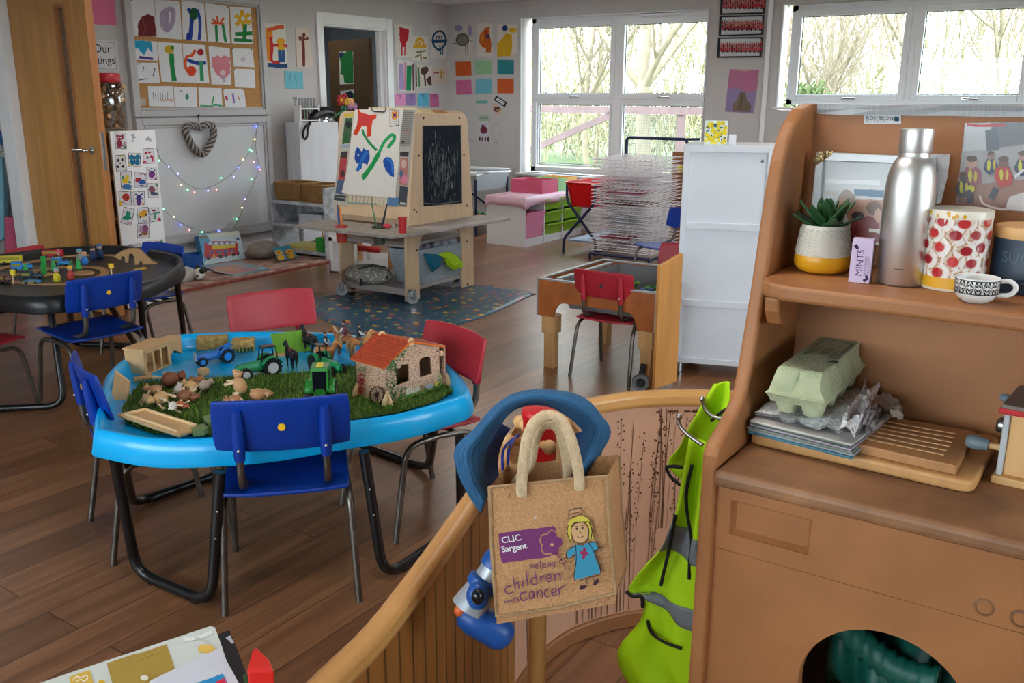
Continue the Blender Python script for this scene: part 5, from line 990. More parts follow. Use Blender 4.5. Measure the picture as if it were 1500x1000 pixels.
 # mints box
q=[shelf_at(1242,413),shelf_at(1273,416)]; ex=(q[1]-q[0]); w=ex.length; ex.normalize(); ey=V((0,0,1)).cross(ex); ht=rad(64,q[0])
t=thing('mints_box','small lilac box lettered MINTS BLACKBERRY between the plant pot and the bottle','box',q[0])
b=MB(); b.hexa([q[0],q[1],q[1]+ey*.022,q[0]+ey*.022],[p+V((0,0,ht))for p in(q[0]+ex*.001,q[1]+ex*.001,q[1]+ey*.022,q[0]+ey*.022)]); b.build('carton',mat('lilac_card',(206,186,216),.5,var=.04),t,world=True,bevel=.001)
b=MB(); nf=ex.cross(V((0,0,1))); b.col=(84,30,96); text_mb(b,'MINTS',q[0]+ex*w*.62+V((0,0,ht*.16)),(0,0,1),-ex,w*.46); b.col=(96,70,110); text_mb(b,'BLACKBERRY',q[0]+ex*w*.80+V((0,0,ht*.2)),(0,0,1),-ex,w*.15,space=1.1); text_mb(b,'SUGAR FREE MINTS',q[0]+ex*w*.93+V((0,0,ht*.2)),(0,0,1),-ex,w*.1)
b.col=(44,30,70)
for(u,v,s_)in((.78,.08,.09),(.88,.12,.08),(.84,.17,.07),(.22,.84,.1),(.28,.80,.08)):c=q[0]+ex*w*u+V((0,0,ht*v))+nf*.0006; b.face([c+(ex*math.cos(a)+V((0,0,1))*math.sin(a))*w*s_ for a in[k*PI/4 for k in range(8)]])
b.build('lettering',PRINT,t,world=True)
# bottle
P=shelf_at(1318,414); r=rad(34.5,P); hb=pv(1340,189,P)-ZS
t=thing('metal_bottle','tall brushed silver metal drinking bottle on the dresser shelf','bottle',P)
ALU=mat('brushed_aluminium',(222,220,217),.42,1.,var=.03,scale=3,stretch=(1,1,40))
b=MB(); b.lathe([(r*.93,0),(r,.003),(r,hb*.58)]+[(r*(1-.42*(1-math.cos(a))),hb*(.58+.235*math.sin(a)))for a in(.2,.45,.7,.95,1.2,1.4)]+[(r*.62,hb*.825),(r*.60,hb*.84),(r*.60,hb*.855)],seg=48); b.build('bottle_body',ALU,t,smooth=50)
b=MB(); b.lathe([(r*.63,hb*.852),(r*.645,hb*.86),(r*.645,hb*.985),(r*.62,hb),(0,hb)],seg=48); b.build('cap',ALU,t,smooth=40)
b=MB(); d_=(EYE-P); d_.z=0; d_.normalize(); sx_=V((-d_.y,d_.x,0)); pts_=[(d_*math.cos(a)+sx_*math.sin(a))*(r+.0002)+V((0,0,hb*.115))for a in(-.3,-.15,0,.1)]; b.tube(pts_,.0004,4); b.build('engraved_line',BLK,t)
# biscuit tin
P=shelf_at(1393,420); r=rad(43,P); ht=pv(1408,306,P)-ZS
t=thing('biscuit_tin','round tin printed with jam biscuits above a yellow band','tin',P)
b=MB(); b.lathe([(r*.98,0),(r,.002),(r,ht*.93)],seg=48); b.build('tin_wall',mat('cream_tin',(226,206,186),.35,var=.05),t,smooth=50)
b=MB(); b.lathe([(r*1.004,.004),(r*1.004,ht*.17)],seg=48); b.build('yellow_band',mat('yellow_tin',(228,170,44),.35),t,smooth=60)
b=MB(); b.lathe([(r*1.0,ht*.905),(r*1.025,ht*.905),(r*1.025,ht*.985),(r*1.0,ht),(0,ht)],seg=48); b.col=(236,226,206); b.c=[(236,228,210)]*len(b.f)
rr=random.Random(4)
for k in range(40):
 a=rr.uniform(0,2*PI); z=ht*rr.uniform(.92,.975); b.col=(230,170,40); b.face([(r*1.027*math.cos(a+.07*math.cos(q)*rr.uniform(.5,1)),r*1.027*math.sin(a+.07*math.cos(q)),z+.003*math.sin(q))for q in[j*PI/3 for j in range(6)]])
b.build('lid',GLOSS,t,smooth=40)
b=MB(); rr=random.Random(8); n_=0
def onc(a,z,off):return V(((r+off)*math.cos(a),(r+off)*math.sin(a),z))
for row in range(5):
 for k in range(9):
  a0=2*PI*(k+.5*(row%2)+rr.uniform(-.16,.16))/9; z0=ht*(.21+.165*row+rr.uniform(-.02,.02)); ra=rr.uniform(.40,.47); rz=r*rr.uniform(.36,.42); o_=.0003+.0004*n_/45; n_+=1
  for f,c,e in((1.0,(190,140,96),0),(.92,(230,208,190),.0001),(.84,(238,230,226),.00015),(.46,(206,150,130),.0002),(.40,rr.choice([(186,30,40),(200,50,52),(160,24,40)]),.0003)):
   b.col=c; pts_=[onc(a0+ra*f*math.cos(q)*(1+.04*math.sin(5*q)),min(ht*.905,max(ht*.17,z0+rz*f*math.sin(q))),o_+e)for q in[j*2*PI/14 for j in range(14)]]; b.face(pts_)
b.build('biscuit_print',GLOSS,t)
# canister
P=shelf_at(1506,424); r=rad(54,P); ht=pv(1490,346,P)-ZS
t=thing('sugar_canister','dark blue canister with a wooden lid lettered SUGAR at the right frame edge','canister',P)
NAVY=mat('dark_blue_enamel',(44,62,80),.45,var=.05)
b=MB(); b.lathe([(r*.97,0),(r,.004),(r,ht*.18),(r*1.015,ht*.2),(r,ht*.22),(r,ht*.26),(r*1.015,ht*.28),(r,ht*.3),(r,ht),(r*.97,ht)],seg=48); b.build('canister_body',NAVY,t,smooth=40)
b=MB(); b.lathe([(r*1.0,ht),(r*1.01,ht+.002),(r*1.01,ht+.012),(r*.97,ht+.016),(0,ht+.016)],seg=40); b.build('wooden_lid',BEECH2,t,smooth=40)
b=MB(); b.col=(78,96,112); tm=MB(); text_mb(tm,'SUGAR',(0,0,0),(1,0,0),(0,1,0),r*.42,bold=.01,align='CENTER'); d_=(EYE-P); az=math.atan2(d_.y,d_.x)-.12
b.add([((r+.0008)*math.cos(az+v.x/r),(r+.0008)*math.sin(az+v.x/r),ht*.58+v.y)for v in tm.v],tm.f); b.build('embossed_letters',TOY,t)
# espresso cup
P=shelf_at(1428,441); r=rad(30,P); hc_=r*1.22
t=thing('espresso_cup','small white cup with a black geometric band at the shelf edge','cup',P)
WC=mat('white_porcelain',(226,224,220),.25,var=.02)
b=MB(); pf=[(r*.55,0),(r*.6,hc_*.03),(r*.82,hc_*.16),(r*.95,hc_*.34),(r,hc_*.55),(r*1.0,hc_*.97),(r*.985,hc_),(r*.96,hc_*.97),(r*.95,hc_*.5),(r*.75,hc_*.18),(0,hc_*.1)]; b.lathe(pf,seg=48); b.build('cup_body',WC,t,smooth=60)
hd_=V((.30,-.95,0)); b=MB(); b.tube(bez([hd_*r*.97+V((0,0,hc_*.85)),hd_*r*1.45+V((0,0,hc_*.86)),hd_*r*1.72+V((0,0,hc_*.62)),hd_*r*1.5+V((0,0,hc_*.34)),hd_*r*.93+V((0,0,hc_*.28))],6),r*.12,10); b.build('handle',WC,t,smooth=180)
b=MB(); b.col=(24,24,30); n_=16
for k in range(n_):
 a=2*PI*k/n_; w_=PI/n_
 for sg in(-1,1):
  for(z0,z1)in((.66,.90),(.66,.42)):
   for tri in(((0,z0),(sg*.95,z1),(sg*.35,z1)),((0,z0),(sg*.95,(z0*.75+z1*.25)),(sg*.95,(z0*.3+z1*.7)))):
    b.face([(r*1.006*math.cos(a+w_*u),r*1.006*math.sin(a+w_*u),hc_*z)for u,z in tri])
for z in(.40,.92):b.tube([(r*1.003*math.cos(a),r*1.003*math.sin(a),hc_*z)for a in[k*PI/24 for k in range(48)]],.0006,4,closed=True)
b.build('black_pattern',GLOSS,t)
# framed photograph behind the plant, photograph on the back panel
cs=(1100,170,.2701)
s=Sheet((1.568,0,1.19),V((-1,0,.05)),cs); fq=[(365,192),(1010,222),(985,700),(318,690)]; F_=[s.pt(p,0)for p in fq]
t=thing('framed_photograph','silver framed children photograph leaning behind the plant pot and the bottle','framed photograph',F_[3])
inn=[s.pt(p,0)for p in((402,240),(960,262),(940,690),(372,680))]; b=MB()
for i in range(4):b.prism([F_[i],F_[(i+1)%4],inn[(i+1)%4],inn[i]],V((-.012,0,0)))
b.build('frame',mat('pale_silver_frame',(188,190,192),.4,.3),t,world=True,bevel=.002)
s.page([(402,240),(960,262),(940,690),(372,680)],(204,206,208),.001); s.blob([(402,340),(700,350),(700,375),(402,365)],(226,228,230)).blob([(402,400),(480,400),(470,432),(400,430)],(190,184,180)).blob([(560,395),(722,400),(718,442),(560,430)],(80,112,140)).blob([(470,450),(720,455),(700,690),(520,690),(540,580)],(176,132,112)).blob([(545,555),(640,540),(690,560),(700,690),(530,690)],(124,42,46)).ell(520,455,46,56,(150,130,120)).ell(500,480,36,34,(196,152,130)).ell(668,500,42,40,(120,96,80)).ell(690,540,20,40,(200,160,140)).ell(580,540,34,22,(60,44,56)).blob([(640,610),(712,612),(708,640),(640,625)],(220,214,210)).ell(985,340,10,14,(110,30,40)).ell(990,410,8,14,(40,44,80))
s.done('photo_print',None,None,None,GLOSS,t)
s2=Sheet((1.562,0,1.19),V((-1,0,.05)),cs); W_=[s2.pt(p,0)for p in((960,205),(1080,206),(1065,330),(1030,470),(985,480))]; b=MB(); b.prism(W_,V((.003,0,0))); b.build('plastic_sleeve',mat('crinkled_clear_film',(196,196,200),.15,spec=.8,var=.2,scale=20,bump=.8,bscale=40),t,world=True)
W_=[s2.pt(p,0)for p in((348,235),(372,195),(400,184),(456,190),(440,215),(400,240),(350,272))]; b=MB(); b.prism(W_,V((-.006,0,0))); b.build('gold_wrap',mat('gold_foil',(150,126,86),.3,.7,var=.4,scale=40,bump=.8,bscale=60),t,world=True)
s=Sheet((XB,0,0),(-1,0,0),cs).page([(1162,38),(1520,30),(1520,515),(1440,516),(1300,495),(1112,478)],(168,166,170),.001)
s.blob([(1162,38),(1300,40),(1290,180),(1150,190)],(190,194,198)).blob([(1300,36),(1520,30),(1520,150),(1340,170)],(110,116,124)).line([(1170,45),(1240,52),(1380,48)],14,(180,50,60)).blob([(1270,80),(1340,60),(1345,180),(1280,190)],(96,104,116)).blob([(1130,380),(1500,340),(1500,515),(1120,480)],(150,110,96))
for(x,y,hc2,body,k_)in((1198,250,(186,150,136),(150,90,100),1.2),(1300,215,(150,120,110),(40,60,96),.8),(1368,250,(120,80,70),(180,50,44),1.1),(1470,215,(170,130,120),(60,70,96),.9),(1150,330,(90,80,86),(60,56,66),.9)):s.ell(x,y+70*k_,46*k_,56*k_,body,.15).ell(x-10,y+60*k_,10,34,(200,196,60),.2).ell(x+20,y+64*k_,8,30,(206,180,70),.2).ell(x,y,24*k_,28*k_,hc2,.1).ell(x,y-16*k_,24*k_,14*k_,(90,70,60),.2)
s.ell(1190,395,24,20,(206,200,70)).line([(1180,400),(1190,470)],30,(50,50,60)).line([(1330,390),(1300,450)],34,(56,56,70)).line([(1240,430),(1270,480),(1400,505),(1500,440)],12,(214,200,196)).line([(1430,330),(1480,290)],14,(210,212,220)).blob([(1400,440),(1520,400),(1520,515),(1380,508)],(196,190,190))
s.done('pinned_photograph','laminated photograph of children in red and yellow vests on the dresser back','photograph',None,GLOSS)
# ---- things on the worktop
cw=(1040,480,.32)
def wt(x,y,z):return pz(1040+x*.32,480+y*.32,z)
z1=ZW+.019
A_,B_,C_,D_=wt(170,478,z1),wt(1210,712,z1),wt(1330,492,z1),wt(400,395,z1)
b=MB(); P_=fillet([(A_+B_)/2,B_,C_,D_,A_,(A_+B_)/2],.022,5)[:-1]; b.prism(P_,(0,0,-.0185)); b.build('chopping_board',mat('light_beech_board',(196,146,92),.45,var=.14,scale=4,stretch=(2,9,2)),bevel=.005,bseg=4,smooth=40,label='thick rounded wooden chopping board on the dresser worktop',cat='board')
z2=z1+.0155
q=[wt(600,515,z2),wt(1130,632,z2),wt(1215,472,z2),wt(740,392,z2)]
b=MB(); b.prism(q,(0,0,-.015)); tb=b.build('slotted_bread_board',mat('oak_bread_board',(176,126,80),.5,var=.14,scale=4,stretch=(2,9,2)),bevel=.002,label='thin wooden bread board with slots on top of the chopping board',cat='board')
b=MB()
for k in range(6):
 f=.2+.125*k; a=q[0].lerp(q[3],f).lerp(q[1].lerp(q[2],f),.12); c=q[0].lerp(q[3],f).lerp(q[1].lerp(q[2],f),.86); b.bar(a+V((0,0,.0002)),c+V((0,0,.0002)),.006,.0014)
b.build('slot',mat('pale_slot_wood',(214,170,120),.5),tb,world=True)
# magazines, crumpled papers
zz=z1+.0006; MC=[(60,120,140),(150,160,170),(120,130,120),(170,160,176),(90,110,90),(190,186,182)]
for k in range(6):
 th=(.005,.004,.0045,.004,.004,.004)[k]; d=.8*k*(-1)**k
 q=[wt(172+d,486-20*k,zz+th),wt(655+d*2,603-26*k,zz+th),wt(800,470-20*k,zz+th),wt(330,380-18*k,zz+th)]; q=[wt(172+5*k*(k%2),470,zz+th),wt(650-8*(k%3),592,zz+th),wt(800,452,zz+th),wt(345,375,zz+th)]if k<1 else[p+V((R.uniform(-.005,.005),R.uniform(-.005,.005),th))for p in base_q]
 base_q=q; b=MB(); b.prism(q,(0,0,-th+.0003)); zz=q[0].z; b.build('magazine',mat('magazine_%d'%k,MC[k],.35,var=.35,scale=14),bevel=.0015,label=('lowest magazine of the stack on the chopping board, teal edged','second magazine from the bottom of the stack under the egg box','third magazine from the bottom of the stack under the egg box','third magazine from the top of the stack under the egg box','second magazine from the top of the stack under the egg box','top magazine of the stack, under the crumpled newspaper')[k],cat='magazine',group='magazines under the egg box')
ZM2=zz
NEWS=mat('printed_newsprint',(240,239,242),.8,var=.3,scale=150,rgb2=(184,184,190),bump=.3,bscale=20)
def paper(pts,z,lab,seed,h=.012,m=NEWS):
 rr=random.Random(seed); Q=[wt(x,y,z)for x,y in pts]; n=14; rows=[]
 for i in range(n):
  u=i/(n-1); row=[]
  for j in range(n):
   v=j/(n-1); p=Q[0].lerp(Q[1],u).lerp(Q[3].lerp(Q[2],u),v); row.append(p+V((rr.uniform(-.002,.002),rr.uniform(-.002,.002),h*(.3+.4*math.sin(5*u+seed)*math.sin(4*v)+rr.uniform(0,.45))if 0<i<n-1 and 0<j<n-1 else rr.uniform(0,h*.7))))
  rows.append(row)
 b=MB(); b.grid(rows); b.grid([[p+V((0,0,-.004))for p in row]for row in rows]); return b.build('newspaper',m,smooth=50,label=lab,cat='newspaper',group='crumpled newspapers under the egg box')
paper([(200,395),(590,478),(770,262),(420,260)],ZM2+.005,'crumpled folded newspaper directly under the egg box',3,.014)
b=MB(); c0=wt(625,465,ZM2+.018); c1_=wt(745,265,ZM2+.018); dd=c1_-c0; rows=[]
for i in range(30):
 u=i/29; rows.append([c0+dd*u+V((math.cos(a)*.010*(1+R.uniform(-.15,.15)),math.sin(a)*.012*(1+R.uniform(-.15,.15)),.010*math.cos(a*2+u*9)+.004*R.uniform(-1,1)))for a in[k*2*PI/12 for k in range(12)]])
b.grid(rows,closed=True); b.build('newspaper',NEWS,smooth=40,label='torn crinkled newspaper edge along the right side of the egg box',cat='newspaper',group='crumpled newspapers under the egg box')
paper([(650,475),(745,480),(800,345),(720,350)],ZM2+.004,'rolled pale paper between the egg box and the bread board',6,.018,mat('plain_paper',(186,184,188),.8,var=.1))
paper([(700,330),(880,425),(890,370),(800,310)],ZM2+.010,'brown paper flap sticking out over the bread board',9,.012,mat('brown_paper',(164,148,134),.85,var=.1))
# egg box
ze=ZM2+.017
a0,a1,a2=wt(262,388,ze),wt(510,436,ze),wt(690,215,ze)
ex=(a1-a0); wE=ex.length; ex.normalize(); ey=(a2-a1); lE=ey.length; ey=ey.normalized(); ey=(ey-ex*ey.dot(ex)).normalized(); ez=V((0,0,1))
EGG=mat('pale_green_pulp',(176,182,148),.9,var=.08,scale=30,bump=.35,bscale=160)
t=thing('egg_box','pale green cardboard egg box lying on crumpled newspaper on the worktop','egg box',a0)
def eg(u,v,z):return a0+ex*u*wE+ey*v*lE+ez*z
b=MB(); n=5
for i in range(n):
 for j in range(2):b.lathe([(.0,0),(wE*.17,.001),(wE*.215,.012),(wE*.25,.030)],eg(.26+.48*j,(i+.5)/n,0),14,axis=Matrix((ex,ey,ez)).transposed(),sy=1.0)
b.hexa([eg(.03,.015,.02),eg(.97,.015,.02),eg(.97,.985,.02),eg(.03,.985,.02)],[eg(-.02,-.01,.032),eg(1.02,-.01,.032),eg(1.02,1.01,.032),eg(-.02,1.01,.032)]); b.build('egg_tray',EGG,t,world=True,smooth=50)
b=MB(); rows=[]
def lid(g,z,ind=0):
 row=[]
 for(u,v,k)in[(u_,0,0)for u_ in[i/12 for i in range(12)]]+[(1,i/30,1)for i in range(30)]+[(1-i/12,1,2)for i in range(12)]+[(0,1-i/30,3)for i in range(30)]:
  d=0
  if ind and k in(0,2):d=-.012*ind*max(0,math.cos(2*PI*(u-.5)*2))*.5+.004*ind*abs(math.sin(PI*u*2))
  if ind and k in(1,3):d=-.006*ind*max(0,math.cos(2*PI*v*n))
  nx={0:(0,-1),1:(1,0),2:(0,1),3:(-1,0)}[k]; uu=.5+(u-.5)*g; vv=.5+(v-.5)*(1-(1-g)*.45); row.append(eg(uu,vv,z)+ex*nx[0]*d+ey*nx[1]*d)
 return row
rows=[lid(1.06,.033),lid(1.09,.0335),lid(1.09,.036),lid(1.02,.038),lid(.97,.05,1),lid(.90,.064,.9),lid(.83,.073,.2),lid(.76,.075)]
b.grid(rows,closed=True); b.face(rows[-1]); b.build('egg_box_lid',EGG,t,world=True,smooth=40)
b=MB(); b.col=(92,104,84)
def et(txt,u,v,sz,bold=0.,col=(92,104,84)):b.col=col; text_mb(b,txt,eg(u,v,.0755),ey,-ex,sz,bold=bold)
et('EGGS',.62,.40,wE*.2,.02); et('MIXED SIZES',.76,.36,wE*.1,0,(60,70,110)); et('BOX OF 10',.8,.78,wE*.1,.01); et('Free Range',.36,.38,wE*.12)
q=[(.24,.33),(.24,.72),(.82,.72),(.82,.33)]; b.col=(80,92,76); b.tube([eg(u,v,.0758)for u,v in q],.0008,4,closed=True)
b.face([eg(.86+.10*math.cos(a),.26+.055*math.sin(a),.0757)for a in[k*PI/8 for k in range(9)]]); b.build('printing',PRINT,t,world=True)
# wooden toy coffee machine at the edge
zt_=ZW
c0=wt(1285,690,zt_+.006); c1_=wt(1480,735,zt_+.006); ex=(c1_-c0).normalized(); ey=V((-ex.y,ex.x,0)); ey=ey if ey.x>0 else-ey
t=thing('toy_coffee_machine','wooden toy machine with a grey red edged top and grey knob at the worktop end','toy',c0)
def tc_(u,v,z):return c0+ex*u+ey*v+V((0,0,z))
def tb_(name,u0,u1,v0,v1,za,zb_,m,bev=.002):b=MB(); b.hexa([tc_(u0,v0,za),tc_(u1,v0,za),tc_(u1,v1,za),tc_(u0,v1,za)],[tc_(u0,v0,zb_),tc_(u1,v0,zb_),tc_(u1,v1,zb_),tc_(u0,v1,zb_)]); return b.build(name,m,t,world=True,bevel=bev)
hT=rad(105,c0)
tb_('base',0,.16,0,.12,-.006,.006,BEECH2); tb_('side_panel',.004,.012,.006,.114,.006,hT,mat('pale_grey_toy',(186,190,194),.5)); tb_('body',.012,.15,.012,.108,.006,hT*.94,BEECH2); tb_('lid',.0,.16,.0,.12,hT,hT+.010,mat('grey_toy_lid',(120,108,100),.5)); tb_('lid_rim',-.002,.162,-.002,.122,hT-.004,hT+.0045,mat('red_toy',(190,30,36),.4))
b=MB(); k0=tc_(.0,.03,hT*.38); b.tube([k0+ex*.02,k0-ex*.022],.005,10); b.build('dowel',BEECH2,t,world=True,smooth=60)
b=MB(); b.lathe([(.0085,0),(.0085,.004),(.011,.014),(.010,.026),(.006,.031),(0,.032)],k0-ex*.014,20,axis=Matrix((V((0,0,1)),ex.cross(V((0,0,1)))*-1,-ex)).transposed()); b.build('knob',mat('grey_blue_toy',(116,128,138),.5),t,world=True,smooth=50)
b=MB(); b.lathe([(.011,0),(.012,.012),(.009,.016),(0,.016)],tc_(.004,.06,hT*.62),20,axis=Matrix((V((0,0,1)),ex.cross(V((0,0,1)))*-1,-ex)).transposed()); b.build('dial',STEEL,t,world=True,smooth=40)
b=MB(); k0=tc_(.0,.07,hT+.0); b.ball(k0-ex*.008,(.008,.008,.006)); b.build('latch',mat('grey_blue_toy',(116,128,138),.5),t,world=True,smooth=180)
# ---- curved divider
RAIL=mat('varnished_beech_rail',(196,144,84),.35,var=.14,scale=4,stretch=(1,1,5))
CP=[(.30,.70),(.55,.762),(.73,.805),(.869,.831),(.991,.868),(1.137,.918),(1.286,.972),(1.392,1.010),(1.56,1.068),(1.72,1.108),(1.86,1.112),(1.95,1.095),(2.03,1.058),(2.10,1.012),(2.155,.955),(2.20,.895),(2.24,.82),(2.27,.74)]
path=bez([(x,y,0)for x,y in CP],6)
def inward(k):d=(path[min(k+1,len(path)-1)]-path[max(k-1,0)]).normalized(); return V((d.y,-d.x,0))
def ribbon(i0,i1,o0,o1,za,zb_,name,m,par,bev=0.,lab=None):
 b=MB(); rows=[[path[k]+inward(k)*o+V((0,0,z))for k in range(i0,i1+1)]for o,z in((o0,za),(o1,za),(o1,zb_),(o0,zb_),(o0,za))]; b.grid(rows)
 for k in(i0,i1):b.face([path[k]+inward(k)*o+V((0,0,z))for o,z in((o0,za),(o1,za),(o1,zb_),(o0,zb_))])
 return b.build(name,m,par,world=True,smooth=40,bevel=bev,bseg=3,label=lab)
BAM=mat('bamboo_print_panel',(150,96,44),.5,var=.2,scale=6,stretch=(4,4,.5))
def grooves(m):
 N=m.node_tree.nodes; L=m.node_tree.links; bs=N['Principled BSDF']; src=bs.inputs['Base Color'].links[0].from_socket; tc=N.new('ShaderNodeTexCoord'); wv=N.new('ShaderNodeTexWave'); wv.inputs['Scale'].default_value=6; wv.inputs['Distortion'].default_value=.4; L.new(tc.outputs['Object'],wv.inputs['Vector']); cr=N.new('ShaderNodeValToRGB'); cr.color_ramp.elements[0].position=.0; cr.color_ramp.elements[0].color=(.25,.25,.25,1); cr.color_ramp.elements[1].position=.07; cr.color_ramp.elements[1].color=(1,1,1,1); L.new(wv.outputs[0],cr.inputs[0]); mx=N.new('ShaderNodeMix'); mx.data_type='RGBA'; mx.blend_type='MULTIPLY'; mx.inputs[0].default_value=1; L.new(src,mx.inputs[6]); L.new(cr.outputs[0],mx.inputs[7]); L.new(mx.outputs[2],bs.inputs['Base Color'])
grooves(BAM)
SKN=mat('pinkish_print_panel',(192,146,118),.5,var=.05,scale=4)
sp_=51; n_=len(path)-1
for(i0,i1,lab,pm,nm)in((0,sp_,'curved play divider section with bamboo panel and wooden top rail, left of the bag',BAM,'bamboo_panel'),(sp_,n_,'curved play divider section with grass print panel, behind the bag',SKN,'print_panel')):
 t=thing('play_divider',lab,'divider',path[(i0+i1)//2],group='curved play divider sections')
 ribbon(i0,i1,-.016,.020,.655,.70,'top_rail',RAIL,t,.014); ribbon(i0,i1,-.004,.004,.045,.657,nm,pm,t); ribbon(i0,i1,-.010,.014,.0,.05,'bottom_rail',mat('dark_beech_rail',(140,92,54),.45,var=.14),t,.006)
 DV=t
 # grass drawing on the print panel
b=MB(); b.col=(96,60,40); rr=random.Random(6)
def gp(s_,z):k=min(n_-1,max(0,int(s_))); f=s_-k; return path[k].lerp(path[k+1],f)+inward(k)*.0052+V((0,0,z))
def gl(pts,w):b.strip([gp(s_-w,z)for s_,z in pts],[gp(s_+w,z)for s_,z in pts])
for k in range(58):
 s0=sp_+2+rr.uniform(0,n_-sp_-3); h_=rr.uniform(.30,.58); dr=rr.uniform(-2.2,2.2); z0=.055 if k%3 else.30
 pts=[(s0+dr*(u**1.6),z0+h_*u)for u in[j/8 for j in range(9)]]; pts=[(s_,min(z,.648))for s_,z in pts]; gl(pts,rr.uniform(.03,.09))
 if k%2==0:
  for j in range(34):
   u=rr.uniform(.45,1); s_=s0+dr*u**1.6+rr.uniform(-.9,.9); z=min(.64,z0+h_*u+rr.uniform(-.03,.03)); g=rr.uniform(.0012,.003); c=gp(s_,z); dxx=(gp(s_+.3,z)-c).normalized(); b.face([c+dxx*g*math.cos(a)+V((0,0,g*1.3*math.sin(a)))for a in(0,1.05,2.1,3.14,4.2,5.2)])
 if k%5==0:
  for j in range(4):u=rr.uniform(.3,.9); s_=s0+dr*u**1.6; z=z0+h_*u; gl([(s_,min(z,.64)),(s_+rr.uniform(-1.2,1.2),min(.645,z+.06))],.025)
b.build('grass_drawing',PRINT,DV,world=True)
# ---- coat stand
SX,SY,DZ=1.285,.80,-.048; sp0=V((SX,SY,0))
t=thing('coat_stand','small wooden coat stand with a red cap and round pegs','coat stand',sp0)
b=MB(); b.tube([sp0+V((0,0,.02)),sp0+V((0,0,.955+DZ))],.017,16); b.build('pole',RAIL,t,world=True,smooth=60)
RC=mat('red_plastic_cap',(196,20,28),.4,spec=.5)
b=MB(); b.lathe([(.026,.862),(.029,.87),(.030,.955),(.032,.958),(.033,.968),(.030,.973),(.0,.975)],sp0+V((0,0,DZ)),28); b.build('cap',RC,t,world=True,smooth=40)
ct_=V((-FW.x,-FW.y,0)).normalized(); rt_=V((RT.x,RT.y,0)).normalized()
PEG=[(ct_*.55-rt_*.83).normalized(),(ct_*.98+rt_*.2).normalized(),(rt_*.7-ct_*.7).normalized(),(-rt_*.5-ct_*.86).normalized()]
for d in PEG:
 b=MB(); c=sp0+V((0,0,.915+DZ)); b.tube([c+d*.02,c+d*.062+V((0,0,.012))],[.0085,.0085],12); b.ball(c+d*.068+V((0,0,.0135)),.0125,14,9); b.build('peg',BEECH2,t,world=True,smooth=50)
for k in range(4):a=k*PI/2+.5; b=MB(); b.tube(bez([sp0+V((0,0,.16)),sp0+V((math.cos(a)*.07,math.sin(a)*.07,.10)),sp0+V((math.cos(a)*.16,math.sin(a)*.16,.013))],5),.013,10); b.build('foot',RAIL,t,world=True,smooth=60)
# ---- jute bag
bd=1.335; bo=EYE+ray(800,800)*(bd/ray(800,800).dot(FW)); bn=(ct_*.995-rt_*.10+V((0,0,.02))).normalized()
cb2=(640,740,.26667)
BG=Sheet(bo,bn,cb2)
JUTE=mat('jute_weave',(190,142,98),.95,var=.22,scale=300,bump=.5,bscale=220)
t=thing('jute_bag','jute tote bag lettered CLIC Sargent hanging from the coat stand','bag',bo)
def bq(x,y,o=0.):return pp(x,y,bo+bn*o,bn)
fr=[(717,713),(760,709),(820,703),(889,697),(893,780),(902,868),(820,889),(727,902),(720,800)]
b=MB(); f0=[bq(x,y)for x,y in fr]; bk=[p-bn*.075+rt_*.018+V((0,0,.004))for p in f0]; ins=[p.lerp(sum(f0,V((0,0,0)))/len(f0),.0)for p in f0]
b.face(f0); b.face(bk[::-1])
for i in range(3,len(fr)):j=(i+1)%len(fr); m0=(f0[i]+bk[i])/2; m1=(f0[j]+bk[j])/2; b.face([f0[i],f0[j],m1,m0]); b.face([m0,m1,bk[j],bk[i]])
b.build('bag_body',JUTE,t,world=True)
def piping(pts,r_):bb=MB(); bb.tube(pts,r_,8); return bb
b=piping([bq(x,y,.001)for x,y in((889,697),(893,780),(902,868),(820,889),(727,902),(720,800),(717,713))],.0028)
b.tube([bq(x,y,.001)for x,y in((717,713),(760,709),(820,703),(889,697))],.0022,8); b.tube([bk[3],bk[4],bk[5]],.0025,8); b.tube([f0[5],bk[5]],.0022,6)
rr=random.Random(12)
for k in range(26):
 u=rr.random(); p=bq(902-175*u,870+32*u,.002); b.tube([p,p+V((rr.uniform(-.006,.006),rr.uniform(-.006,.006),rr.uniform(-.012,.002)))],.0005,4)
b.build('piping',mat('jute_piping',(166,132,96),.95,var=.2,scale=60),t,world=True,smooth=60)
fl=MB(); g=[bq(x,y)for x,y in((727,902),(902,868))]; fl.hexa([g[0]-V((0,0,.016))-bn*.004,g[1]-V((0,0,.02))-bn*.004,g[1]-bn*.07-V((0,0,.016)),g[0]-bn*.07-V((0,0,.016))],[g[0],g[1],g[1]-bn*.072,g[0]-bn*.072]); fl.build('bag_base',JUTE,t,world=True)
ROPE=mat('cream_cotton_rope',(206,180,144),.9,var=.15,scale=120,bump=.5,bscale=260)
def rope(pts,r_=.0078):b=MB(); b.tube(bez(pts,6),r_,12); b.build('handle',ROPE,t,world=True,smooth=180)
ch2=lambda x,y,o:bq(640+x*.23,550+y*.23,o)
rope([ch2(540,760,.004),ch2(540,690,.006),ch2(555,520,.008),ch2(575,400,.006),ch2(620,300,.0),ch2(700,252,-.006),ch2(780,275,-.004),ch2(840,370,.002),ch2(880,500,.006),ch2(905,640,.005),ch2(908,720,.004)])
rope([ch2(500,690,-.06),ch2(590,560,-.055),ch2(620,420,-.045),ch2(660,330,-.03),ch2(720,305,-.025),ch2(775,340,-.03),ch2(810,440,-.045),ch2(830,560,-.055),ch2(835,680,-.06)],.008)
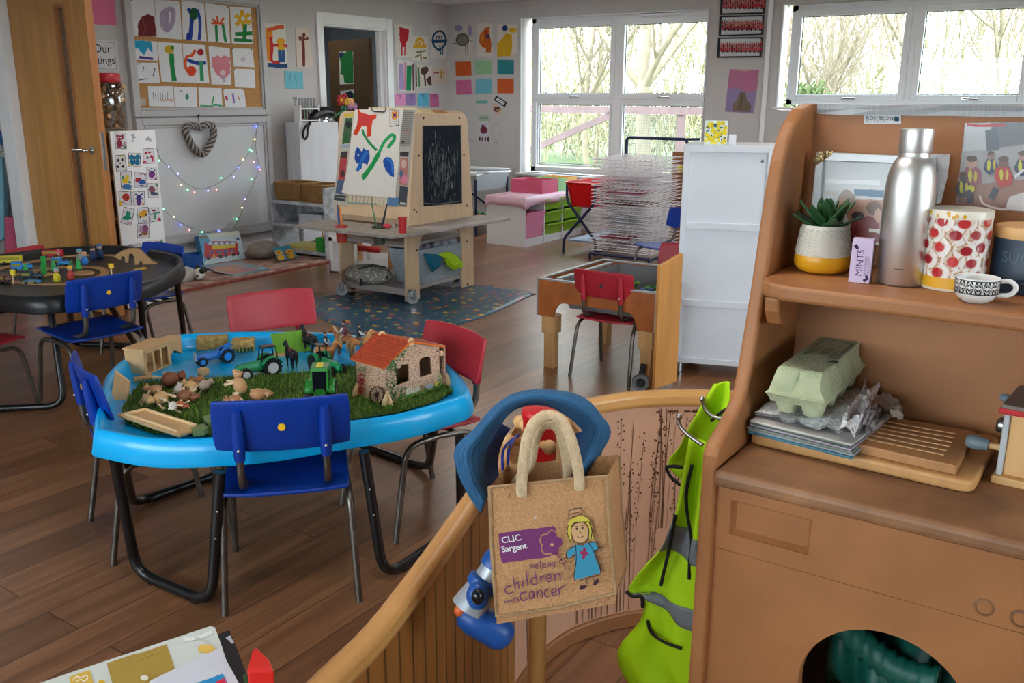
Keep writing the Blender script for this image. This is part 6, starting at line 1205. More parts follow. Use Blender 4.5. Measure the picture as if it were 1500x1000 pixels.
# printed art on the bag
s=BG; s.lay=.0008
PUR=(116,52,104); INK=(46,34,38)
s.blob([(338,155),(640,113),(650,118),(655,150),(655,270),(600,285),(368,318),(355,312),(352,296)],PUR)
for k in range(5):a=-PI/2+k*2*PI/5+.15; s.ell(628+36*math.cos(a),208+38*math.sin(a),32,36,(196,140,96),.03,20)
for k in range(5):a=-PI/2+k*2*PI/5+.15; s.ell(628+36*math.cos(a),208+38*math.sin(a),26,30,PUR,.03,20)
s.ell(630,214,26,26,PUR).ell(632,216,9,9,(206,150,100)).line([(652,255),(690,310),(706,350)],5,PUR)
xd=(s.pt((545,220),0)-s.pt((360,250),0)); sz=xd.length/185; xd.normalize(); yd=bn.cross(xd)
def bt(txt,x,y,size,col,bold=0.,shear=0.,space=1.,dx=None):s.b.col=col; s.up(); text_mb(s.b,txt,s.pt((x,y),s.lay),dx or xd,bn.cross(dx or xd),size*sz,bold=bold,shear=shear,space=space)
WHT=(228,222,226); xk=(s.pt((700,455),0)-s.pt((370,520),0)).normalized()
bt('CLIC',358,207,50,WHT,.016); bt('Sargent',358,257,50,WHT,.016,space=.92)
HW=(112,56,96)
def wr(strokes,w=6.5):
 for st in strokes:s.line(st,w,HW)
 # handwriting: helping / children / with cancer
wr([[(512,310),(514,345)],[(514,332),(526,326),(530,344)],[(540,336),(556,332),(548,322),(537,334),(546,346),(558,342)],[(568,306),(570,342)],[(580,322),(582,356)],[(581,324),(596,322),(594,338),(582,340)],[(606,320),(606,336)],[(614,336),(614,320),(624,320),(624,334)],[(646,312),(632,318),(636,330),(646,326),(646,312),(646,340),(632,344)]],4.5)
wr([[(410,446),(388,444),(374,466),(390,484),(420,474)],[(418,390),(430,462)],[(426,440),(444,420),(452,456)],[(470,412),(474,450)],[(468,396),(470,398)],[(488,350),(500,442)],[(548,396),(524,400),(518,424),(536,436),(552,424)],[(536,356),(552,430)],[(568,392),(572,424)],[(570,404),(580,388),(594,390)],[(604,402),(628,396),(618,378),(602,394),(612,418),(634,410)],[(646,376),(650,412)],[(648,388),(664,374),(676,384),(678,414)]],7)
wr([[(370,522),(380,536),(388,522),(396,536),(402,518)],[(410,516),(412,532)],[(422,506),(424,532),(432,530)],[(416,514),(430,512)],[(438,504),(440,530)],[(440,518),(448,514),(450,530)]],4.5)
wr([[(488,478),(462,482),(458,508),(474,524),(496,512)],[(530,472),(510,480),(510,508),(528,508),(530,474),(536,510)],[(548,468),(552,508)],[(550,482),(568,466),(578,478),(580,506)],[(612,462),(594,468),(592,492),(606,502),(622,492)],[(630,480),(656,472),(646,456),(630,472),(640,496),(662,486)],[(668,452),(674,492)],[(672,466),(682,450),(704,434)]],7)
# figure in a blue tunic
s.blob([(718,140),(722,95),(750,70),(790,56),(830,72),(852,110),(860,180),(842,200),(830,110),(800,92),(750,100),(736,160),(740,220),(722,190)],(206,186,70)).ell(785,150,48,56,(204,160,116),.02,24)
s.line([(737,150),(742,110),(770,96),(810,94),(832,120),(834,160),(820,195),(790,208),(755,195),(737,150)],4,INK).line([(725,52),(730,28),(790,15),(792,45),(730,70),(725,52)],4,INK).line([(728,50),(788,36)],4,INK).blob([(732,32),(786,20),(788,30),(733,44)],(200,150,116))
s.line([(722,110),(716,150),(740,215)],4,INK).line([(836,90),(852,140),(842,200)],5,INK).line([(745,115),(760,95),(830,90)],5,INK).ell(768,128,5,7,INK).ell(800,124,5,7,INK).line([(782,140),(790,150),(784,156)],3,INK).line([(770,170),(788,178),(806,168)],3,INK).line([(758,118),(772,114)],3,INK).line([(794,110),(806,110)],3,INK)
s.blob([(760,215),(800,222),(830,205),(868,200),(886,240),(862,250),(898,370),(850,385),(755,410),(762,262),(724,292),(712,255)],(58,140,172))
s.line([(762,215),(766,300),(756,410),(830,396),(900,370),(860,250),(830,205)],4,INK).line([(760,222),(712,255),(722,294),(762,270)],4,INK).line([(832,206),(882,204),(890,242),(858,252)],4,INK).blob([(804,232),(820,234),(818,255),(834,258),(830,274),(816,272),(810,298),(796,292),(800,270),(784,266),(788,250),(802,252)],(150,46,86))
s.line([(718,285),(680,300),(676,315),(700,318),(716,296)],4,INK).line([(885,222),(906,240),(902,252)],4,INK).line([(886,236),(908,226)],3,INK).line([(795,405),(798,435)],4,INK).line([(822,400),(826,432)],4,INK).line([(856,388),(862,410)],4,INK).line([(876,384),(882,404)],4,INK).blob([(782,455),(790,438),(822,436),(824,448),(800,464),(784,464)],(70,34,56)).blob([(858,430),(864,410),(890,404),(892,418),(872,438),(858,438)],(70,34,56))
s.b.col=(196,178,160); s.ell(540,68,8,8,(200,184,166)); s.done('printed_art',None,None,None,PRINT,t)
# ---- hat on the stand
hd_=1.40; ho=EYE+ray(780,640)*(hd_/ray(780,640).dot(FW)); hn=(ct_*.98+V((0,0,.2))).normalized()
def hp_(x,y,o):return pp(640+x*.23,550+y*.23,ho+hn*o,hn)
OUT=bez([(285,870,0),(190,720,0),(125,560,0),(132,455,0),(240,350,0),(330,245,0),(400,178,0),(500,122,0),(640,98,0),(820,112,0),(950,160,0),(1040,260,0),(1098,360,0),(1040,480,0),(960,610,0),(880,740,0)],5)
INN=bez([(330,720,0),(305,640,0),(298,550,0),(312,470,0),(350,380,0),(405,300,0),(450,240,0),(520,196,0),(620,176,0),(740,196,0),(850,262,0),(905,310,0),(935,350,0),(930,430,0),(910,520,0),(880,600,0)],5)
DEN=mat('blue_ribbed_cotton',(40,90,130),.85,var=.12,scale=30,bump=.3,bscale=160)
t=thing('sun_hat','blue ribbed sun hat hanging over the top of the coat stand','hat',ho)
rows=[]
for i in range(74):
 f=i/73; rows.append([hp_(o.x+(q.x-o.x)*f,o.y+(q.y-o.y)*f,.012+.03*math.sin(PI*f)-.05*f*f+.0042*abs(math.cos(PI*f*8.0)))for o,q in zip(OUT,INN)])
b=MB(); b.grid(rows); b.build('brim',DEN,t,world=True,smooth=180,solid=.003,soff=-1); b=MB()
for i in range(5,73,8):b.tube([p+hn*.0006 for p in rows[i]],.0013,5)
b.build('stitching',mat('dark_blue_thread',(16,44,72),.9),t,world=True,smooth=180)
b=MB()
for lo,hi in((0,26),(len(INN)-16,len(INN))):
 rows=[]
 for i in range(8):f=i/7; rows.append([hp_(q.x+(640-q.x)*f*.26,q.y+(540-q.y)*f*.14,-.035-.10*f**.7+.006*math.sin(j*1.7)*f)for j,q in enumerate(INN)if lo<=j<hi])
 b.grid(rows)
b.build('crown',mat('dark_blue_lining',(22,66,120),.85,var=.2,scale=20,bump=.3,bscale=30),t,world=True,smooth=180,solid=.002)
# straw hat behind, cord, torch
so=ho-hn*.30
b=MB(); rows=[]
for i in range(22):
 f=.15+.85*i/21; rows.append([pp(640+(690+240*f*math.cos(a))*.23,550+(470+240*f*math.sin(a))*.23,so-hn*.05*(1-f)**.5+hn*.0014*math.cos(i*PI),hn)for a in[2*PI*k/40 for k in range(40)]])
b.grid(rows,closed=True); b.face(rows[0]); b.build('straw_hat',mat('plaited_straw',(186,140,92),.8,var=.2,scale=40,bump=.4,bscale=160),smooth=180,solid=.003,label='tan plaited straw hat hanging behind the red cap of the coat stand',cat='hat')
pk=sp0+V((0,0,.915+DZ))+PEG[0]*.045+V((0,0,.018)); td=1.42
tq=lambda x,y,d=td:EYE+ray(x,y)*(d/ray(x,y).dot(FW))
t=thing('toy_torch','chunky blue and silver toy torch hanging behind the jute bag','toy',tq(705,930))
b=MB(); b.tube(bez([pk,tq(737,660,1.40),tq(738,720,1.42),tq(727,800,1.43),tq(716,838,td)],5),.0022,6); b.tube(bez([pk+V((.004,.004,0)),tq(745,660,1.41),tq(745,720,1.43),tq(733,800,1.44),tq(720,838,td)],5),.0022,6); b.build('wrist_cord',mat('dark_blue_cord',(30,60,160),.7),t,world=True,smooth=60)
NB=mat('deep_blue_plastic',(24,76,150),.4,var=.05); SV=mat('silver_plastic',(176,182,188),.35,.5)
A0,A1=tq(728,822),tq(688,890); d=(A1-A0).normalized()
b=MB(); b.tube([A0-d*.02,A0+d*.0,A0+d*.012],[.018,.023,.022],20); b.tube([A0+d*.03,A0+d*.034,A0+d*.046,A0+d*.05],[.022,.027,.027,.022],20); b.build('collar',NB,t,world=True,smooth=50)
b=MB(); b.tube([A0,A0+d*.03,A0+d*.085],[.019,.020,.030],20); b.build('barrel',SV,t,world=True,smooth=50)
b=MB(); L0,L1=tq(684,900),tq(733,927); e=(L1-L0).normalized(); b.tube([L0-e*.012,L0-e*.006,L0+e*.012,L1-e*.0,L1+e*.014,L1+e*.02],[.012,.021,.026,.027,.02,.008],20); b.build('head',NB,t,world=True,smooth=180)
b=MB(); b.ball(L0-e*.010+V((0,0,.004))-FW*.006,.011); b.build('button',mat('orange_button',(224,100,40),.4),t,world=True,smooth=180)
b=MB(); q0=tq(700,872,td-.03); b.ball(q0,(.018,.018,.022)); b.build('switch_housing',NB,t,world=True,smooth=180)
b=MB(); q0=tq(700,874,td-.048); b.ball(q0,(.010,.010,.013)); b.build('lens',mat('black_lens',(16,18,22),.2),t,world=True,smooth=180)
# ---- hi-vis vests on hooks at the dresser's far side
t=thing('coat_hook_board','wooden board with two steel coat hooks on the dresser side','hook rail',(1.45,.50,.9))
b=MB(); b.box(1.30,1.62,.4875,.505,.80,.885); b.build('board',mat('red_brown_wood',(140,76,40),.5,var=.2,scale=8,stretch=(1,1,6)),t,world=True,bevel=.003)
def hk(pts,X):
 b=MB(); P=bez([px_(x,y,X)for x,y in pts],5); b.tube(P,[.0034]*(len(P)-3)+[.004,.005,.0055],10); b.ball(P[-1],.0056); b.build('hook',STEEL,t,world=True,smooth=180)
hk([(1070,612),(1052,612),(1041,607),(1032,597),(1029,584)],1.50); hk([(1030,652),(1012,640),(1000,629),(994,618),(995,610)],1.36)
HV=mat('fluorescent_yellow_fabric',(184,232,10),.75,var=.06,scale=6,bump=.15,bscale=14); REF=mat('grey_reflective_tape',(126,132,140),.4,var=.06,scale=30); BT=mat('black_binding',(24,26,24),.8)
cv=(880,540,.46)
def vest(lab,X,left,right,bands,trims,hood=None):
 def at(x,y,o=0.):return px_(cv[0]+x*cv[2],cv[1]+y*cv[2],X)+V((-o,0,0))
 n=30; Lp=bez([(x,y,0)for x,y in left],6); Rp=bez([(x,y,0)for x,y in right],6); m_=12
 def smp(P,f):u=f*(len(P)-1); i=min(len(P)-2,int(u)); return P[i].lerp(P[i+1],u-i)
 def surf(f,g,o=0.):a,c=smp(Lp,f),smp(Rp,f); p=a.lerp(c,g); return at(p.x,p.y,o+.014*math.sin(g*7+f*5)*math.sin(PI*min(1,f*1.3+.1))+.01*math.sin(g*13-f*9)*f)
 v_=thing('hi_vis_vest',lab,'vest',at(right[0][0],right[-1][1]),group='hi vis vests on the hooks')
 b=MB(); b.grid([[surf(i/n,j/m_)for j in range(m_+1)]for i in range(n+1)]); b.build('fabric',HV,v_,world=True,smooth=180,solid=.003,soff=0)
 for(fa0,fa1,fb0,fb1)in bands:
  b=MB(); b.grid([[surf(fa0+(fb0-fa0)*g+(fa1-fa0+(fb1-fb0-fa1+fa0)*g)*k/5,g,.0035)for g in[j/m_ for j in range(m_+1)]]for k in range(6)]); b.build('reflective_band',REF,v_,world=True,smooth=180,solid=.001)
 for tr in trims:
  b=MB(); b.tube(bez([at(x,y,.012)for x,y in tr],5),.0032,6); b.build('black_binding',BT,v_,world=True,smooth=180)
vest('rear yellow hi vis vest bunched over the upper steel hook',1.52,[(362,48),(340,90),(300,160),(262,240),(218,300),(262,362),(250,420),(240,520)],[(412,40),(418,80),(420,140),(420,200),(420,280),(420,360),(420,420),(420,520)],[],[[(216,306),(240,304),(268,308)],[(216,308),(232,338),(262,364)],[(360,160),(395,130),(420,120)]])
vest('front yellow hi vis vest with grey reflective bands hanging beside the dresser',1.40,[(284,215),(272,300),(256,400),(246,452),(205,560),(150,620),(92,700),(140,722),(128,800),(54,890),(56,960),(110,1040)],[(338,235),(335,300),(330,380),(330,460),(330,540),(330,620),(330,700),(330,780),(330,860),(330,940),(330,1000),(330,1060)],[(.30,.375,.36,.46),(.56,.64,.655,.735)],[[(300,300),(282,380),(284,450),(298,540),(292,600),(290,660)],[(158,792),(170,830),(215,862),(266,880)],[(246,455),(232,540),(214,620),(200,680)],[(90,700),(112,716),(138,716),(142,750)]])
# ---- paper pile at the lower left
zp=.72
def lp(x,y,z):return pz(x,y,z)
cl_=(0,880,.28)
def pack(pts,z,th,name,lab,col,marks=(),m=GLOSS):
 s=Sheet((0,0,z),(0,0,1),cl_).page(pts,col,th)
 for k_,a_,c_ in marks:s.blob(a_,c_)if k_=='b' else(s.line(a_[1],a_[0],c_)if k_=='l' else s.ell(*a_,c_))
 return s.done(name,lab,'packaging','packaging at the lower left',m)
pack([(1130,205),(1200,178),(1225,230),(1300,429),(1330,560),(900,560)],zp-.012,.008,'black_tray','black glossy tray edge under the packaging at lower left',(34,34,40),[('b',[(1180,192),(1205,180),(1225,215),(1215,224)],(190,190,206)),('b',[(1270,390),(1285,380),(1310,460),(1290,470)],(60,110,60))])
pack([(200,445),(1100,145),(1125,150),(1165,260),(1260,560),(-100,560)],zp,.004,'printed_carton','white and gold printed carton lying flat at the lower left',(206,212,206),[('b',[(560,325),(872,225),(915,360),(800,429),(760,560),(620,560)],(168,140,66)),('b',[(362,396),(468,360),(490,429),(505,560),(390,560)],(214,176,70)),('e',(1080,250,46,24),(226,186,90)),('l',(20,[(960,200),(1040,190),(1110,160)]),(226,230,226)),('l',(10,[(1020,190),(1090,215),(1150,260)]),(190,196,190)),('l',(7,[(380,415),(400,395),(425,400),(450,388),(458,405),(430,425)]),(236,226,206)),('l',(6,[(395,425),(420,410),(440,420)]),(236,226,206)),('e',(755,402,22,14),(226,222,206)),('l',(4,[(690,325),(770,285),(850,262)]),(186,160,90)),('e',(532,424,18,12),(214,170,40))])
pack([(790,425),(1150,255),(1250,440),(1290,560),(700,560)],zp+.005,.003,'leaflet','pale grey white leaflet with blue and red corner on the carton',(206,208,220),[('b',[(1020,429),(1165,380),(1180,405),(1200,470),(1010,470)],(40,140,200)),('b',[(1130,420),(1172,402),(1190,440),(1140,460)],(206,30,60))])
b=MB(); P_=[lp(x*.28,880+y*.28,zp)for x,y in((1310,429),(1330,352),(1355,345),(1420,415),(1440,470),(1300,470))]; b.prism([p+V((0,0,.03))for p in P_],(0,0,-.05)); b.build('red_toy',mat('bright_red_plastic',(206,30,24),.4),bevel=.006,bseg=3,label='bright red plastic piece beside the packaging at lower left',cat='toy')
Q_=[lp(x*.28,880+y*.28,zp-.013)for x,y in((100,520),(1090,190),(1235,560),(200,760))]; b=MB(); b.prism(Q_,(0,0,-(zp-.013-.0))); b.build('play_box',mat('pale_wood_box',(196,160,112),.6,var=.1),label='wooden box standing under the packaging at the lower left',cat='box')
# ================================================================ CHAIRS, PLAY TRAYS, BACK OF THE ROOM
TUBE=mat('grey_steel_tube',(112,106,100),.35,.85,var=.25,scale=20)
def chair(name,lab,m,dot=(226,176,30)):
 t=thing(name,lab,'chair')
 def slab(f,nu,nv,th,nm):
  A=[[V(f(i/nu*2-1,j/nv*2-1))for i in range(nu+1)]for j in range(nv+1)]; b=MB(); b.grid(A); return b.build(nm,m,t,smooth=180,solid=th,soff=0,bevel=.003)
 def rr_(u,v,w,h,r=.16):k=max(abs(u),abs(v),1e-6); return(u*w*(1-.06*max(0,abs(u)*abs(v)-.55)),v*h*(1-.1*max(0,abs(u)*abs(v)-.55)))
 def seat(u,v):x,y=rr_(u,v,.18,.185); return(x*(1-.03*(v>.6)),y+.005,.362+.010*v-.008*(1-u*u)*(1-.4*v*v)-.022*max(0,v-.75)**1*4*.3+.012*max(0,-v-.8)*3)
 slab(seat,14,14,.011,'seat')
 def back(u,v):x,z=rr_(u,v,.188,.082); return(x,-.188-.038*v*.5-.03*(1-u*u)+.018,.568+z*.98)
 bk=slab(back,16,8,.011,'backrest')
 for s in(-1,1):b=MB(); b.tube([(s*.118,-.196,.47),(s*.118,-.197,.49),(s*.118,-.204,.56),(s*.118,-.212,.622)],[.015,.017,.017,.012],10); b.build('post_sleeve',m,bk,smooth=60)
 b=MB(); b.lathe([(.0105,0),(.0105,.002),(0,.0022)],(0,-.2075,.565),20,axis=rot('X',90)); b.build('dot',mat('dot_%d'%dot[1],dot,.5,var=.02),bk)
 for s in(-1,1):b=MB(); b.ball((s*.118,-.216,.505),.005,8,6); b.build('screw',STEEL,bk)
 for s in(-1,1):
  x=s
  b=MB(); b.tube(fillet([(x*.192,-.205,.0),(x*.178,-.145,.325),(x*.176,.0,.335)],.06),.0105,10); b.build('leg',TUBE,t,smooth=60)
  b=MB(); b.tube(fillet([(x*.19,.195,0),(x*.178,.135,.33),(x*.176,.0,.335)],.06),.0105,10); b.build('leg',TUBE,t,smooth=60)
  b=MB(); b.tube(fillet([(x*.118,-.205,.60),(x*.118,-.192,.385),(x*.118,-.05,.345)],.05),.011,10); b.build('back_post',TUBE,t,smooth=60)
 b=MB(); b.tube([(-.176,.02,.336),(.176,.02,.336)],.009,8); b.tube([(-.176,-.06,.336),(.176,-.06,.336)],.009,8); b.build('seat_frame',TUBE,t,smooth=60)
 return t
BLUE=mat('royal_blue_polypropylene',(4,54,150),.38,var=.06,scale=20,bump=.08,bscale=400); REDP=mat('red_polypropylene',(170,36,50),.42,var=.06,scale=20,bump=.08,bscale=400)
ch0=chair('child_chair','blue child chair with a yellow dot in front of the blue play tray',BLUE); cr0=chair('child_chair','red child chair with its back to the wooden sand table',REDP,(40,22,24))
def put(o,x,y,a,s,lab=None):o.location=(x,y,0); o.rotation_euler=(0,0,math.radians(a)); o.scale=(s,s,s); o['group']='child chairs'; o['label']=lab or o['label']
put(ch0,1.776,2.007,-44,1); put(cr0,4.285,2.195,-89,.91)
put(copy_tree(ch0),1.745,2.625,-112,.97,'blue child chair at the left end of the blue play tray, seen edge on'); put(copy_tree(ch0),2.435,4.08,-3.5,1.0,'blue child chair with a yellow dot in front of the black play tray')
put(copy_tree(ch0),3.12,4.655,95,.94,'blue child chair at the right end of the black play tray'); put(copy_tree(ch0),6.52,2.95,62,.95,'blue child chair beside the wire drying rack')
put(copy_tree(cr0),2.355,2.0,72,1,'red child chair at the right end of the blue play tray'); put(copy_tree(cr0),2.52,2.80,156,1,'red child chair on the far side of the blue play tray')
put(copy_tree(cr0),3.02,5.44,198,.84,'red child chair behind the black play tray with its back against the door side'); put(copy_tree(cr0),2.0,4.36,-80,.95,'red child chair cut by the left frame edge at the black play tray'); put(copy_tree(cr0),4.92,2.15,91,.93,'red child chair on the far side of the wooden sand table')
# ---- play trays
def tray(name,lab,m,top,zt,zl,legs,inner_drop=.055):
 c=sum(top,V((0,0,0)))/len(top); P=bez(top+top[:1],5)[:-1]; t=thing(name,lab,'play tray',(c.x,c.y,0))
 def rg(k,z):return[V((c.x+(p.x-c.x)*k,c.y+(p.y-c.y)*k,z))for p in P]
 zf=zt-inner_drop
 b=MB(); R_=[rg(1.03,zl),rg(1.037,zl+.01),rg(1.024,zt-.03),rg(1.01,zt-.007),rg(.995,zt),rg(.975,zt-.004),rg(.963,zt-.02),rg(.956,zf+.012),rg(.945,zf)]
 b.grid(R_,closed=True); b.face(R_[-1]); b.grid([rg(1.03,zl),rg(1.005,zl+.004),rg(.9,zf-.006)],closed=True); b.face(rg(.9,zf-.006)[::-1]); b.build('tray',m,t,world=True,smooth=60)
 LM=mat('black_painted_tube',(20,20,22),.3,var=.1,spec=.6)
 for A,B,ta,tb in legs:
  b=MB(); b.tube(fillet([V((*ta,zl-.002)),V((A[0],A[1],.016)),V((B[0],B[1],.016)),V((*tb,zl-.002))],.085,7),.0165,12); l=b.build('leg',LM,t,world=True,smooth=60)
  d=V((B[0]-A[0],B[1]-A[1],0)); b=MB()
  for f in(.22,.8):q=V((A[0],A[1],.012))+d*f; b.lathe([(.009,0),(.014,.001),(.014,.012),(.009,.016)],q-V((0,0,.012)),12)
  b.build('rubber_foot',BLK,l,world=True)
  b=MB()
  for(T_,G_)in((ta,A),(tb,B)):
   for f in(.3,.5):p=V((*T_,zl)).lerp(V((*G_,.02)),f); b.ball(p+(EYE-p).normalized()*.0155,.0042,8,6)
  b.build('rivet',STEEL,l,world=True)
 return t,c,zf
SKYB=mat('bright_blue_moulded_plastic',(0,176,244),.3,var=.03,scale=3,coat=.25)
top=[pz(x,y,.51)for x,y in((142,628),(147,590),(166,538),(238,494),(330,486),(400,485),(480,487),(570,498),(640,522),(684,568),(646,589),(584,606),(507,618),(400,635),(310,642),(220,642))]
def g2(x,y,z=.016):p=pz(x,y,z); return(p.x,p.y)
ltop=lambda x,y:g2(x,y,.43)
tr,cT,zF=tray('blue_play_tray','bright blue moulded play tray on black legs with farm toys',SKYB,top,.51,.43,[(g2(200,838),g2(310,884),ltop(168,672),ltop(322,690)),(g2(562,846),g2(676,770),ltop(533,660),ltop(674,640)),(g2(194,738),g2(330,690),ltop(176,655),ltop(330,640)),(g2(520,648),g2(628,686),ltop(530,600),ltop(640,600))])
BLKT=mat('black_moulded_plastic',(26,28,31),.36,var=.06,scale=4)
top=[pz(x,y,.57)for x,y in((-60,425),(0,430),(60,434),(120,427),(200,415),(248,397),(265,382),(250,369),(180,359),(100,361),(30,368),(-40,378),(-90,395))]
lt2=lambda x,y:g2(x,y,.49)
tr2,cT2,zF2=tray('black_play_tray','black moulded play tray on black legs with wooden train toys',BLKT,top,.57,.49,[(g2(-40,600),g2(95,594),lt2(-70,440),lt2(72,440)),(g2(216,548),g2(270,498),lt2(205,430),lt2(258,402)),(g2(108,503),g2(200,506),lt2(100,440),lt2(150,430))],.05)
# ---- wooden sand table
VEN=mat('orange_wood_veneer',(170,94,42),.42,var=.25,scale=3,stretch=(3,3,3)); MET=mat('aluminium_edging',(170,172,176),.4,.6,var=.1)
t=thing('sand_table','wooden sand table with orange veneer sides, beech legs and clear tray','sand table',(4.5,2.25,0)); x0,x1,y0,y1,zt=4.13,4.87,1.90,2.595,.50
def apron(fixed,a0,a1,axis,nm='apron'):
 pr=[(a0,zt),(a0,.30),(a0+.10,.30)]+[(a0+.10+.06*(1-math.cos(q)),.30+.085*math.sin(q))for q in(.4,.8,1.2,1.57)]+[(a1-.10-.06*(1-math.cos(q)),.30+.085*math.sin(q))for q in(1.57,1.2,.8,.4)]+[(a1-.10,.30),(a1,.30),(a1,zt)]
 b=MB(); b.prism([V((fixed,a,z))if axis=='y' else V((a,fixed,z))for a,z in pr],(.018,0,0)if axis=='y' else(0,.018,0)); b.build(nm,VEN,t,world=True,bevel=.002)
apron(x0,y0,y1,'y'); apron(x1-.018,y0,y1,'y'); apron(y0,x0+.018,x1-.018,'x'); apron(y1-.018,x0+.018,x1-.018,'x')
b=MB(); b.box(x0-.004,x1+.004,y0-.004,y0+.02,zt,zt+.008); b.box(x0-.004,x1+.004,y1-.02,y1+.004,zt,zt+.008); b.box(x0-.004,x0+.02,y0+.02,y1-.02,zt,zt+.008); b.box(x1-.02,x1+.004,y0+.02,y1-.02,zt,zt+.008); b.bar((x0+.05,y1-.1,zt+.004),(x1-.1,y1-.1,zt+.004),.03,.012)
for x,y in((x0-.003,y0-.003),(x0-.003,y1+.003)):b.box(x-.002,x+.004,y-.004,y+.004,.30,zt)
b.build('metal_rim',MET,t,world=True)
for x,y in((x0+.055,y0+.055),(x0+.055,y1-.055),(x1-.055,y0+.055),(x1-.055,y1-.055)):
 b=MB(); b.box(x-.04,x+.04,y-.04,y+.04,.20,.30); b.box(x-.03,x+.03,y-.03,y+.03,0,.22); b.build('leg',BEECH2,t,world=True,bevel=.003)
for z in(.215,.275):b=MB(); b.tube([(x0+.1,y1-.055,z),(x0+.112,y1-.055,z)],[.008,.018],8); b.ball((x0+.12,y1-.055,z),(.012,.02,.02),10,6); b.build('knob',BLK,t,world=True)
SMOK=mat('grey_clear_tub',(120,122,126),.3,var=.05)
b=MB(); P0=[V((x0+.03,y0+.03,zt-.005)),V((x1-.03,y0+.03,zt-.005)),V((x1-.03,y1-.12,zt-.005)),V((x0+.03,y1-.12,zt-.005))]; P1=[V((p.x*.86+4.5*.14,p.y*.86+2.22*.14,.345))for p in P0]; b.grid([P0,P1],closed=True); b.face(P1); b.build('tub',SMOK,t,world=True,solid=.003)
rr=random.Random(21)
for k in range(12):
 x,y=x0+.18+.11*(k%4)+rr.uniform(-.02,.02),y0+.12+.12*(k//4)+rr.uniform(-.02,.02); b=MB(); b.col=rr.choice([(60,140,60),(90,60,150),(230,180,50),(60,100,180),(200,90,130),(120,190,80)]); c=V((x,y,.40+rr.uniform(0,.03)))
 for j in range(5):a=j*1.257; b.ball(c+V((math.cos(a)*.022,math.sin(a)*.022,.012)),(.016,.016,.008),8,5)
 b.col=(50,130,60); b.ball(c,(.02,.02,.03),8,6); b.build('flower_toy',TOY,smooth=180,label='small plastic building flower lying in the sand table',cat='toy',group='flower toys in the sand table')
 # wheeled board beside the cabinet
t=thing('wheeled_panel','upright pale wooden panel on a grey wheel between sand table and white cabinet','panel',(4.19,1.87,0)); A,B=pz(954,574),pz(986,563); hA,hB=pv(957,388,A),pv(993,370,B); d=(B-A).normalized(); nn=V((d.y,-d.x,0))
b=MB(); b.prism([A+V((0,0,.02)),B+V((0,0,.02)),B+V((0,0,hB)),A+V((0,0,hA))],nn*.022); b.build('board',mat('light_oak_panel',(206,146,80),.45,var=.14,scale=3,stretch=(6,6,.8)),t,world=True,bevel=.004)
c=pz(938,571,0)+V((0,0,.042)); ax=V((-.9,-.44,0)).normalized(); M3=Matrix((V((-ax.y,ax.x,0)),V((0,0,1)),ax)).transposed()
b=MB(); b.lathe([(.024,-.016),(.041,-.016),(.044,-.008),(.044,.008),(.041,.016),(.024,.016)],c,24,axis=M3); w=b.build('wheel',mat('grey_rubber',(96,98,102),.6),t,world=True,smooth=40)
b=MB(); b.lathe([(.0,.012),(.02,.012),(.025,.016)],c,20,axis=M3); b.ball(c+ax*.013,.008); b.build('hub',BLK,w,world=True); b=MB(); b.bar(c+V((0,0,.03)),c+V((.03,.0,.09)),.03,.01); b.build('bracket',BLK,t,world=True)
# ---- white cabinet with lemon box
t=thing('white_cabinet','tall white cabinet on metal legs with three framed panels','cabinet',(4.75,1.78,0)); A,B=pz(985,548,0),pz(1084,556,0); d=(B-A); d.z=0; L_=d.length*1.25; d.normalize(); nn=V((d.y,-d.x,0)); nn=nn if nn.dot(EYE-A)>0 else-nn
def cq(u,w,z):return A+d*u-nn*w+V((0,0,z))
def cbx(u0,u1,w0,w1,z0_,z1_,m,nm,bev=.003,**k):b=MB(); b.hexa([cq(u0,w0,z0_),cq(u1,w0,z0_),cq(u1,w1,z0_),cq(u0,w1,z0_)],[cq(u0,w0,z1_),cq(u1,w0,z1_),cq(u1,w1,z1_),cq(u0,w1,z1_)]); return b.build(nm,m,t,world=True,bevel=bev,**k)
HT=pv(1003,212,A); zb=.07
def cz(y):return pp(1000,y,A,nn).z
zs_=[zb,cz(443),cz(330),HT]
cbx(0,L_,.012,.40,zb,HT,mat('white_laminate',(206,210,217),.45,var=.03),'carcass')
for u0,u1,z0_,z1_ in((0,.03,zb,HT),(L_-.03,L_,zb,HT),(.03,L_-.03,HT-.035,HT),(.03,L_-.03,zb,zb+.03),(.03,L_-.03,zs_[1]-.018,zs_[1]+.018),(.03,L_-.03,zs_[2]-.018,zs_[2]+.018)):cbx(u0,u1,0,.012,z0_,z1_,mat('white_laminate',(222,226,232),.45),'frame_rail',.002)
for u,w in((.03,.04),(L_-.04,.04),(.03,.36),(L_-.04,.36)):b=MB(); b.lathe([(.026,0),(.026,.006),(.019,.012),(.019,zb)],cq(u,w,0),16); b.build('leg',STEEL,t,world=True,smooth=40)
b=MB(); p=pp(1117,236,A-nn*.012,nn); b.lathe([(.008,0),(.008,.004),(.004,.006)],p,12,axis=Matrix((d,V((0,0,1)),nn)).transposed()); b.build('lock',mat('grey_metal',(120,122,126),.4,.6),t,world=True)
p=pz(1062,210,HT); LB_=[cq(.09,.1,HT),cq(.205,.1,HT),cq(.205,.13,HT),cq(.09,.13,HT)]; t0=t
t=thing('lemon_box','upright box with yellow lemon print on the white cabinet','box',(LB_[0]+LB_[2])/2); hL=.118; b=MB(); b.hexa(LB_,[q+V((0,0,hL))for q in LB_]); b.build('box',mat('lemon_blue',(214,226,224),.5,var=.03),t,world=True,bevel=.001)
b=MB(); rr=random.Random(17); e1=(LB_[1]-LB_[0]);
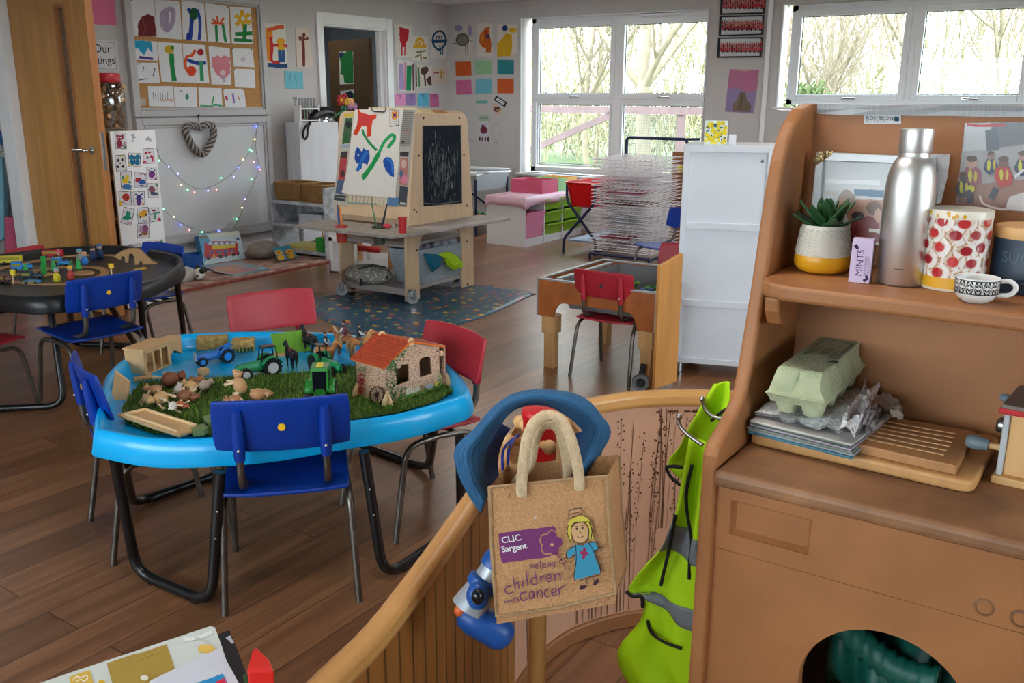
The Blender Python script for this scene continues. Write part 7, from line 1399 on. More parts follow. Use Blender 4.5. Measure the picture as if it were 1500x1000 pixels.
def lmp(u,v,o):return LB_[0]+e1*u+V((0,0,hL*v))+nn*o
for k in range(75):
 u,v=rr.uniform(.06,.94),rr.uniform(.06,.94); a0=rr.uniform(0,6); leaf=k%3; s_=(.075,.10)if not leaf==0 else(.028,.07); b.col=(44,96,90)if leaf==0 else rr.choice([(226,206,50),(232,214,70),(214,190,40)]); b.face([lmp(min(.99,max(.01,u+s_[0]*math.cos(q)*math.cos(a0)-s_[1]*math.sin(q)*math.sin(a0))),min(.99,max(.01,v+s_[0]*math.cos(q)*math.sin(a0)+s_[1]*math.sin(q)*math.cos(a0))),.0006+k*.00002)for q in[j*PI/5 for j in range(10)]])
b.build('lemon_print',PRINT,t,world=True)
b=MB(); q=[cq(.215,.12,HT),cq(.25,.12,HT),cq(.25,.128,HT),cq(.215,.128,HT)]; b.hexa(q,[p+V((0,0,.05))for p in q]); b.build('small_card',mat('white_card',(206,208,216),.6),label='small white card standing beside the lemon box on the cabinet',cat='card')
# ---- pink cloth unit with tubs
t=thing('storage_unit','low white storage unit with pink cloth top and coloured plastic tubs','storage unit',(8.2,5.15,0)); X0_,X1_,Y0_,Y1_,Z_=7.61,8.74,4.94,5.40,.475
xd=[X0_,7.97,8.33,X1_]
for x in xd:b=MB(); b.box(x-.009 if x!=X0_ else x,x+.009 if x!=X1_ else x+.0,Y0_,Y1_,0.0,Z_); b.build('side_panel',UPVC,t,world=True,bevel=.002)
b=MB(); b.box(X0_+.009,X1_,Y0_+.004,Y1_,.055,.075); b.box(X0_+.009,X1_,Y0_+.01,Y0_+.025,0,.055); b.build('base',UPVC,t,world=True); b=MB(); b.box(X0_,X1_,Y0_,Y1_,Z_,Z_+.016); b.build('top',UPVC,t,world=True); b=MB(); b.box(X0_,X1_,Y1_,Y1_+.01,0,Z_); b.build('back_panel',UPVC,t,world=True)
def tub(x0,x1,z,h,c,lab):
 b=MB(); o=.012; T=[V((x0+o,Y0_-.01,z+h)),V((x1-o,Y0_-.01,z+h)),V((x1-o,Y1_-.05,z+h)),V((x0+o,Y1_-.05,z+h))]; k=.88; m_=sum(T,V((0,0,0)))/4; B_=[V((m_.x+(p.x-m_.x)*k,m_.y+(p.y-m_.y)*k,z))for p in T]
 b.grid([B_,T],closed=True); b.face(B_)
 for i in range(4):b.bar(T[i],T[(i+1)%4],.022,.014)
 b.build('storage_tub',mat('tub_%d'%c[1],c,.4,var=.05),solid=.003,label=lab,cat='tub',group='tubs in the pink topped unit')
LG=(136,186,46)
tub(xd[0],xd[1],.078,.25,(226,140,176),'tall pink tub in the first bay of the pink topped unit')
for k,z in enumerate((.078,.205,.335)):tub(xd[1],xd[2],z,.10,LG,'lime green tub in the middle bay, '+('lowest','middle','topmost')[k]); tub(xd[2],xd[3],z,.10,LG,'lime green tub in the last bay, '+('lowest','middle','topmost')[k])
b=MB(); n=40; zc=Z_+.017
def edge(k,drop,ou):
 f=k/n*4; i=int(f)%4; u=f-int(f); cor=[(X0_,Y0_),(X1_,Y0_),(X1_,Y1_),(X0_,Y1_)]; p=V((*cor[i],0)).lerp(V((*cor[(i+1)%4],0)),u); m_=V(((X0_+X1_)/2,(Y0_+Y1_)/2,0)); d_=(p-m_).normalized(); q=p+d_*ou*(1+.5*math.sin(k*1.7)); return V((q.x,q.y,zc-drop*(1+.06*math.cos(k*1.3)+.45*(abs(u-.0)<.03))))
rows=[[edge(k,0,0)for k in range(n)],[edge(k,.006,.012)for k in range(n)],[edge(k,.05,.02)for k in range(n)],[edge(k,.085,.022)for k in range(n)]]; b.grid(rows,closed=True); b.face(rows[0]); b.build('pink_cloth',mat('shiny_pink_oilcloth',(222,184,204),.35,var=.06,scale=5),smooth=50,solid=.002,soff=1,label='shiny pale pink oilcloth draped over the storage unit',cat='cloth')
def bx3(x0,x1,y0,y1,z0_,z1_,c,lab,nm='desk_box',grp='open boxes on the pink cloth'):
 b=MB(); w=.008
 b.box(x0,x1,y0,y0+w,z0_,z1_); b.box(x0,x1,y1-w,y1,z0_,z1_); b.box(x0,x0+w,y0+w,y1-w,z0_,z1_); b.box(x1-w,x1,y0+w,y1-w,z0_,z1_); b.box(x0+w,x1-w,y0+w,y1-w,z0_,z0_+w); b.build(nm,mat('box_%d_%d'%(c[0],c[2]),c,.55,var=.05),label=lab,cat='box',group=grp)
zc2=zc+.003
bx3(7.98,8.28,4.98,5.36,zc2,zc2+.135,(206,92,124),'dark pink open box on the pink cloth'); bx3(8.3,8.46,4.98,5.30,zc2,zc2+.13,(150,200,140),'pale green open box on the pink cloth'); bx3(8.48,8.68,4.98,5.30,zc2,zc2+.135,(226,176,96),'orange yellow open box on the pink cloth')
# water tray behind the easel
t=thing('water_tray','clear water tray with a white rim on dark blue legs beside the easel','water tray',(8.4,5.75,0)); b=MB(); P0=[V((7.9,5.75,.66)),V((8.53,5.75,.66)),V((8.53,6.4,.66)),V((7.9,6.4,.66))]; P1=[V((p.x*.9+8.21*.1,p.y*.9+6.07*.1,.48))for p in P0]; b.grid([P0,P1],closed=True); b.face(P1); b.build('basin',mat('frosted_clear_plastic',(186,192,196),.25,var=.03,trans=.3),t,world=True,solid=.004)
b=MB(); b.tube([V((p.x,p.y,.665))for p in P0],.022,8,closed=True); b.build('rim',UPVC,t,world=True,smooth=60)
NVT=mat('navy_tube',(26,34,72),.4)
for x in(7.92,8.51):b=MB(); b.tube([(x,5.77,.64),(x,5.77,0)],.014,8); b.tube([(x,6.38,.64),(x,6.38,0)],.014,8); b.tube([(x,5.77,.12),(x,6.38,.45)],.012,8); b.build('leg',NVT,t,world=True)
b=MB(); b.box(7.93,8.5,5.78,6.36,.10,.12); b.build('lower_shelf',mat('dark_shelf',(50,52,58),.6),t,world=True)
for k,(c,lab,x)in enumerate((((190,60,80),'pink red toy heap under the clear water tray',8.08),((70,130,60),'green toy heap under the clear water tray',8.34))):
 b=MB(); rr=random.Random(k); b.col=c
 for j in range(9):b.ball((x+rr.uniform(-.1,.1),5.92+rr.uniform(-.08,.12),.155+rr.uniform(0,.05)),(.05,.05,.035),8,6)
 b.build('toy_heap',TOY,smooth=180,label=lab,cat='toys',kind='stuff')
 # ---- red tub on crossed navy legs
t=thing('red_water_tub','red plastic tub on crossed dark blue legs behind the drying rack','tub',(7.9,4.5,0)); b=MB(); hx_=lambda z,g:[V((7.97+x*g,4.28+y*g,z))for x,y in rrect(.92,.36,.08,4)]
b.grid([hx_(.44,.0),hx_(.44,.78),hx_(.455,.84),hx_(.66,.97),hx_(.675,1.04),hx_(.682,1.04),hx_(.682,.96),hx_(.46,.80),hx_(.455,.0)],closed=True); b.build('tub',mat('red_tub_plastic',(214,14,22),.4,var=.04),t,world=True,smooth=40)
for x in(7.53,8.41):
 b=MB(); b.tube(fillet([(x,4.12,.66),(x,4.12,.50),(x,4.45,.14),(x,4.45,0)],.05),.0135,8); b.build('leg',NVT,t,world=True,smooth=60); b=MB(); b.tube(fillet([(x+.03,4.44,.66),(x+.03,4.44,.50),(x+.03,4.12,.14),(x+.03,4.12,0)],.05),.0135,8); b.build('leg',NVT,t,world=True,smooth=60)
b=MB(); b.box(7.55,8.4,4.16,4.42,.12,.135); b.build('lower_tray',mat('pale_blue_shelf',(120,150,186),.5),t,world=True)
# ---- drying rack
t=thing('drying_rack','wire painting drying rack with many white shelves in a navy frame','drying rack',(7.7,3.79,0)); RX0,RX1,RY0,RY1=7.36,8.0,3.47,4.07
b=MB(); b.tube(fillet([(8.03,RY1,0),(8.03,RY1,1.08),(8.03,RY0-.02,1.08),(8.03,RY0-.02,0)],.04),.015,10); b.tube([(8.03,RY0-.02,1.08),(8.03,RY0-.14,1.085)],.012,8); b.tube(fillet([(8.03,RY1,.05),(7.36,RY1,.05),(7.36,RY1,0)],.03),.013,8); b.tube(fillet([(8.03,RY0,.05),(7.36,RY0,.05),(7.36,RY0,0)],.03),.013,8); b.tube([(7.36,RY0,.06),(7.36,RY1,.06)],.013,8); b.build('frame',NVT,t,world=True,smooth=60)
WIRE=mat('white_coated_wire',(236,230,233),.45,var=.12,scale=30); p0=None
for k in range(25):
 z=.10+.034*k
 if p0 is None:
  b=MB(); b.tube([(RX0,RY0,z),(RX0,RY1,z),(RX1,RY1,z+.006),(RX1,RY0,z+.006)],.0042,5,closed=True)
  for j in range(1,12):y=RY0+(RY1-RY0)*j/12; b.bar((RX0,y,z),(RX1,y,z+.006),.0042,.0042)
  for j in range(1,5):x=RX0+(RX1-RX0)*j/5; b.bar((x,RY0,z),(x,RY1,z),.004,.004)
  p0=b.build('wire_shelf',WIRE,t,world=True)
 else:c=p0.copy(); COL.objects.link(c); c.location.z=.034*k; c.rotation_euler=(R.uniform(-.012,.012),R.uniform(-.012,.012),R.uniform(-.012,.012)); c.parent=t
rr=random.Random(31)
for k,(kk,x,y,w,h_,c)in enumerate(((1,7.42,3.6,.42,.36,(206,196,206)),(3,7.4,3.7,.4,.3,(176,60,90)),(4,7.5,3.52,.4,.4,(214,210,214)),(7,7.38,3.55,.42,.36,(206,212,220)),(8,7.42,3.6,.4,.4,(190,196,204)),(12,7.4,3.56,.4,.42,(120,70,60)),(15,7.4,3.6,.4,.34,(186,90,110)),(19,7.4,3.55,.42,.38,(196,186,190)))):
 z=.10+.034*kk+.009; b=MB(); b.hexa([(x,y,z),(x+w,y,z+.003),(x+w,y+h_,z+.003),(x,y+h_,z)],[(x,y,z+.002),(x+w,y,z+.005),(x+w,y+h_,z+.005),(x,y+h_,z+.002)]); b.build('drying_painting',mat('drying_%d'%k,c,.8,var=.3,scale=9),label='sheet of painted paper drying on the '+('lowest','low','lower','lower middle','middle','upper middle','upper','topmost')[k]+' loaded rack shelf',cat='painting',group='paintings on the drying rack')
b=MB(); b.box(8.1,8.13,3.34,3.62,0,.96); b.build('brown_board',mat('brown_hardboard',(150,92,48),.6,var=.15,scale=3),label='tall brown board standing behind the drying rack',cat='board')
b=MB(); b.col=(226,200,40); b.box(8.07,8.097,3.46,3.56,.78,.84); b.build('yellow_notice',TOY,label='small yellow card fixed on the brown board behind the rack',cat='card')
# ================================================================ TOYS ON THE TRAYS
ZF=zF+.001
def bp(x,y,z=None):return pz(x,y,ZF if z is None else z)
# artificial turf
poly=[(178,600),(205,562),(300,556),(430,548),(515,538),(600,548),(655,562),(668,574),(640,590),(585,606),(507,618),(400,634),(310,640),(225,638),(185,622)]
PW_=[bp(*p)for p in poly]; b=MB(); b.col=(64,90,36); b.face([p+V((0,0,.006))for p in PW_])
xs=[p.x for p in PW_]; ys_=[p.y for p in PW_]
def inside(x,y):
 c=False; n=len(PW_); j=n-1
 for i in range(n):
  a,d=PW_[i],PW_[j]
  if(a.y>y)!=(d.y>y)and x<(d.x-a.x)*(y-a.y)/(d.y-a.y)+a.x:c=not c
  j=i
 return c
rr=random.Random(77); k=0
while k<9000:
 x,y=rr.uniform(min(xs),max(xs)),rr.uniform(min(ys_),max(ys_))
 if not inside(x,y):continue
 k+=1; a=rr.uniform(0,2*PI); h_=rr.uniform(.012,.026); w=.0016; t_=V((rr.uniform(-.012,.012),rr.uniform(-.012,.012),h_)); p=V((x,y,ZF+.004)); e=V((math.cos(a)*w,math.sin(a)*w,0)); b.col=rr.choice([(78,122,42),(98,142,50),(62,100,36),(122,152,64),(146,150,84)]); b.face([p-e,p+e,p+t_])
b.build('artificial_turf',pmat('turf_green',.8,.2),label='green artificial turf covering the front of the blue tray',cat='turf',kind='stuff')
NAT=mat('natural_maple_toy',(206,166,116),.5,var=.1,scale=12,stretch=(2,8,2))
def poly_toy(name,lab,cat,pts,z,th,m=NAT,grp=None,bev=.002):P=[bp(x,y,z)for x,y in pts]; b=MB(); b.prism(P,(0,0,th)); return b.build(name,m,bevel=bev,label=lab,cat=cat,group=grp)
# wooden stable with three openings
A,B,C_=bp(213,550,ZF),bp(252,534,ZF),bp(192,546,ZF); e1=(B-A).normalized(); L1=(B-A).length; e2=V((-e1.y,e1.x,0)); e2=e2 if(C_-A).dot(e2)>0 else-e2; L2=.085; hh=(pv(211,524,A)-ZF)*1.35
t=thing('wooden_stable','plain wooden toy stable with three openings at the back left of the blue tray','toy',A)
def sb(u0,u1,v0,v1,z0_,z1_,nm,k=1):b=MB(); q=[A+e1*u+e2*v for u,v in((u0,v0),(u1,v0),(u1,v1),(u0,v1))]; b.hexa([p+V((0,0,z0_))for p in q],[p+V((0,0,z1_))for p in q]); return b.build(nm,NAT,t,world=True,bevel=.0012)
sb(0,.006,.0,L2,0,hh,'end_wall'); sb(L1-.006,L1,0,L2,0,hh,'end_wall'); sb(.006,L1-.006,L2-.006,L2,0,hh,'back_wall'); sb(-.004,L1+.004,-.004,L2+.004,hh,hh+.007,'roof')
for f in range(4):u=.006+(L1-.012-.010)*f/3; sb(u,u+.010,0,.006,.006,hh,'pillar')
sb(.006,L1-.006,0,L2-.006,0,.006,'floor'); sb(.006,L1-.006,.0,.006,hh-.014,hh,'lintel')
b=MB(); q=[A+e1*u+e2*v for u,v in((L1-.01,.02),(L1+.105,.03),(L1+.105,L2),(L1-.01,L2))]; b.prism([q[0]+V((0,0,hh-.004)),q[1]+V((0,0,hh-.004)),q[1]+V((0,0,.012)),q[1]-e1*.045+V((0,0,.04)),q[0]+V((0,0,.008))],e2*(L2-.03)); b.build('gable_wing',NAT,t,world=True,bevel=.0015)
b=MB(); a0,a1=bp(196,556,ZF+.012),bp(222,552,ZF+.012); b.tube([a0,a0.lerp(a1,.1),a0.lerp(a1,.85),a1],[.012,.010,.010,.013],10); b.build('toy_log',NAT,smooth=40,label='small wooden log in front of the wooden stable',cat='toy')
P=[bp(*p,ZF+.003)for p in((163,580),(170,600),(185,592),(190,570))]; top_=[pp(x,y,bp(176,585),V((-.5,-.85,.3)).normalized())for x,y in((168,543),(190,560),(188,592),(176,604),(162,584))]
b=MB(); b.prism(top_,V((.012,.012,0))); b.build('wooden_plate',NAT,bevel=.002,label='six sided wooden plate leaning on the left rim of the blue tray',cat='toy')
t=thing('wooden_trough','flat wooden trough with a recess lying at the front left of the blue tray','toy',bp(235,620)); b=MB(); q=[bp(*p,ZF+.031)for p in((172,606),(212,597),(298,624),(262,636))]; b.prism(q,(0,0,-.011)); b.build('board',NAT,t,world=True,bevel=.002)
b=MB(); m0=lambda u,v:q[0].lerp(q[1],v).lerp(q[3].lerp(q[2],v),u)
for a_,c_ in(((.08,.85),(.94,.85)),((.08,.12),(.94,.12)),((.08,.12),(.08,.85)),((.94,.12),(.94,.85))):b.bar(m0(*a_)+V((0,0,.003)),m0(*c_)+V((0,0,.003)),.006,.007)
b.build('lip',mat('pale_maple',(226,192,146),.5),t,world=True)
for pts,lab,m_ in(([(276,632),(300,629),(306,634),(300,638),(284,640)],'small flat green topped wooden piece by the chair back','g'),([(298,618),(310,614),(314,622),(306,628)],'small round green topped wooden piece by the chair back','g')):poly_toy('wooden_piece',lab,'toy',pts,ZF+.012,.020,mat('green_topped_wood',(110,134,86),.6),None)
b=MB(); c=bp(298,549); b.box(c.x-.017,c.x+.017,c.y-.015,c.y+.015,ZF,ZF+.026); b.build('wooden_block',NAT,bevel=.003,label='small plain wooden block on the bare blue tray floor',cat='toy')
# tractors
def wheel(t,c,ax,R_,w,hubc,name='wheel'):
 M3=Matrix((V((-ax.y,ax.x,0)),V((0,0,1)),ax)).transposed(); b=MB(); b.lathe([(R_*.62,-w),(R_*.95,-w),(R_,-w*.6),(R_,w*.6),(R_*.95,w),(R_*.62,w),(R_*.6,w*.6)],c,20,axis=M3)
 for k in range(14):a=2*PI*k/14; p=c+M3@V((R_*1.0*math.cos(a),R_*1.0*math.sin(a),0)); b.bar(p-ax*w*.9,p+ax*w*.9,R_*.16,R_*.12,up=M3@V((math.cos(a),math.sin(a),0)))
 o=b.build(name,BLK,t,world=True,smooth=40); b=MB()
 for s in(-1,1):b.lathe([(0,s*w*.55),(R_*.2,s*w*.75),(R_*.3,s*w*.5),(R_*.62,s*w*.8)],c,16,axis=M3)
 b.build('hub',mat('hub_%d'%hubc[0],hubc,.4),o,world=True,smooth=50)
def tractor(lab,rear,front,zb,s,body,hub,cab='frame',cabm=None):
 """rear/front: ground points under the axles"""
 d=(front-rear); d.z=0; WB=d.length; d.normalize(); sd=V((-d.y,d.x,0)); t=thing('toy_tractor',lab,'toy tractor',(rear+front)/2); U=V((0,0,1)); k=s
 def P(u,v,z):return V((rear.x,rear.y,zb))+d*u*k+sd*v*k+U*z*k
 BM_=mat('tractor_%d_%d'%body[:2],body,.35,spec=.6); wb=WB/k
 b=MB(); rows=[]
 for u,w,z0_,z1_ in((.15,.16,.32,.72),(.5,.17,.32,.74),(wb-.1,.16,.34,.72),(wb+.25,.14,.36,.66),(wb+.33,.11,.38,.58)):rows.append([P(u,-w,z0_),P(u,-w,z1_-.08),P(u,-w*.6,z1_),P(u,w*.6,z1_),P(u,w,z1_-.08),P(u,w,z0_)])
 b.grid(rows,closed=True); b.face(rows[0]); b.face(rows[-1]); b.build('bonnet',BM_,t,world=True,smooth=40)
 b=MB(); b.hexa([P(-.3,-.13,.28),P(wb+.2,-.1,.28),P(wb+.2,.1,.28),P(-.3,.13,.28)],[P(-.3,-.13,.46),P(wb+.2,-.1,.42),P(wb+.2,.1,.42),P(-.3,.13,.46)]); b.tube([P(0,-.42,.40),P(0,.42,.40)],.05*k,8); b.tube([P(wb,-.38,.28),P(wb,.38,.28)],.04*k,8); b.build('chassis',mat('tractor_black',(24,24,26),.4),t,world=True)
 for s_ in(-1,1):
  b=MB(); rows=[]
  for a in range(7):q=math.radians(20+a*23); rows.append([P(-.48*math.cos(q)*-1*-1,s_*v,.42+.50*math.sin(q))for v in(.2,.46)])
  b.grid(rows); b.build('mudguard',BM_,t,world=True,smooth=180,solid=.05*k)
  wheel(t,P(0,s_*.38,.42),sd,.42*k,.11*k,hub); wheel(t,P(wb,s_*.34,.28),sd,.28*k,.09*k,hub)
 b=MB()
 if cab=='frame':
  T=[P(-.28,-.22,1.32),P(.34,-.2,1.32),P(.34,.2,1.32),P(-.28,.22,1.32)]; B_=[P(-.34,-.24,.62),P(.42,-.2,.66),P(.42,.2,.66),P(-.34,.24,.62)]
  for i in range(4):b.tube([B_[i],T[i]],.028*k,6)
  b.hexa(T,[p+U*.07*k for p in T]); b.hexa([P(-.1,-.12,.6),P(.12,-.12,.6),P(.12,.12,.6),P(-.1,.12,.6)],[P(-.16,-.12,.95),P(-.08,-.12,.95),P(-.08,.12,.95),P(-.16,.12,.95)]); b.build('cab',MATS['tractor_black'],t,world=True)
 elif cab=='closed':
  T=[P(-.34,-.27,1.28),P(.34,-.25,1.28),P(.34,.25,1.28),P(-.34,.27,1.28)]; B_=[P(-.3,-.26,.62),P(.42,-.24,.66),P(.42,.24,.66),P(-.3,.26,.62)]; b.hexa(B_,T); c_=b.build('cab_glass',mat('black_cab_glass',(16,18,22),.15),t,world=True,bevel=.002)
  b=MB(); b.hexa([p+(p-P(0,0,1.28))*.12 for p in T],[p+(p-P(0,0,1.28))*.02+U*.12*k for p in T]); b.build('cab_roof',BM_,t,world=True,bevel=.003)
  for i in range(4):b=MB(); b.tube([B_[i],T[i]],.035*k,6); b.build('cab_pillar',BM_,c_,world=True)
  b=MB(); b.hexa([P(-.2,-.1,1.40),P(.25,-.1,1.40),P(.25,.1,1.40),P(-.2,.1,1.40)],[P(-.2,-.1,1.43),P(.25,-.1,1.43),P(.25,.1,1.43),P(-.2,.1,1.43)]); b.build('roof_sign',mat('yellow_sign',(224,200,40),.5),t,world=True)
 else:
  rows=[[P(u,-w,z),P(u,0,z+.07),P(u,w,z)]for u,w,z in((-.42,.2,1.0),(-.3,.24,1.12),(-.05,.24,1.0),(.12,.22,.72))]; b.grid(rows); b.hexa([P(-.2,-.2,.56),P(.1,-.2,.56),P(.1,.2,.56),P(-.2,.2,.56)],[P(-.2,-.2,.66),P(.1,-.2,.66),P(.1,.2,.66),P(-.2,.2,.66)]); b.build('rear_cowl',BM_,t,world=True,smooth=60,solid=.05*k)
  b=MB(); b.hexa([P(wb+.3,-.18,.34),P(wb+.42,-.18,.34),P(wb+.42,.18,.34),P(wb+.3,.18,.34)],[P(wb+.28,-.18,.82),P(wb+.38,-.18,.84),P(wb+.38,.18,.84),P(wb+.28,.18,.82)]); b.build('grille',mat('pale_grille',(176,190,200),.3,.4,var=.5,scale=200),t,world=True)
 return t
tractor('bright blue open toy tractor at the back left of the blue tray',bp(331,529),bp(295,535),ZF,.062,(20,106,196),(40,140,226),'cowl')
tractor('emerald green toy tractor with a black frame cab in the middle of the blue tray',bp(395,548),bp(357,555),ZF,.080,(10,136,84),(206,210,216),'frame')
tractor('emerald green toy tractor beside the stone house, white hubbed',bp(469,541),bp(494,551),ZF,.072,(12,140,84),(206,210,216),'frame')
tractor('dark green toy tractor with yellow roof sign in front of the stone house',bp(472,596),bp(462,628),ZF,.104,(40,124,44),(226,206,60),'closed')
# hay and fence pieces
HAY=mat('straw_bale',(196,160,96),.95,var=.4,scale=60,bump=1.,bscale=150)
for pts,z,th,lab in(([(288,514),(334,509),(336,503),(292,507)],ZF,.05,'long straw bale behind the blue tractor'),([(338,512),(372,508),(374,503),(343,505)],ZF+.03,.03,'short straw bale on the green footed stand')):poly_toy('straw_bale',lab,'toy',pts,z,th,HAY)
t=thing('hay_rack','small wooden rack with a green base under the short straw bale','toy',bp(355,512)); b=MB(); q=[bp(*p)for p in((338,517),(374,513),(374,508),(340,510))]; b.prism(q,(0,0,.012)); b.build('base',mat('rack_green',(70,120,40),.7),t,world=True)
b=MB()
for k in range(7):p=q[0].lerp(q[1],.05+.15*k); b.bar(p,p+V((0,0,.034)),.005,.004)
b.build('slats',mat('pale_maple',(226,192,146),.5),t,world=True)
n_=V((-.55,-.8,.25)).normalized(); o_=bp(430,518)
t=thing('green_board','upright bright green wooden board at the back of the blue tray','toy',o_); b=MB(); b.prism([pp(x,y,o_,n_)for x,y in((396,489),(447,482),(456,514),(404,518))],-n_*.008); b.build('board',mat('lime_painted_wood',(96,146,32),.6,var=.15,scale=8,stretch=(8,8,1)),t,world=True,bevel=.002); b=MB(); q=[bp(*p)for p in((398,523),(432,521),(436,517),(402,518))]; b.prism(q,(0,0,.008)); b.build('foot',NAT,t,world=True,bevel=.002)
# horses and riders
def horse(lab,fr,hd,s,coat,mane,rider=None,saddle=(96,40,40)):
 """fr: ground point under the belly; hd: heading angle"""
 d=V((math.cos(hd),math.sin(hd),0)); sd=V((-d.y,d.x,0)); U=V((0,0,1)); t=thing('toy_horse',lab,'toy horse',fr)
 def P(u,v,z):return fr+d*u*s+sd*v*s+U*z*s
 CM=mat('coat_%d_%d'%coat[:2],coat,.5,var=.15,scale=30)
 b=MB(); b.tube(bez([P(-.46,0,.78),P(-.40,0,.82),P(-.2,0,.80),P(.1,0,.77),P(.34,0,.82),P(.46,0,.93),P(.56,0,1.10),P(.62,0,1.22),P(.70,0,1.27),P(.80,0,1.20),P(.92,0,1.06),P(.97,0,1.0)],3),[r*s for r in bez_r([.06,.19,.21,.20,.21,.16,.115,.10,.10,.09,.06,.045],3)],10)
 for u,v,f in((-.36,.11,-1),(-.36,-.11,-1),(.30,.10,1),(.30,-.10,1)):
  o=R.uniform(-.06,.06); b.tube([P(u,v,.80),P(u+.03*f,v,.62),P(u+(.02 if f>0 else-.05)+o,v,.40),P(u+o*1.3,v,.22),P(u+o*1.3,v,.06),P(u+o*1.3+.03,v,0)],[r*s for r in(.14,.12,.06,.042,.038,.055)],8)
 for v in(-.05,.05):b.tube([P(.66,v,1.30),P(.67,v*1.2,1.42)],[.03*s,.004*s],6)
 b.build('body',CM,t,world=True,smooth=180)
 b=MB(); MM=mat('mane_%d'%mane[0],mane,.7); b.tube(bez([P(-.47,0,.86),P(-.58,0,.74),P(-.60,0,.45),P(-.58,0,.22)],4),[r*s for r in bez_r([.05,.075,.07,.02],4)],8); b.build('tail',MM,t,world=True,smooth=180)
 b=MB(); b.tube(bez([P(.36,.02,1.02),P(.48,.02,1.18),P(.58,.02,1.32),P(.70,.0,1.36)],4),[.05*s]*13,8); b.build('mane',MM,t,world=True,smooth=180)
 b=MB(); b.tube([P(-.14,0,.90),P(.02,0,.885),P(.16,0,.92)],[.15*s,.17*s,.14*s],12); b.build('saddle',mat('saddle_%d'%saddle[0],saddle,.6),t,world=True,smooth=180)
 b=MB(); b.tube([P(.86,-.07,1.12),P(.90,0,1.16),P(.86,.07,1.12),P(.60,.12,1.1),P(.14,.05,1.08)],.014*s,5); b.build('bridle',mat('dark_leather',(44,30,26),.6),t,world=True)
 if rider:
  cl,leg=rider; q=thing('toy_rider',lab.replace('toy horse','horse').split(' at the')[0].split(' beside')[0].split(' on the')[0].split(' behind')[0]+', its small seated rider','toy figure',P(0,0,1.05)); q['label']='small toy rider in a '+('dark waistcoat sitting on the golden horse nearest the green tractor','maroon waistcoat sitting on the tallest brown horse','black jacket sitting on the tan horse nearest the house')[cl[1]%3]
  RM=mat('rider_%d_%d'%cl[:2],cl,.6); b=MB(); b.tube([P(.0,0,1.0),P(.0,0,1.2),P(.02,0,1.42),P(.02,0,1.52)],[r*s for r in(.10,.10,.11,.04)],10); b.build('torso',RM,q,world=True,smooth=180)
  b=MB()
  for v in(-1,1):b.tube([P(0,v*.05,1.02),P(.14,v*.19,.92),P(.05,v*.2,.70),P(.02,v*.2,.56),P(.1,v*.2,.54)],[r*s for r in(.075,.065,.05,.045,.04)],8)
  b.build('legs',mat('rider_legs_%d'%leg[0],leg,.7),q,world=True,smooth=180); b=MB()
  for v in(-1,1):b.tube([P(.02,v*.11,1.38),P(.12,v*.15,1.2),P(.28,v*.07,1.12)],[r*s for r in(.045,.04,.032)],8)
  b.build('arms',mat('white_shirt',(200,196,190),.7),q,world=True,smooth=180); b=MB(); b.ball(P(.03,0,1.60),(.075*s,.07*s,.09*s),12,8); b.tube([P(.1,0,1.60),P(.12,0,1.585)],[.015*s,.01*s],6); h=b.build('head',mat('toy_skin',(206,160,132),.6),q,world=True,smooth=180); b=MB(); b.ball(P(.01,0,1.645),(.085*s,.08*s,.07*s),12,8); b.build('hair',mat('dark_hair',(40,30,28),.7),h,world=True,smooth=180)
 return t
def bez_r(r,n):return[p.x for p in bez([(v,0,0)for v in r],n)]
rt_a=math.atan2(RT.y,RT.x)
horse('black toy horse with a maroon saddle at the back middle of the blue tray',bp(428,537),rt_a+PI-.9,.068,(30,26,30),(16,16,18))
horse('taller black toy horse behind the maroon saddled one',bp(455,517),rt_a+PI-.8,.078,(28,24,26),(16,16,18),None,(100,44,44))
horse('golden brown toy horse carrying a rider beside the green tractor',bp(478,534),rt_a-.35,.076,(186,124,70),(196,166,126),((40,42,54),(120,96,70)))
horse('brown toy horse carrying a rider in the middle of the herd',bp(506,520),rt_a+PI-.5,.082,(150,92,50),(196,166,126),((92,40,58),(170,150,120)))
horse('tan toy horse carrying a rider beside the stone house roof',bp(527,522),rt_a+.25,.078,(186,122,66),(206,176,132),((30,32,44),(110,96,86)))
# stone house
ch=(490,480,.14); ZG=ZF+.008
FL=bp(490+548*.14,480+800*.14,ZG); FR=bp(490+1165*.14,480+600*.14,ZG); e1=FR-FL; L1=e1.length; e1.normalize(); nF=V((e1.y,-e1.x,0)); nF=nF if nF.dot(EYE-FL)>0 else-nF
s=Sheet(FL,nF,ch); t=thing('stone_toy_house','wooden toy house printed with stone walls, ivy and an orange red roof','toy house',FL)
STN=mat('printed_stone',(214,176,146),.6,var=.12,scale=30)
N=STN.node_tree.nodes; L=STN.node_tree.links; bs=N['Principled BSDF']; src=bs.inputs['Base Color'].links[0].from_socket; tcx=N.new('ShaderNodeTexCoord'); mpx=N.new('ShaderNodeMapping'); mpx.inputs['Scale'].default_value=(1,1,1.7); L.new(tcx.outputs['Object'],mpx.inputs[0]); vo=N.new('ShaderNodeTexVoronoi'); vo.feature='DISTANCE_TO_EDGE'; vo.inputs['Scale'].default_value=62; L.new(mpx.outputs[0],vo.inputs['Vector']); lt=N.new('ShaderNodeMath'); lt.operation='LESS_THAN'; lt.inputs[1].default_value=.035; L.new(vo.outputs['Distance'],lt.inputs[0]); mx_=N.new('ShaderNodeMix'); mx_.data_type='RGBA'; L.new(lt.outputs[0],mx_.inputs[0]); L.new(src,mx_.inputs[6]); mx_.inputs[7].default_value=lin((112,80,66)); L.new(mx_.outputs[2],bs.inputs['Base Color'])
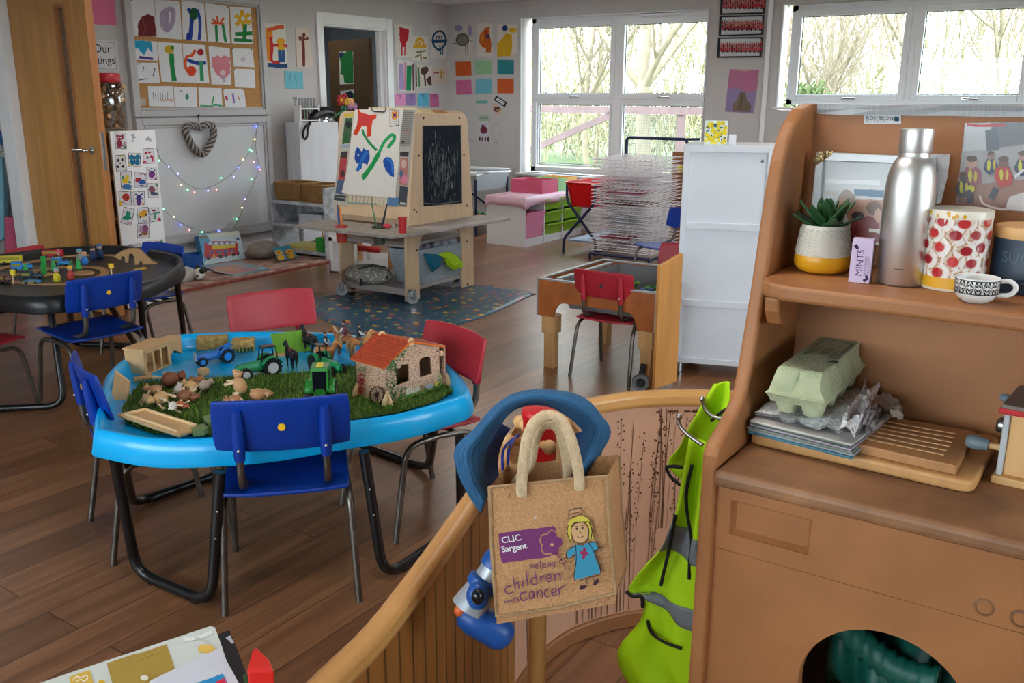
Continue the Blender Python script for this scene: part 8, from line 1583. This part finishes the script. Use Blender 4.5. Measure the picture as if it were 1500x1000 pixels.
W1=[(632,430),(690,420),(700,385),(778,378),(782,555),(655,605)]; W2=[(888,345),(905,320),(950,300),(990,297),(1010,320),(1022,480),(895,520)]
def pc(pts):b=MB(); b.prism([s.pt(p,0)for p in pts],-nF*.006); return b
fw_=[[(520,425),(632,430),(655,605),(662,765),(548,800)],[(655,605),(782,555),(895,520),(1022,480),(1100,455),(1165,600),(900,690),(662,765)],[(778,378),(888,345),(895,520),(782,555)],[(1010,320),(1095,230),(1100,455),(1022,480)],[(520,425),(660,290),(800,165),(860,165),(1095,195),(1095,230),(1010,320),(990,297),(950,300),(905,320),(888,345),(778,378),(700,385),(690,420),(632,430)]]
b=MB()
for q in fw_:b.prism([s.pt(p,0)for p in q],-nF*.006)
b.build('front_wall',STN,t,world=True)
DP=.155; D=-nF*DP; b=MB(); zE=s.pt((520,425),0); zR=s.pt((1095,200),0)
hL_,hR_=zE.z-ZG,zR.z-ZG
b.hexa([FL+V((0,0,0)),FL+e1*.006,FL+e1*.006+D,FL+D],[FL+V((0,0,hL_)),FL+e1*.006+V((0,0,hL_)),FL+e1*.006+D+V((0,0,hL_)),FL+D+V((0,0,hL_))]); b.build('side_wall',STN,t,world=True)
b=MB(); b.hexa([FR-e1*.006,FR,FR+D,FR-e1*.006+D],[p+V((0,0,hR_))for p in(FR-e1*.006,FR,FR+D,FR-e1*.006+D)]); b.build('side_wall',STN,t,world=True)
ap=s.pt((790,160),0); b=MB(); b.prism([FL+D,FR+D,FR+D+V((0,0,hR_)),V((ap.x,ap.y,ap.z))+D,FL+D+V((0,0,hL_))],nF*.006); b.build('back_wall',mat('bare_brown_wood',(120,80,50),.6),t,world=True)
ROOF=mat('orange_red_tiles',(186,70,38),.6,var=.15,scale=20)
N=ROOF.node_tree.nodes; L=ROOF.node_tree.links; bs=N['Principled BSDF']; src=bs.inputs['Base Color'].links[0].from_socket; uvn=N.new('ShaderNodeUVMap'); brk=N.new('ShaderNodeTexBrick'); brk.inputs['Scale'].default_value=1; brk.inputs['Brick Width'].default_value=.16; brk.inputs['Row Height'].default_value=.1; brk.inputs['Mortar Size'].default_value=.006; brk.inputs['Color1'].default_value=(1,1,1,1); brk.inputs['Color2'].default_value=(.8,.8,.8,1); brk.inputs['Mortar'].default_value=(.4,.35,.35,1); L.new(uvn.outputs[0],brk.inputs['Vector']); mx_=N.new('ShaderNodeMix'); mx_.data_type='RGBA'; mx_.blend_type='MULTIPLY'; mx_.inputs[0].default_value=1; L.new(src,mx_.inputs[6]); L.new(brk.outputs[0],mx_.inputs[7]); L.new(mx_.outputs[2],bs.inputs['Base Color'])
def slope(p0,p1,nm):  # eave point, ridge point on the front plane
 oF=nF*.008; q=[p0+oF,p1+oF,p1+D-oF,p0+D-oF]; nr=(q[1]-q[0]).cross(q[2]-q[1]).normalized(); nr=nr if nr.z>0 else-nr; b=MB(); b.hexa(q,[p+nr*.007 for p in q]); o=b.build(nm,[ROOF,mat('orange_roof_edge',(226,116,40),.6)],t,world=True); uv=o.data.uv_layers.new(); P4=[V((0,0,0)),V((0,1,0)),V((1,1,0)),V((1,0,0))]
 for pl in o.data.polygons:
  top=all(v>=4 for v in pl.vertices); pl.material_index=0 if top else 1
  for li,v in zip(pl.loop_indices,pl.vertices):uv.data[li].uv=P4[v%4].xy
 return o
slope(s.pt((505,432),0),s.pt((785,150),0),'roof_slope'); slope(s.pt((1140,205),0),s.pt((785,150),0),'roof_slope')
for p in(s.pt((800,160),.004),s.pt((800,160),.004)+D+nF*.01):
 b=MB(); M3=Matrix((e1,V((0,0,1)),nF)).transposed(); b.lathe([(.0,-.003),(.014,-.003),(.014,.003),(0,.003)],p+V((0,0,.004)),16,axis=M3); b.build('ridge_finial',mat('pale_maple',(226,192,146),.5),t,world=True)
 b=MB()
 for k in(-1,1):b.lathe([(.0026,0),(0,0)],p+V((0,0,.007))+e1*.005*k+nF*.0035,8,axis=M3)
 b.build('finial_hole',BLK,t,world=True)
b=MB(); rc=s.pt((1115,260),.006); b.hexa([rc+e1*u+nF*v+V((0,0,-.011))for u,v in((-.004,-.012),(.007,-.012),(.007,.006),(-.004,.006))],[rc+e1*u+nF*v+V((0,0,.006))for u,v in((-.004,-.012),(.007,-.012),(.007,.006),(-.004,.006))]); b.build('beam_end',mat('pale_maple',(226,192,146),.5),t,world=True,bevel=.002)
rr=random.Random(41); s.lay=.0004
for k in range(170):
 f=rr.random(); x,y=((rr.gauss(610,24),370+400*f)if k<100 else((rr.uniform(660,760),rr.uniform(620,740))if k<135 else(560+190*f+rr.uniform(-25,25),400-170*f+rr.uniform(-10,40))))
 s.ell(x,y,rr.uniform(6,12),rr.uniform(5,9),rr.choice([(40,96,50),(60,120,60),(30,76,44),(90,140,70)]),.3,6)
for k in range(6):s.line([(755+24*k,720-9*k),(760+24*k,640-9*k)],11,(216,220,200),False)
s.line([(750,690),(900,640)],8,(206,214,190),False)
for k in range(60):x=rr.uniform(650,1140); s.ell(x,760-(x-650)*.32+rr.uniform(-14,4),rr.uniform(8,16),rr.uniform(6,14),rr.choice([(96,146,40),(120,160,50),(70,120,40)]),.3,6)
s.blob([(950,600),(1020,575),(1030,615),(1000,645),(965,640)],(150,150,156)).line([(915,600),(960,640)],6,(70,70,76)).ell(1070,585,20,22,(220,190,50))
for k in range(22):s.ell(1098+rr.uniform(-16,16),480+rr.uniform(0,120),8,8,rr.choice([(120,140,50),(160,160,60),(90,120,50)]),.3,6)
s.done('wall_print',None,None,None,PRINT,t)
nS=-e1; ss=Sheet(FL,nS,ch); ss.lay=.0006
for k in range(70):f=rr.random(); ss.ell(275+rr.gauss(0,16*(1-f)+10)+20*f*0,700-230*f,rr.uniform(6,10),rr.uniform(6,10),rr.choice([(176,36,40),(196,56,56),(150,28,34)]),.3,6)
for k in range(20):ss.ell(270+rr.uniform(-30,40),430+rr.uniform(-30,30),8,7,(120,140,90),.3,6)
ss.ell(442,700,78,92,(70,44,36),.02,24).ell(442,700,64,78,(190,160,130),.02,24)
for k in range(14):a=k*PI/7+.1; ss.line([(442+14*math.cos(a),700+17*math.sin(a)),(442+66*math.cos(a),700+80*math.sin(a))],7,(84,50,40),False)
ss.ell(442,700,20,24,(60,36,30),.02,16); ss.done('side_print',None,None,None,PRINT,t)
PM_=MATS['pale_maple']
for p,dr in((FL,-1),(FL+D*.97,-1),(FR,1),(FR+D*.97,1)):b=MB(); b.prism([p+e1*dr*.001,p+e1*dr*.024,p+e1*dr*.020+V((0,0,.02)),p+e1*dr*.001+V((0,0,.046))],nF*.007); b.build('buttress',PM_,t,world=True,bevel=.0015)
for p in(FL,FR):b=MB(); b.prism([p+nF*.001,p+nF*.024,p+nF*.018+V((0,0,.02)),p+nF*.001+V((0,0,.046))],e1*.007); b.build('buttress',PM_,t,world=True,bevel=.0015)
# wooden animals
ANC=[(206,164,116),(190,142,98),(140,92,64),(216,182,140),(176,128,88)]
def animal(x,y,L,a,k,lab,tilt=0.,col=None,up=False):
 L*=1.3; p=bp(x,y,ZF+.014); col=col or ANC[k%5]; c2_=(222,196,160); M3=Matrix.Rotation(a,3,'Z')@Matrix.Rotation(tilt,3,'X')@(Matrix.Rotation(-1.2,3,'Y')if up else Matrix.Identity(3))
 t=thing('wooden_animal',lab,'toy animal',p,0,'wooden animals on the turf'); o=p+V((0,0,L*(.28 if not up else.52)))
 def Q(u,v,z):return o+M3@V((u*L,v*L,z*L))
 b=MB(); b.ball(Q(0,0,0),(L*.36,L*.27,L*.26),16,10,rot=M3); AM=mat('animal_%d_%d'%col[:2],col,.5,var=.08,scale=20); b.build('body',AM,t,world=True,smooth=180)
 b=MB(); b.ball(Q(.46,0,.10),(L*.19,L*.16,L*.17),12,8,rot=M3)
 for v in(-1,1):b.ball(Q(.44,v*.12,.25),L*.06,8,6)
 b.ball(Q(.62,0,.05),L*.08,8,6); h=b.build('head',AM,t,world=True,smooth=180)
 b=MB()
 for v in(-1,1):b.ball(Q(.58,v*.09,.17),L*.022,6,5)
 b.build('eye',BLK,h,world=True)
 for u in(-.22,.22):
  for v in(-.2,.2):b=MB(); b.tube([Q(u,v*.7,-.1),Q(u*1.2,v,-.38)],[L*.05,L*.05],8); b.ball(Q(u*1.25,v,-.42),(L*.085,L*.085,L*.07),8,6); b.build('leg',mat('pale_peg_wood',c2_,.5),t,world=True,smooth=60)
for k,(x,y,L,a,ti,c,lab)in enumerate(((250,566,.075,.2,1.3,(128,76,50),'big dark brown wooden animal lying on its side at the back of the heap'),(228,578,.05,2.2,.8,None,'pale wooden animal with its legs out at the left of the heap'),(236,592,.062,3.4,1.2,(200,160,110),'tan wooden animal lying at the front left of the heap'),(262,577,.045,.9,.4,(206,196,186),'whitish wooden animal in the middle of the heap'),(272,588,.058,5.2,1.5,(134,84,56),'brown round wooden animal at the front right of the heap'),(280,572,.05,1.9,.9,(216,172,116),'honey coloured wooden animal behind the brown round one'),(300,572,.052,.4,1.0,(186,170,150),'greyish wooden animal at the right end of the heap'),(293,563,.045,2.8,.6,(170,116,76),'small ginger brown wooden animal at the back right of the heap'),(254,601,.042,4.2,1.2,(224,216,206),'white wooden animal at the very front of the heap'),(214,590,.036,1.2,.5,(210,178,136),'tiny pale wooden animal left of the tan one'),(265,599,.04,5.0,1.4,(170,90,56),'reddish brown wooden animal beside the white one'))):animal(x,y,L,a,k,lab,ti,c)
animal(353,583,.066,2.2,1,'wooden animal sitting upright with its head raised on the turf',0,(196,150,106),True); animal(378,586,.058,rt_a+.2,4,'wooden duck lying with its beak to the right on the turf',1.2,(186,136,94)); animal(345,592,.046,2.9,0,'small wooden animal lying left of the wooden duck',1.0,(176,120,84))
# ---- train toys on the black tray
ZB=zF2+.001
def kp(x,y,z=None):return pz(x,y,ZB if z is None else z)
k1=(0,340,.1)
TRK=mat('wooden_train_track',(176,136,92),.55,var=.1,scale=10)
def track(pts,lab,w=.02,closed=False):
 t=thing('train_track',lab,'train track',kp(*pts[0])); P=bez([kp(*p,ZB+.006)for p in pts],5); b=MB(); A=[]; B_=[]
 for i,p in enumerate(P):d=(P[min(i+1,len(P)-1)]-P[max(i-1,0)]).normalized(); n=V((-d.y,d.x,0)); A.append(p+n*w); B_.append(p-n*w)
 b.grid([[p-V((0,0,.006))for p in A],A,B_,[p-V((0,0,.006))for p in B_]]); b.build('track_bed',TRK,t,world=True); b=MB()
 for o in(.55,-.55):b.strip([a.lerp(c,.5+o/2-.05)+V((0,0,.0004))for a,c in zip(A,B_)],[a.lerp(c,.5+o/2+.05)+V((0,0,.0004))for a,c in zip(A,B_)])
 b.build('groove',mat('track_groove',(120,88,58),.6),t,world=True)
track([(-20,398),(20,388),(60,380),(100,374),(150,373),(175,374)],'wooden train track along the far side of the black tray'); track([(-10,408),(20,412),(60,415),(100,414),(140,406),(154,398),(140,391),(100,390),(60,394),(20,402),(-5,412)],'wooden train track loop at the near side of the black tray')
t=thing('track_bridge','wooden arched train bridge at the right end of the black tray','bridge',kp(200,385)); nB_=V((-.62,-.78,0)); o_=kp(190,388); sB=Sheet(o_,nB_,(130,350,.11)); out=[(370,210),(440,165),(520,140),(620,130),(690,150),(760,220),(830,290),(930,340),(1010,345),(1000,385),(740,375),(725,350),(700,285),(672,300),(668,340),(612,345),(606,240),(570,192),(535,210),(530,315),(485,310),(480,250),(455,228),(432,235),(425,280),(330,240)]
b=MB(); b.prism([sB.pt(p,0)for p in out],-nB_*.05); b.build('arch',TRK,t,world=True,bevel=.0015)
b=MB(); tp=[(440,163),(520,138),(620,128),(690,148),(760,218),(830,288),(930,338)]
for f in(.014,.034):b.strip([sB.pt(p,0)-nB_*f+V((0,0,.0012))for p in tp],[sB.pt(p,0)-nB_*(f+.004)+V((0,0,.0012))for p in tp])
b.build('groove',mat('track_groove',(120,88,58),.6),t,world=True)
def vehicle(x,y,L,a,c,lab,h=.03,roof=None,eng=False,name='toy_bus'):
 L*=1.35; h*=1.25; p=kp(x,y); d=V((math.cos(a),math.sin(a),0)); sd=V((-d.y,d.x,0)); t=thing(name,lab,'toy vehicle',p); w=.017
 def Q(u,v,z):return p+d*u+sd*v+V((0,0,z))
 VM=mat('vehicle_%d_%d'%c[:2],c,.4); b=MB(); u0=-L/2; um=0 if eng else L/2
 b.hexa([Q(u0,-w,.008),Q(um,-w,.008),Q(um,w,.008),Q(u0,w,.008)],[Q(u0,-w,h),Q(um,-w,h),Q(um,w,h),Q(u0,w,h)])
 if eng:b.tube([Q(0,0,.02),Q(L*.5,0,.02)],.0115,12); b.tube([Q(L*.34,0,.026),Q(L*.34,0,.042)],[.004,.006],8); b.hexa([Q(u0-.002,-w-.002,h),Q(um+.002,-w-.002,h),Q(um+.002,w+.002,h),Q(u0-.002,w+.002,h)],[Q(u0,-w,h+.004),Q(um,-w,h+.004),Q(um,w,h+.004),Q(u0,w,h+.004)])
 b.build('body',VM,t,world=True,bevel=.002)
 for u in(-L*.3,L*.3):
  b=MB(); b.tube([Q(u,-w-.002,.008),Q(u,w+.002,.008)],.0085,12); b.build('wheel',BLK,t,world=True)
 b=MB(); b.hexa([Q(u0*.9,-w-.0006,h*.55),Q(um*.8 if um else-.004,-w-.0006,h*.55),Q(um*.8 if um else-.004,w+.0006,h*.55),Q(u0*.9,w+.0006,h*.55)],[Q(u0*.9,-w-.0006,h*.85),Q(um*.8 if um else-.004,-w-.0006,h*.85),Q(um*.8 if um else-.004,w+.0006,h*.85),Q(u0*.9,w+.0006,h*.85)]); b.build('windows',mat('toy_window',roof or(60,60,40),.3),t,world=True)
ra=rt_a
vehicle(17,386,.085,ra+.3,(206,190,40),'yellow wooden bus at the far left of the black tray',.036,(150,140,40)); vehicle(78,377,.085,ra+.2,(186,20,28),'red wooden bus at the back of the black tray',.036,(60,16,20))
vehicle(33,396,.075,ra+.35,(40,130,200),'light blue toy engine behind the left green tree',.038,(20,70,130),True,'toy_train'); vehicle(90,390,.075,ra-.1,(50,140,206),'light blue toy engine in the middle of the black tray',.036,(150,40,60),True,'toy_train'); vehicle(48,409,.075,ra+.1,(36,60,76),'dark grey blue toy engine near the front rim',.034,(130,136,140),True,'toy_train'); vehicle(48,416,.06,ra,(50,140,180),'small turquoise toy wagon at the front rim',.016,(40,110,150),False,'toy_wagon'); vehicle(9,414,.05,ra,(110,70,56),'small brown toy engine at the left front rim',.03,(60,40,36),True,'toy_train')
for k,(x,y,h)in enumerate(((39,405,.055),(65,395,.06),(65,404,.05),(80,400,.055),(105,396,.045),(116,397,.055))):
 h*=1.25; p=kp(x,y); b=MB(); b.col=(34,160,66)if k!=4 else(20,110,60); b.lathe([(.004,0),(.004,h*.2),(.018,h*.2),(.012,h*.55),(.014,h*.55),(.004,h)],p,8)if k not in(1,2)else b.hexa([p+V(q)for q in((-.012,-.008,0),(.012,-.008,0),(.012,.008,0),(-.012,.008,0))],[p+V(q)for q in((-.010,-.006,h),(.012,-.006,h),(.012,.006,h),(-.010,.006,h))])
 b.build('toy_tree',TOY,label='green wooden tree '+('at the left of the inner track','shaped as a tall post, farthest back','shaped as a block in the inner track','behind the yellow helmeted figure','darker and rounded, right of the middle','at the right of the inner track')[k],cat='toy tree',group='trees on the black tray')
for x,y,h,c,lab in((20,416,.05,(226,200,40),'yellow square sign on a post at the front left rim'),(164,406,.05,(232,186,30),'yellow traffic light on a white post in front of the bridge'),(86,381,.045,(214,90,120),'pink triangle sign on a post beside the red bus')):
 h*=1.2; p=kp(x,y); t=thing('toy_sign',lab,'toy sign',p); b=MB(); b.tube([p,p+V((0,0,h*.8))],.004,8); b.build('post',mat('pale_maple',(226,192,146),.5),t,world=True); b=MB(); q=p+V((0,0,h)); r_=.013
 M2=[V((RT.x,RT.y,0)).normalized(),V((0,0,1))]; pts_=[(-1,-1),(1,-1),(1,1),(-1,1)]if c[1]>100 else[(-1.2,-.9),(1.2,-.9),(0,1.2)]; b.prism([q+M2[0]*u*r_+M2[1]*v*r_ for u,v in pts_],V((FW.x,FW.y,0))*.012); b.build('sign_plate',mat('sign_%d_%d'%c[:2],c,.45),t,world=True,bevel=.002)
for k,(x,y,h,c,hc,lab)in enumerate(((118,384,.06,(150,150,150),(70,150,190),'toy figure in a light blue cap at the back of the black tray'),(125,387,.055,(40,110,180),(206,160,130),'toy figure in blue overalls in front of the light blue cap'),(137,380,.06,(44,70,120),(30,36,60),'toy figure in a dark blue coat beside the pink sign holder'),(147,378,.065,(24,66,110),(20,90,140),'toy policeman figure in dark blue at the back of the black tray'),(84,412,.055,(214,196,40),(120,170,190),'toy figure in yellow with a pale blue cap near the front rim'),(104,409,.055,(180,60,50),(236,176,30),'toy figure with a yellow helmet near the front rim'),(84,390,.05,(30,30,44),(26,26,34),'toy figure in a black hat beside the light blue engine'))):
 h*=1.35; p=kp(x,y); t=thing('toy_figure',lab,'toy figure',p); b=MB(); b.lathe([(.015,0),(.019,h*.1),(.017,h*.4),(.012,h*.58),(.005,h*.62)],p,14)
 for v in(-1,1):b.tube([p+M2[0]*v*.011+V((0,0,h*.52)),p+M2[0]*v*.018+V((0,0,h*.3))],.004,8)
 b.build('body',mat('figure_%d_%d'%c[:2],c,.5),t,world=True,smooth=60); b=MB(); b.ball(p+V((0,0,h*.76)),h*.17,12,8); b.ball(p+V((0,0,h*.74))-V((FW.x,FW.y,0))*h*.17,h*.04,6,5); hd=b.build('head',mat('toy_skin',(206,160,132),.6),t,world=True,smooth=180); b=MB(); b.lathe([(h*.2,0),(h*.18,h*.03),(h*.16,h*.12),(0,h*.17)],p+V((0,0,h*.82)),14); b.build('hat',mat('hat_%d_%d'%hc[:2],hc,.5),hd,world=True,smooth=60)
for x,y,r_,lab in((60,403,.06,'flat sand coloured turntable disc in the left of the inner track'),(122,401,.055,'flat sand coloured disc in the right of the inner track')):b=MB(); b.lathe([(r_,0),(r_*1.02,.004),(r_*.95,.009),(0,.010)],kp(x,y),24); b.build('wooden_disc',TRK,smooth=50,label=lab,cat='toy')
b=MB(); b.col=(206,176,50); b.prism([kp(*p,ZB+.001)for p in((195,396),(212,392),(216,394),(200,398))],(0,0,.006)); b.build('yellow_piece',TOY,label='flat yellow wooden piece at the foot of the track bridge',cat='toy')
# ================================================================ view
vs=SC.view_settings; vs.view_transform='Standard'; vs.look='None'; vs.gamma=1; vs.use_curve_mapping=False; vs.exposure=EXPOSURE
SC.cycles.max_bounces=8; SC.cycles.diffuse_bounces=4; SC.cycles.glossy_bounces=4; SC.cycles.transparent_max_bounces=12; SC.cycles.caustics_reflective=False; SC.cycles.caustics_refractive=False
SC.cycles.sample_clamp_indirect=6
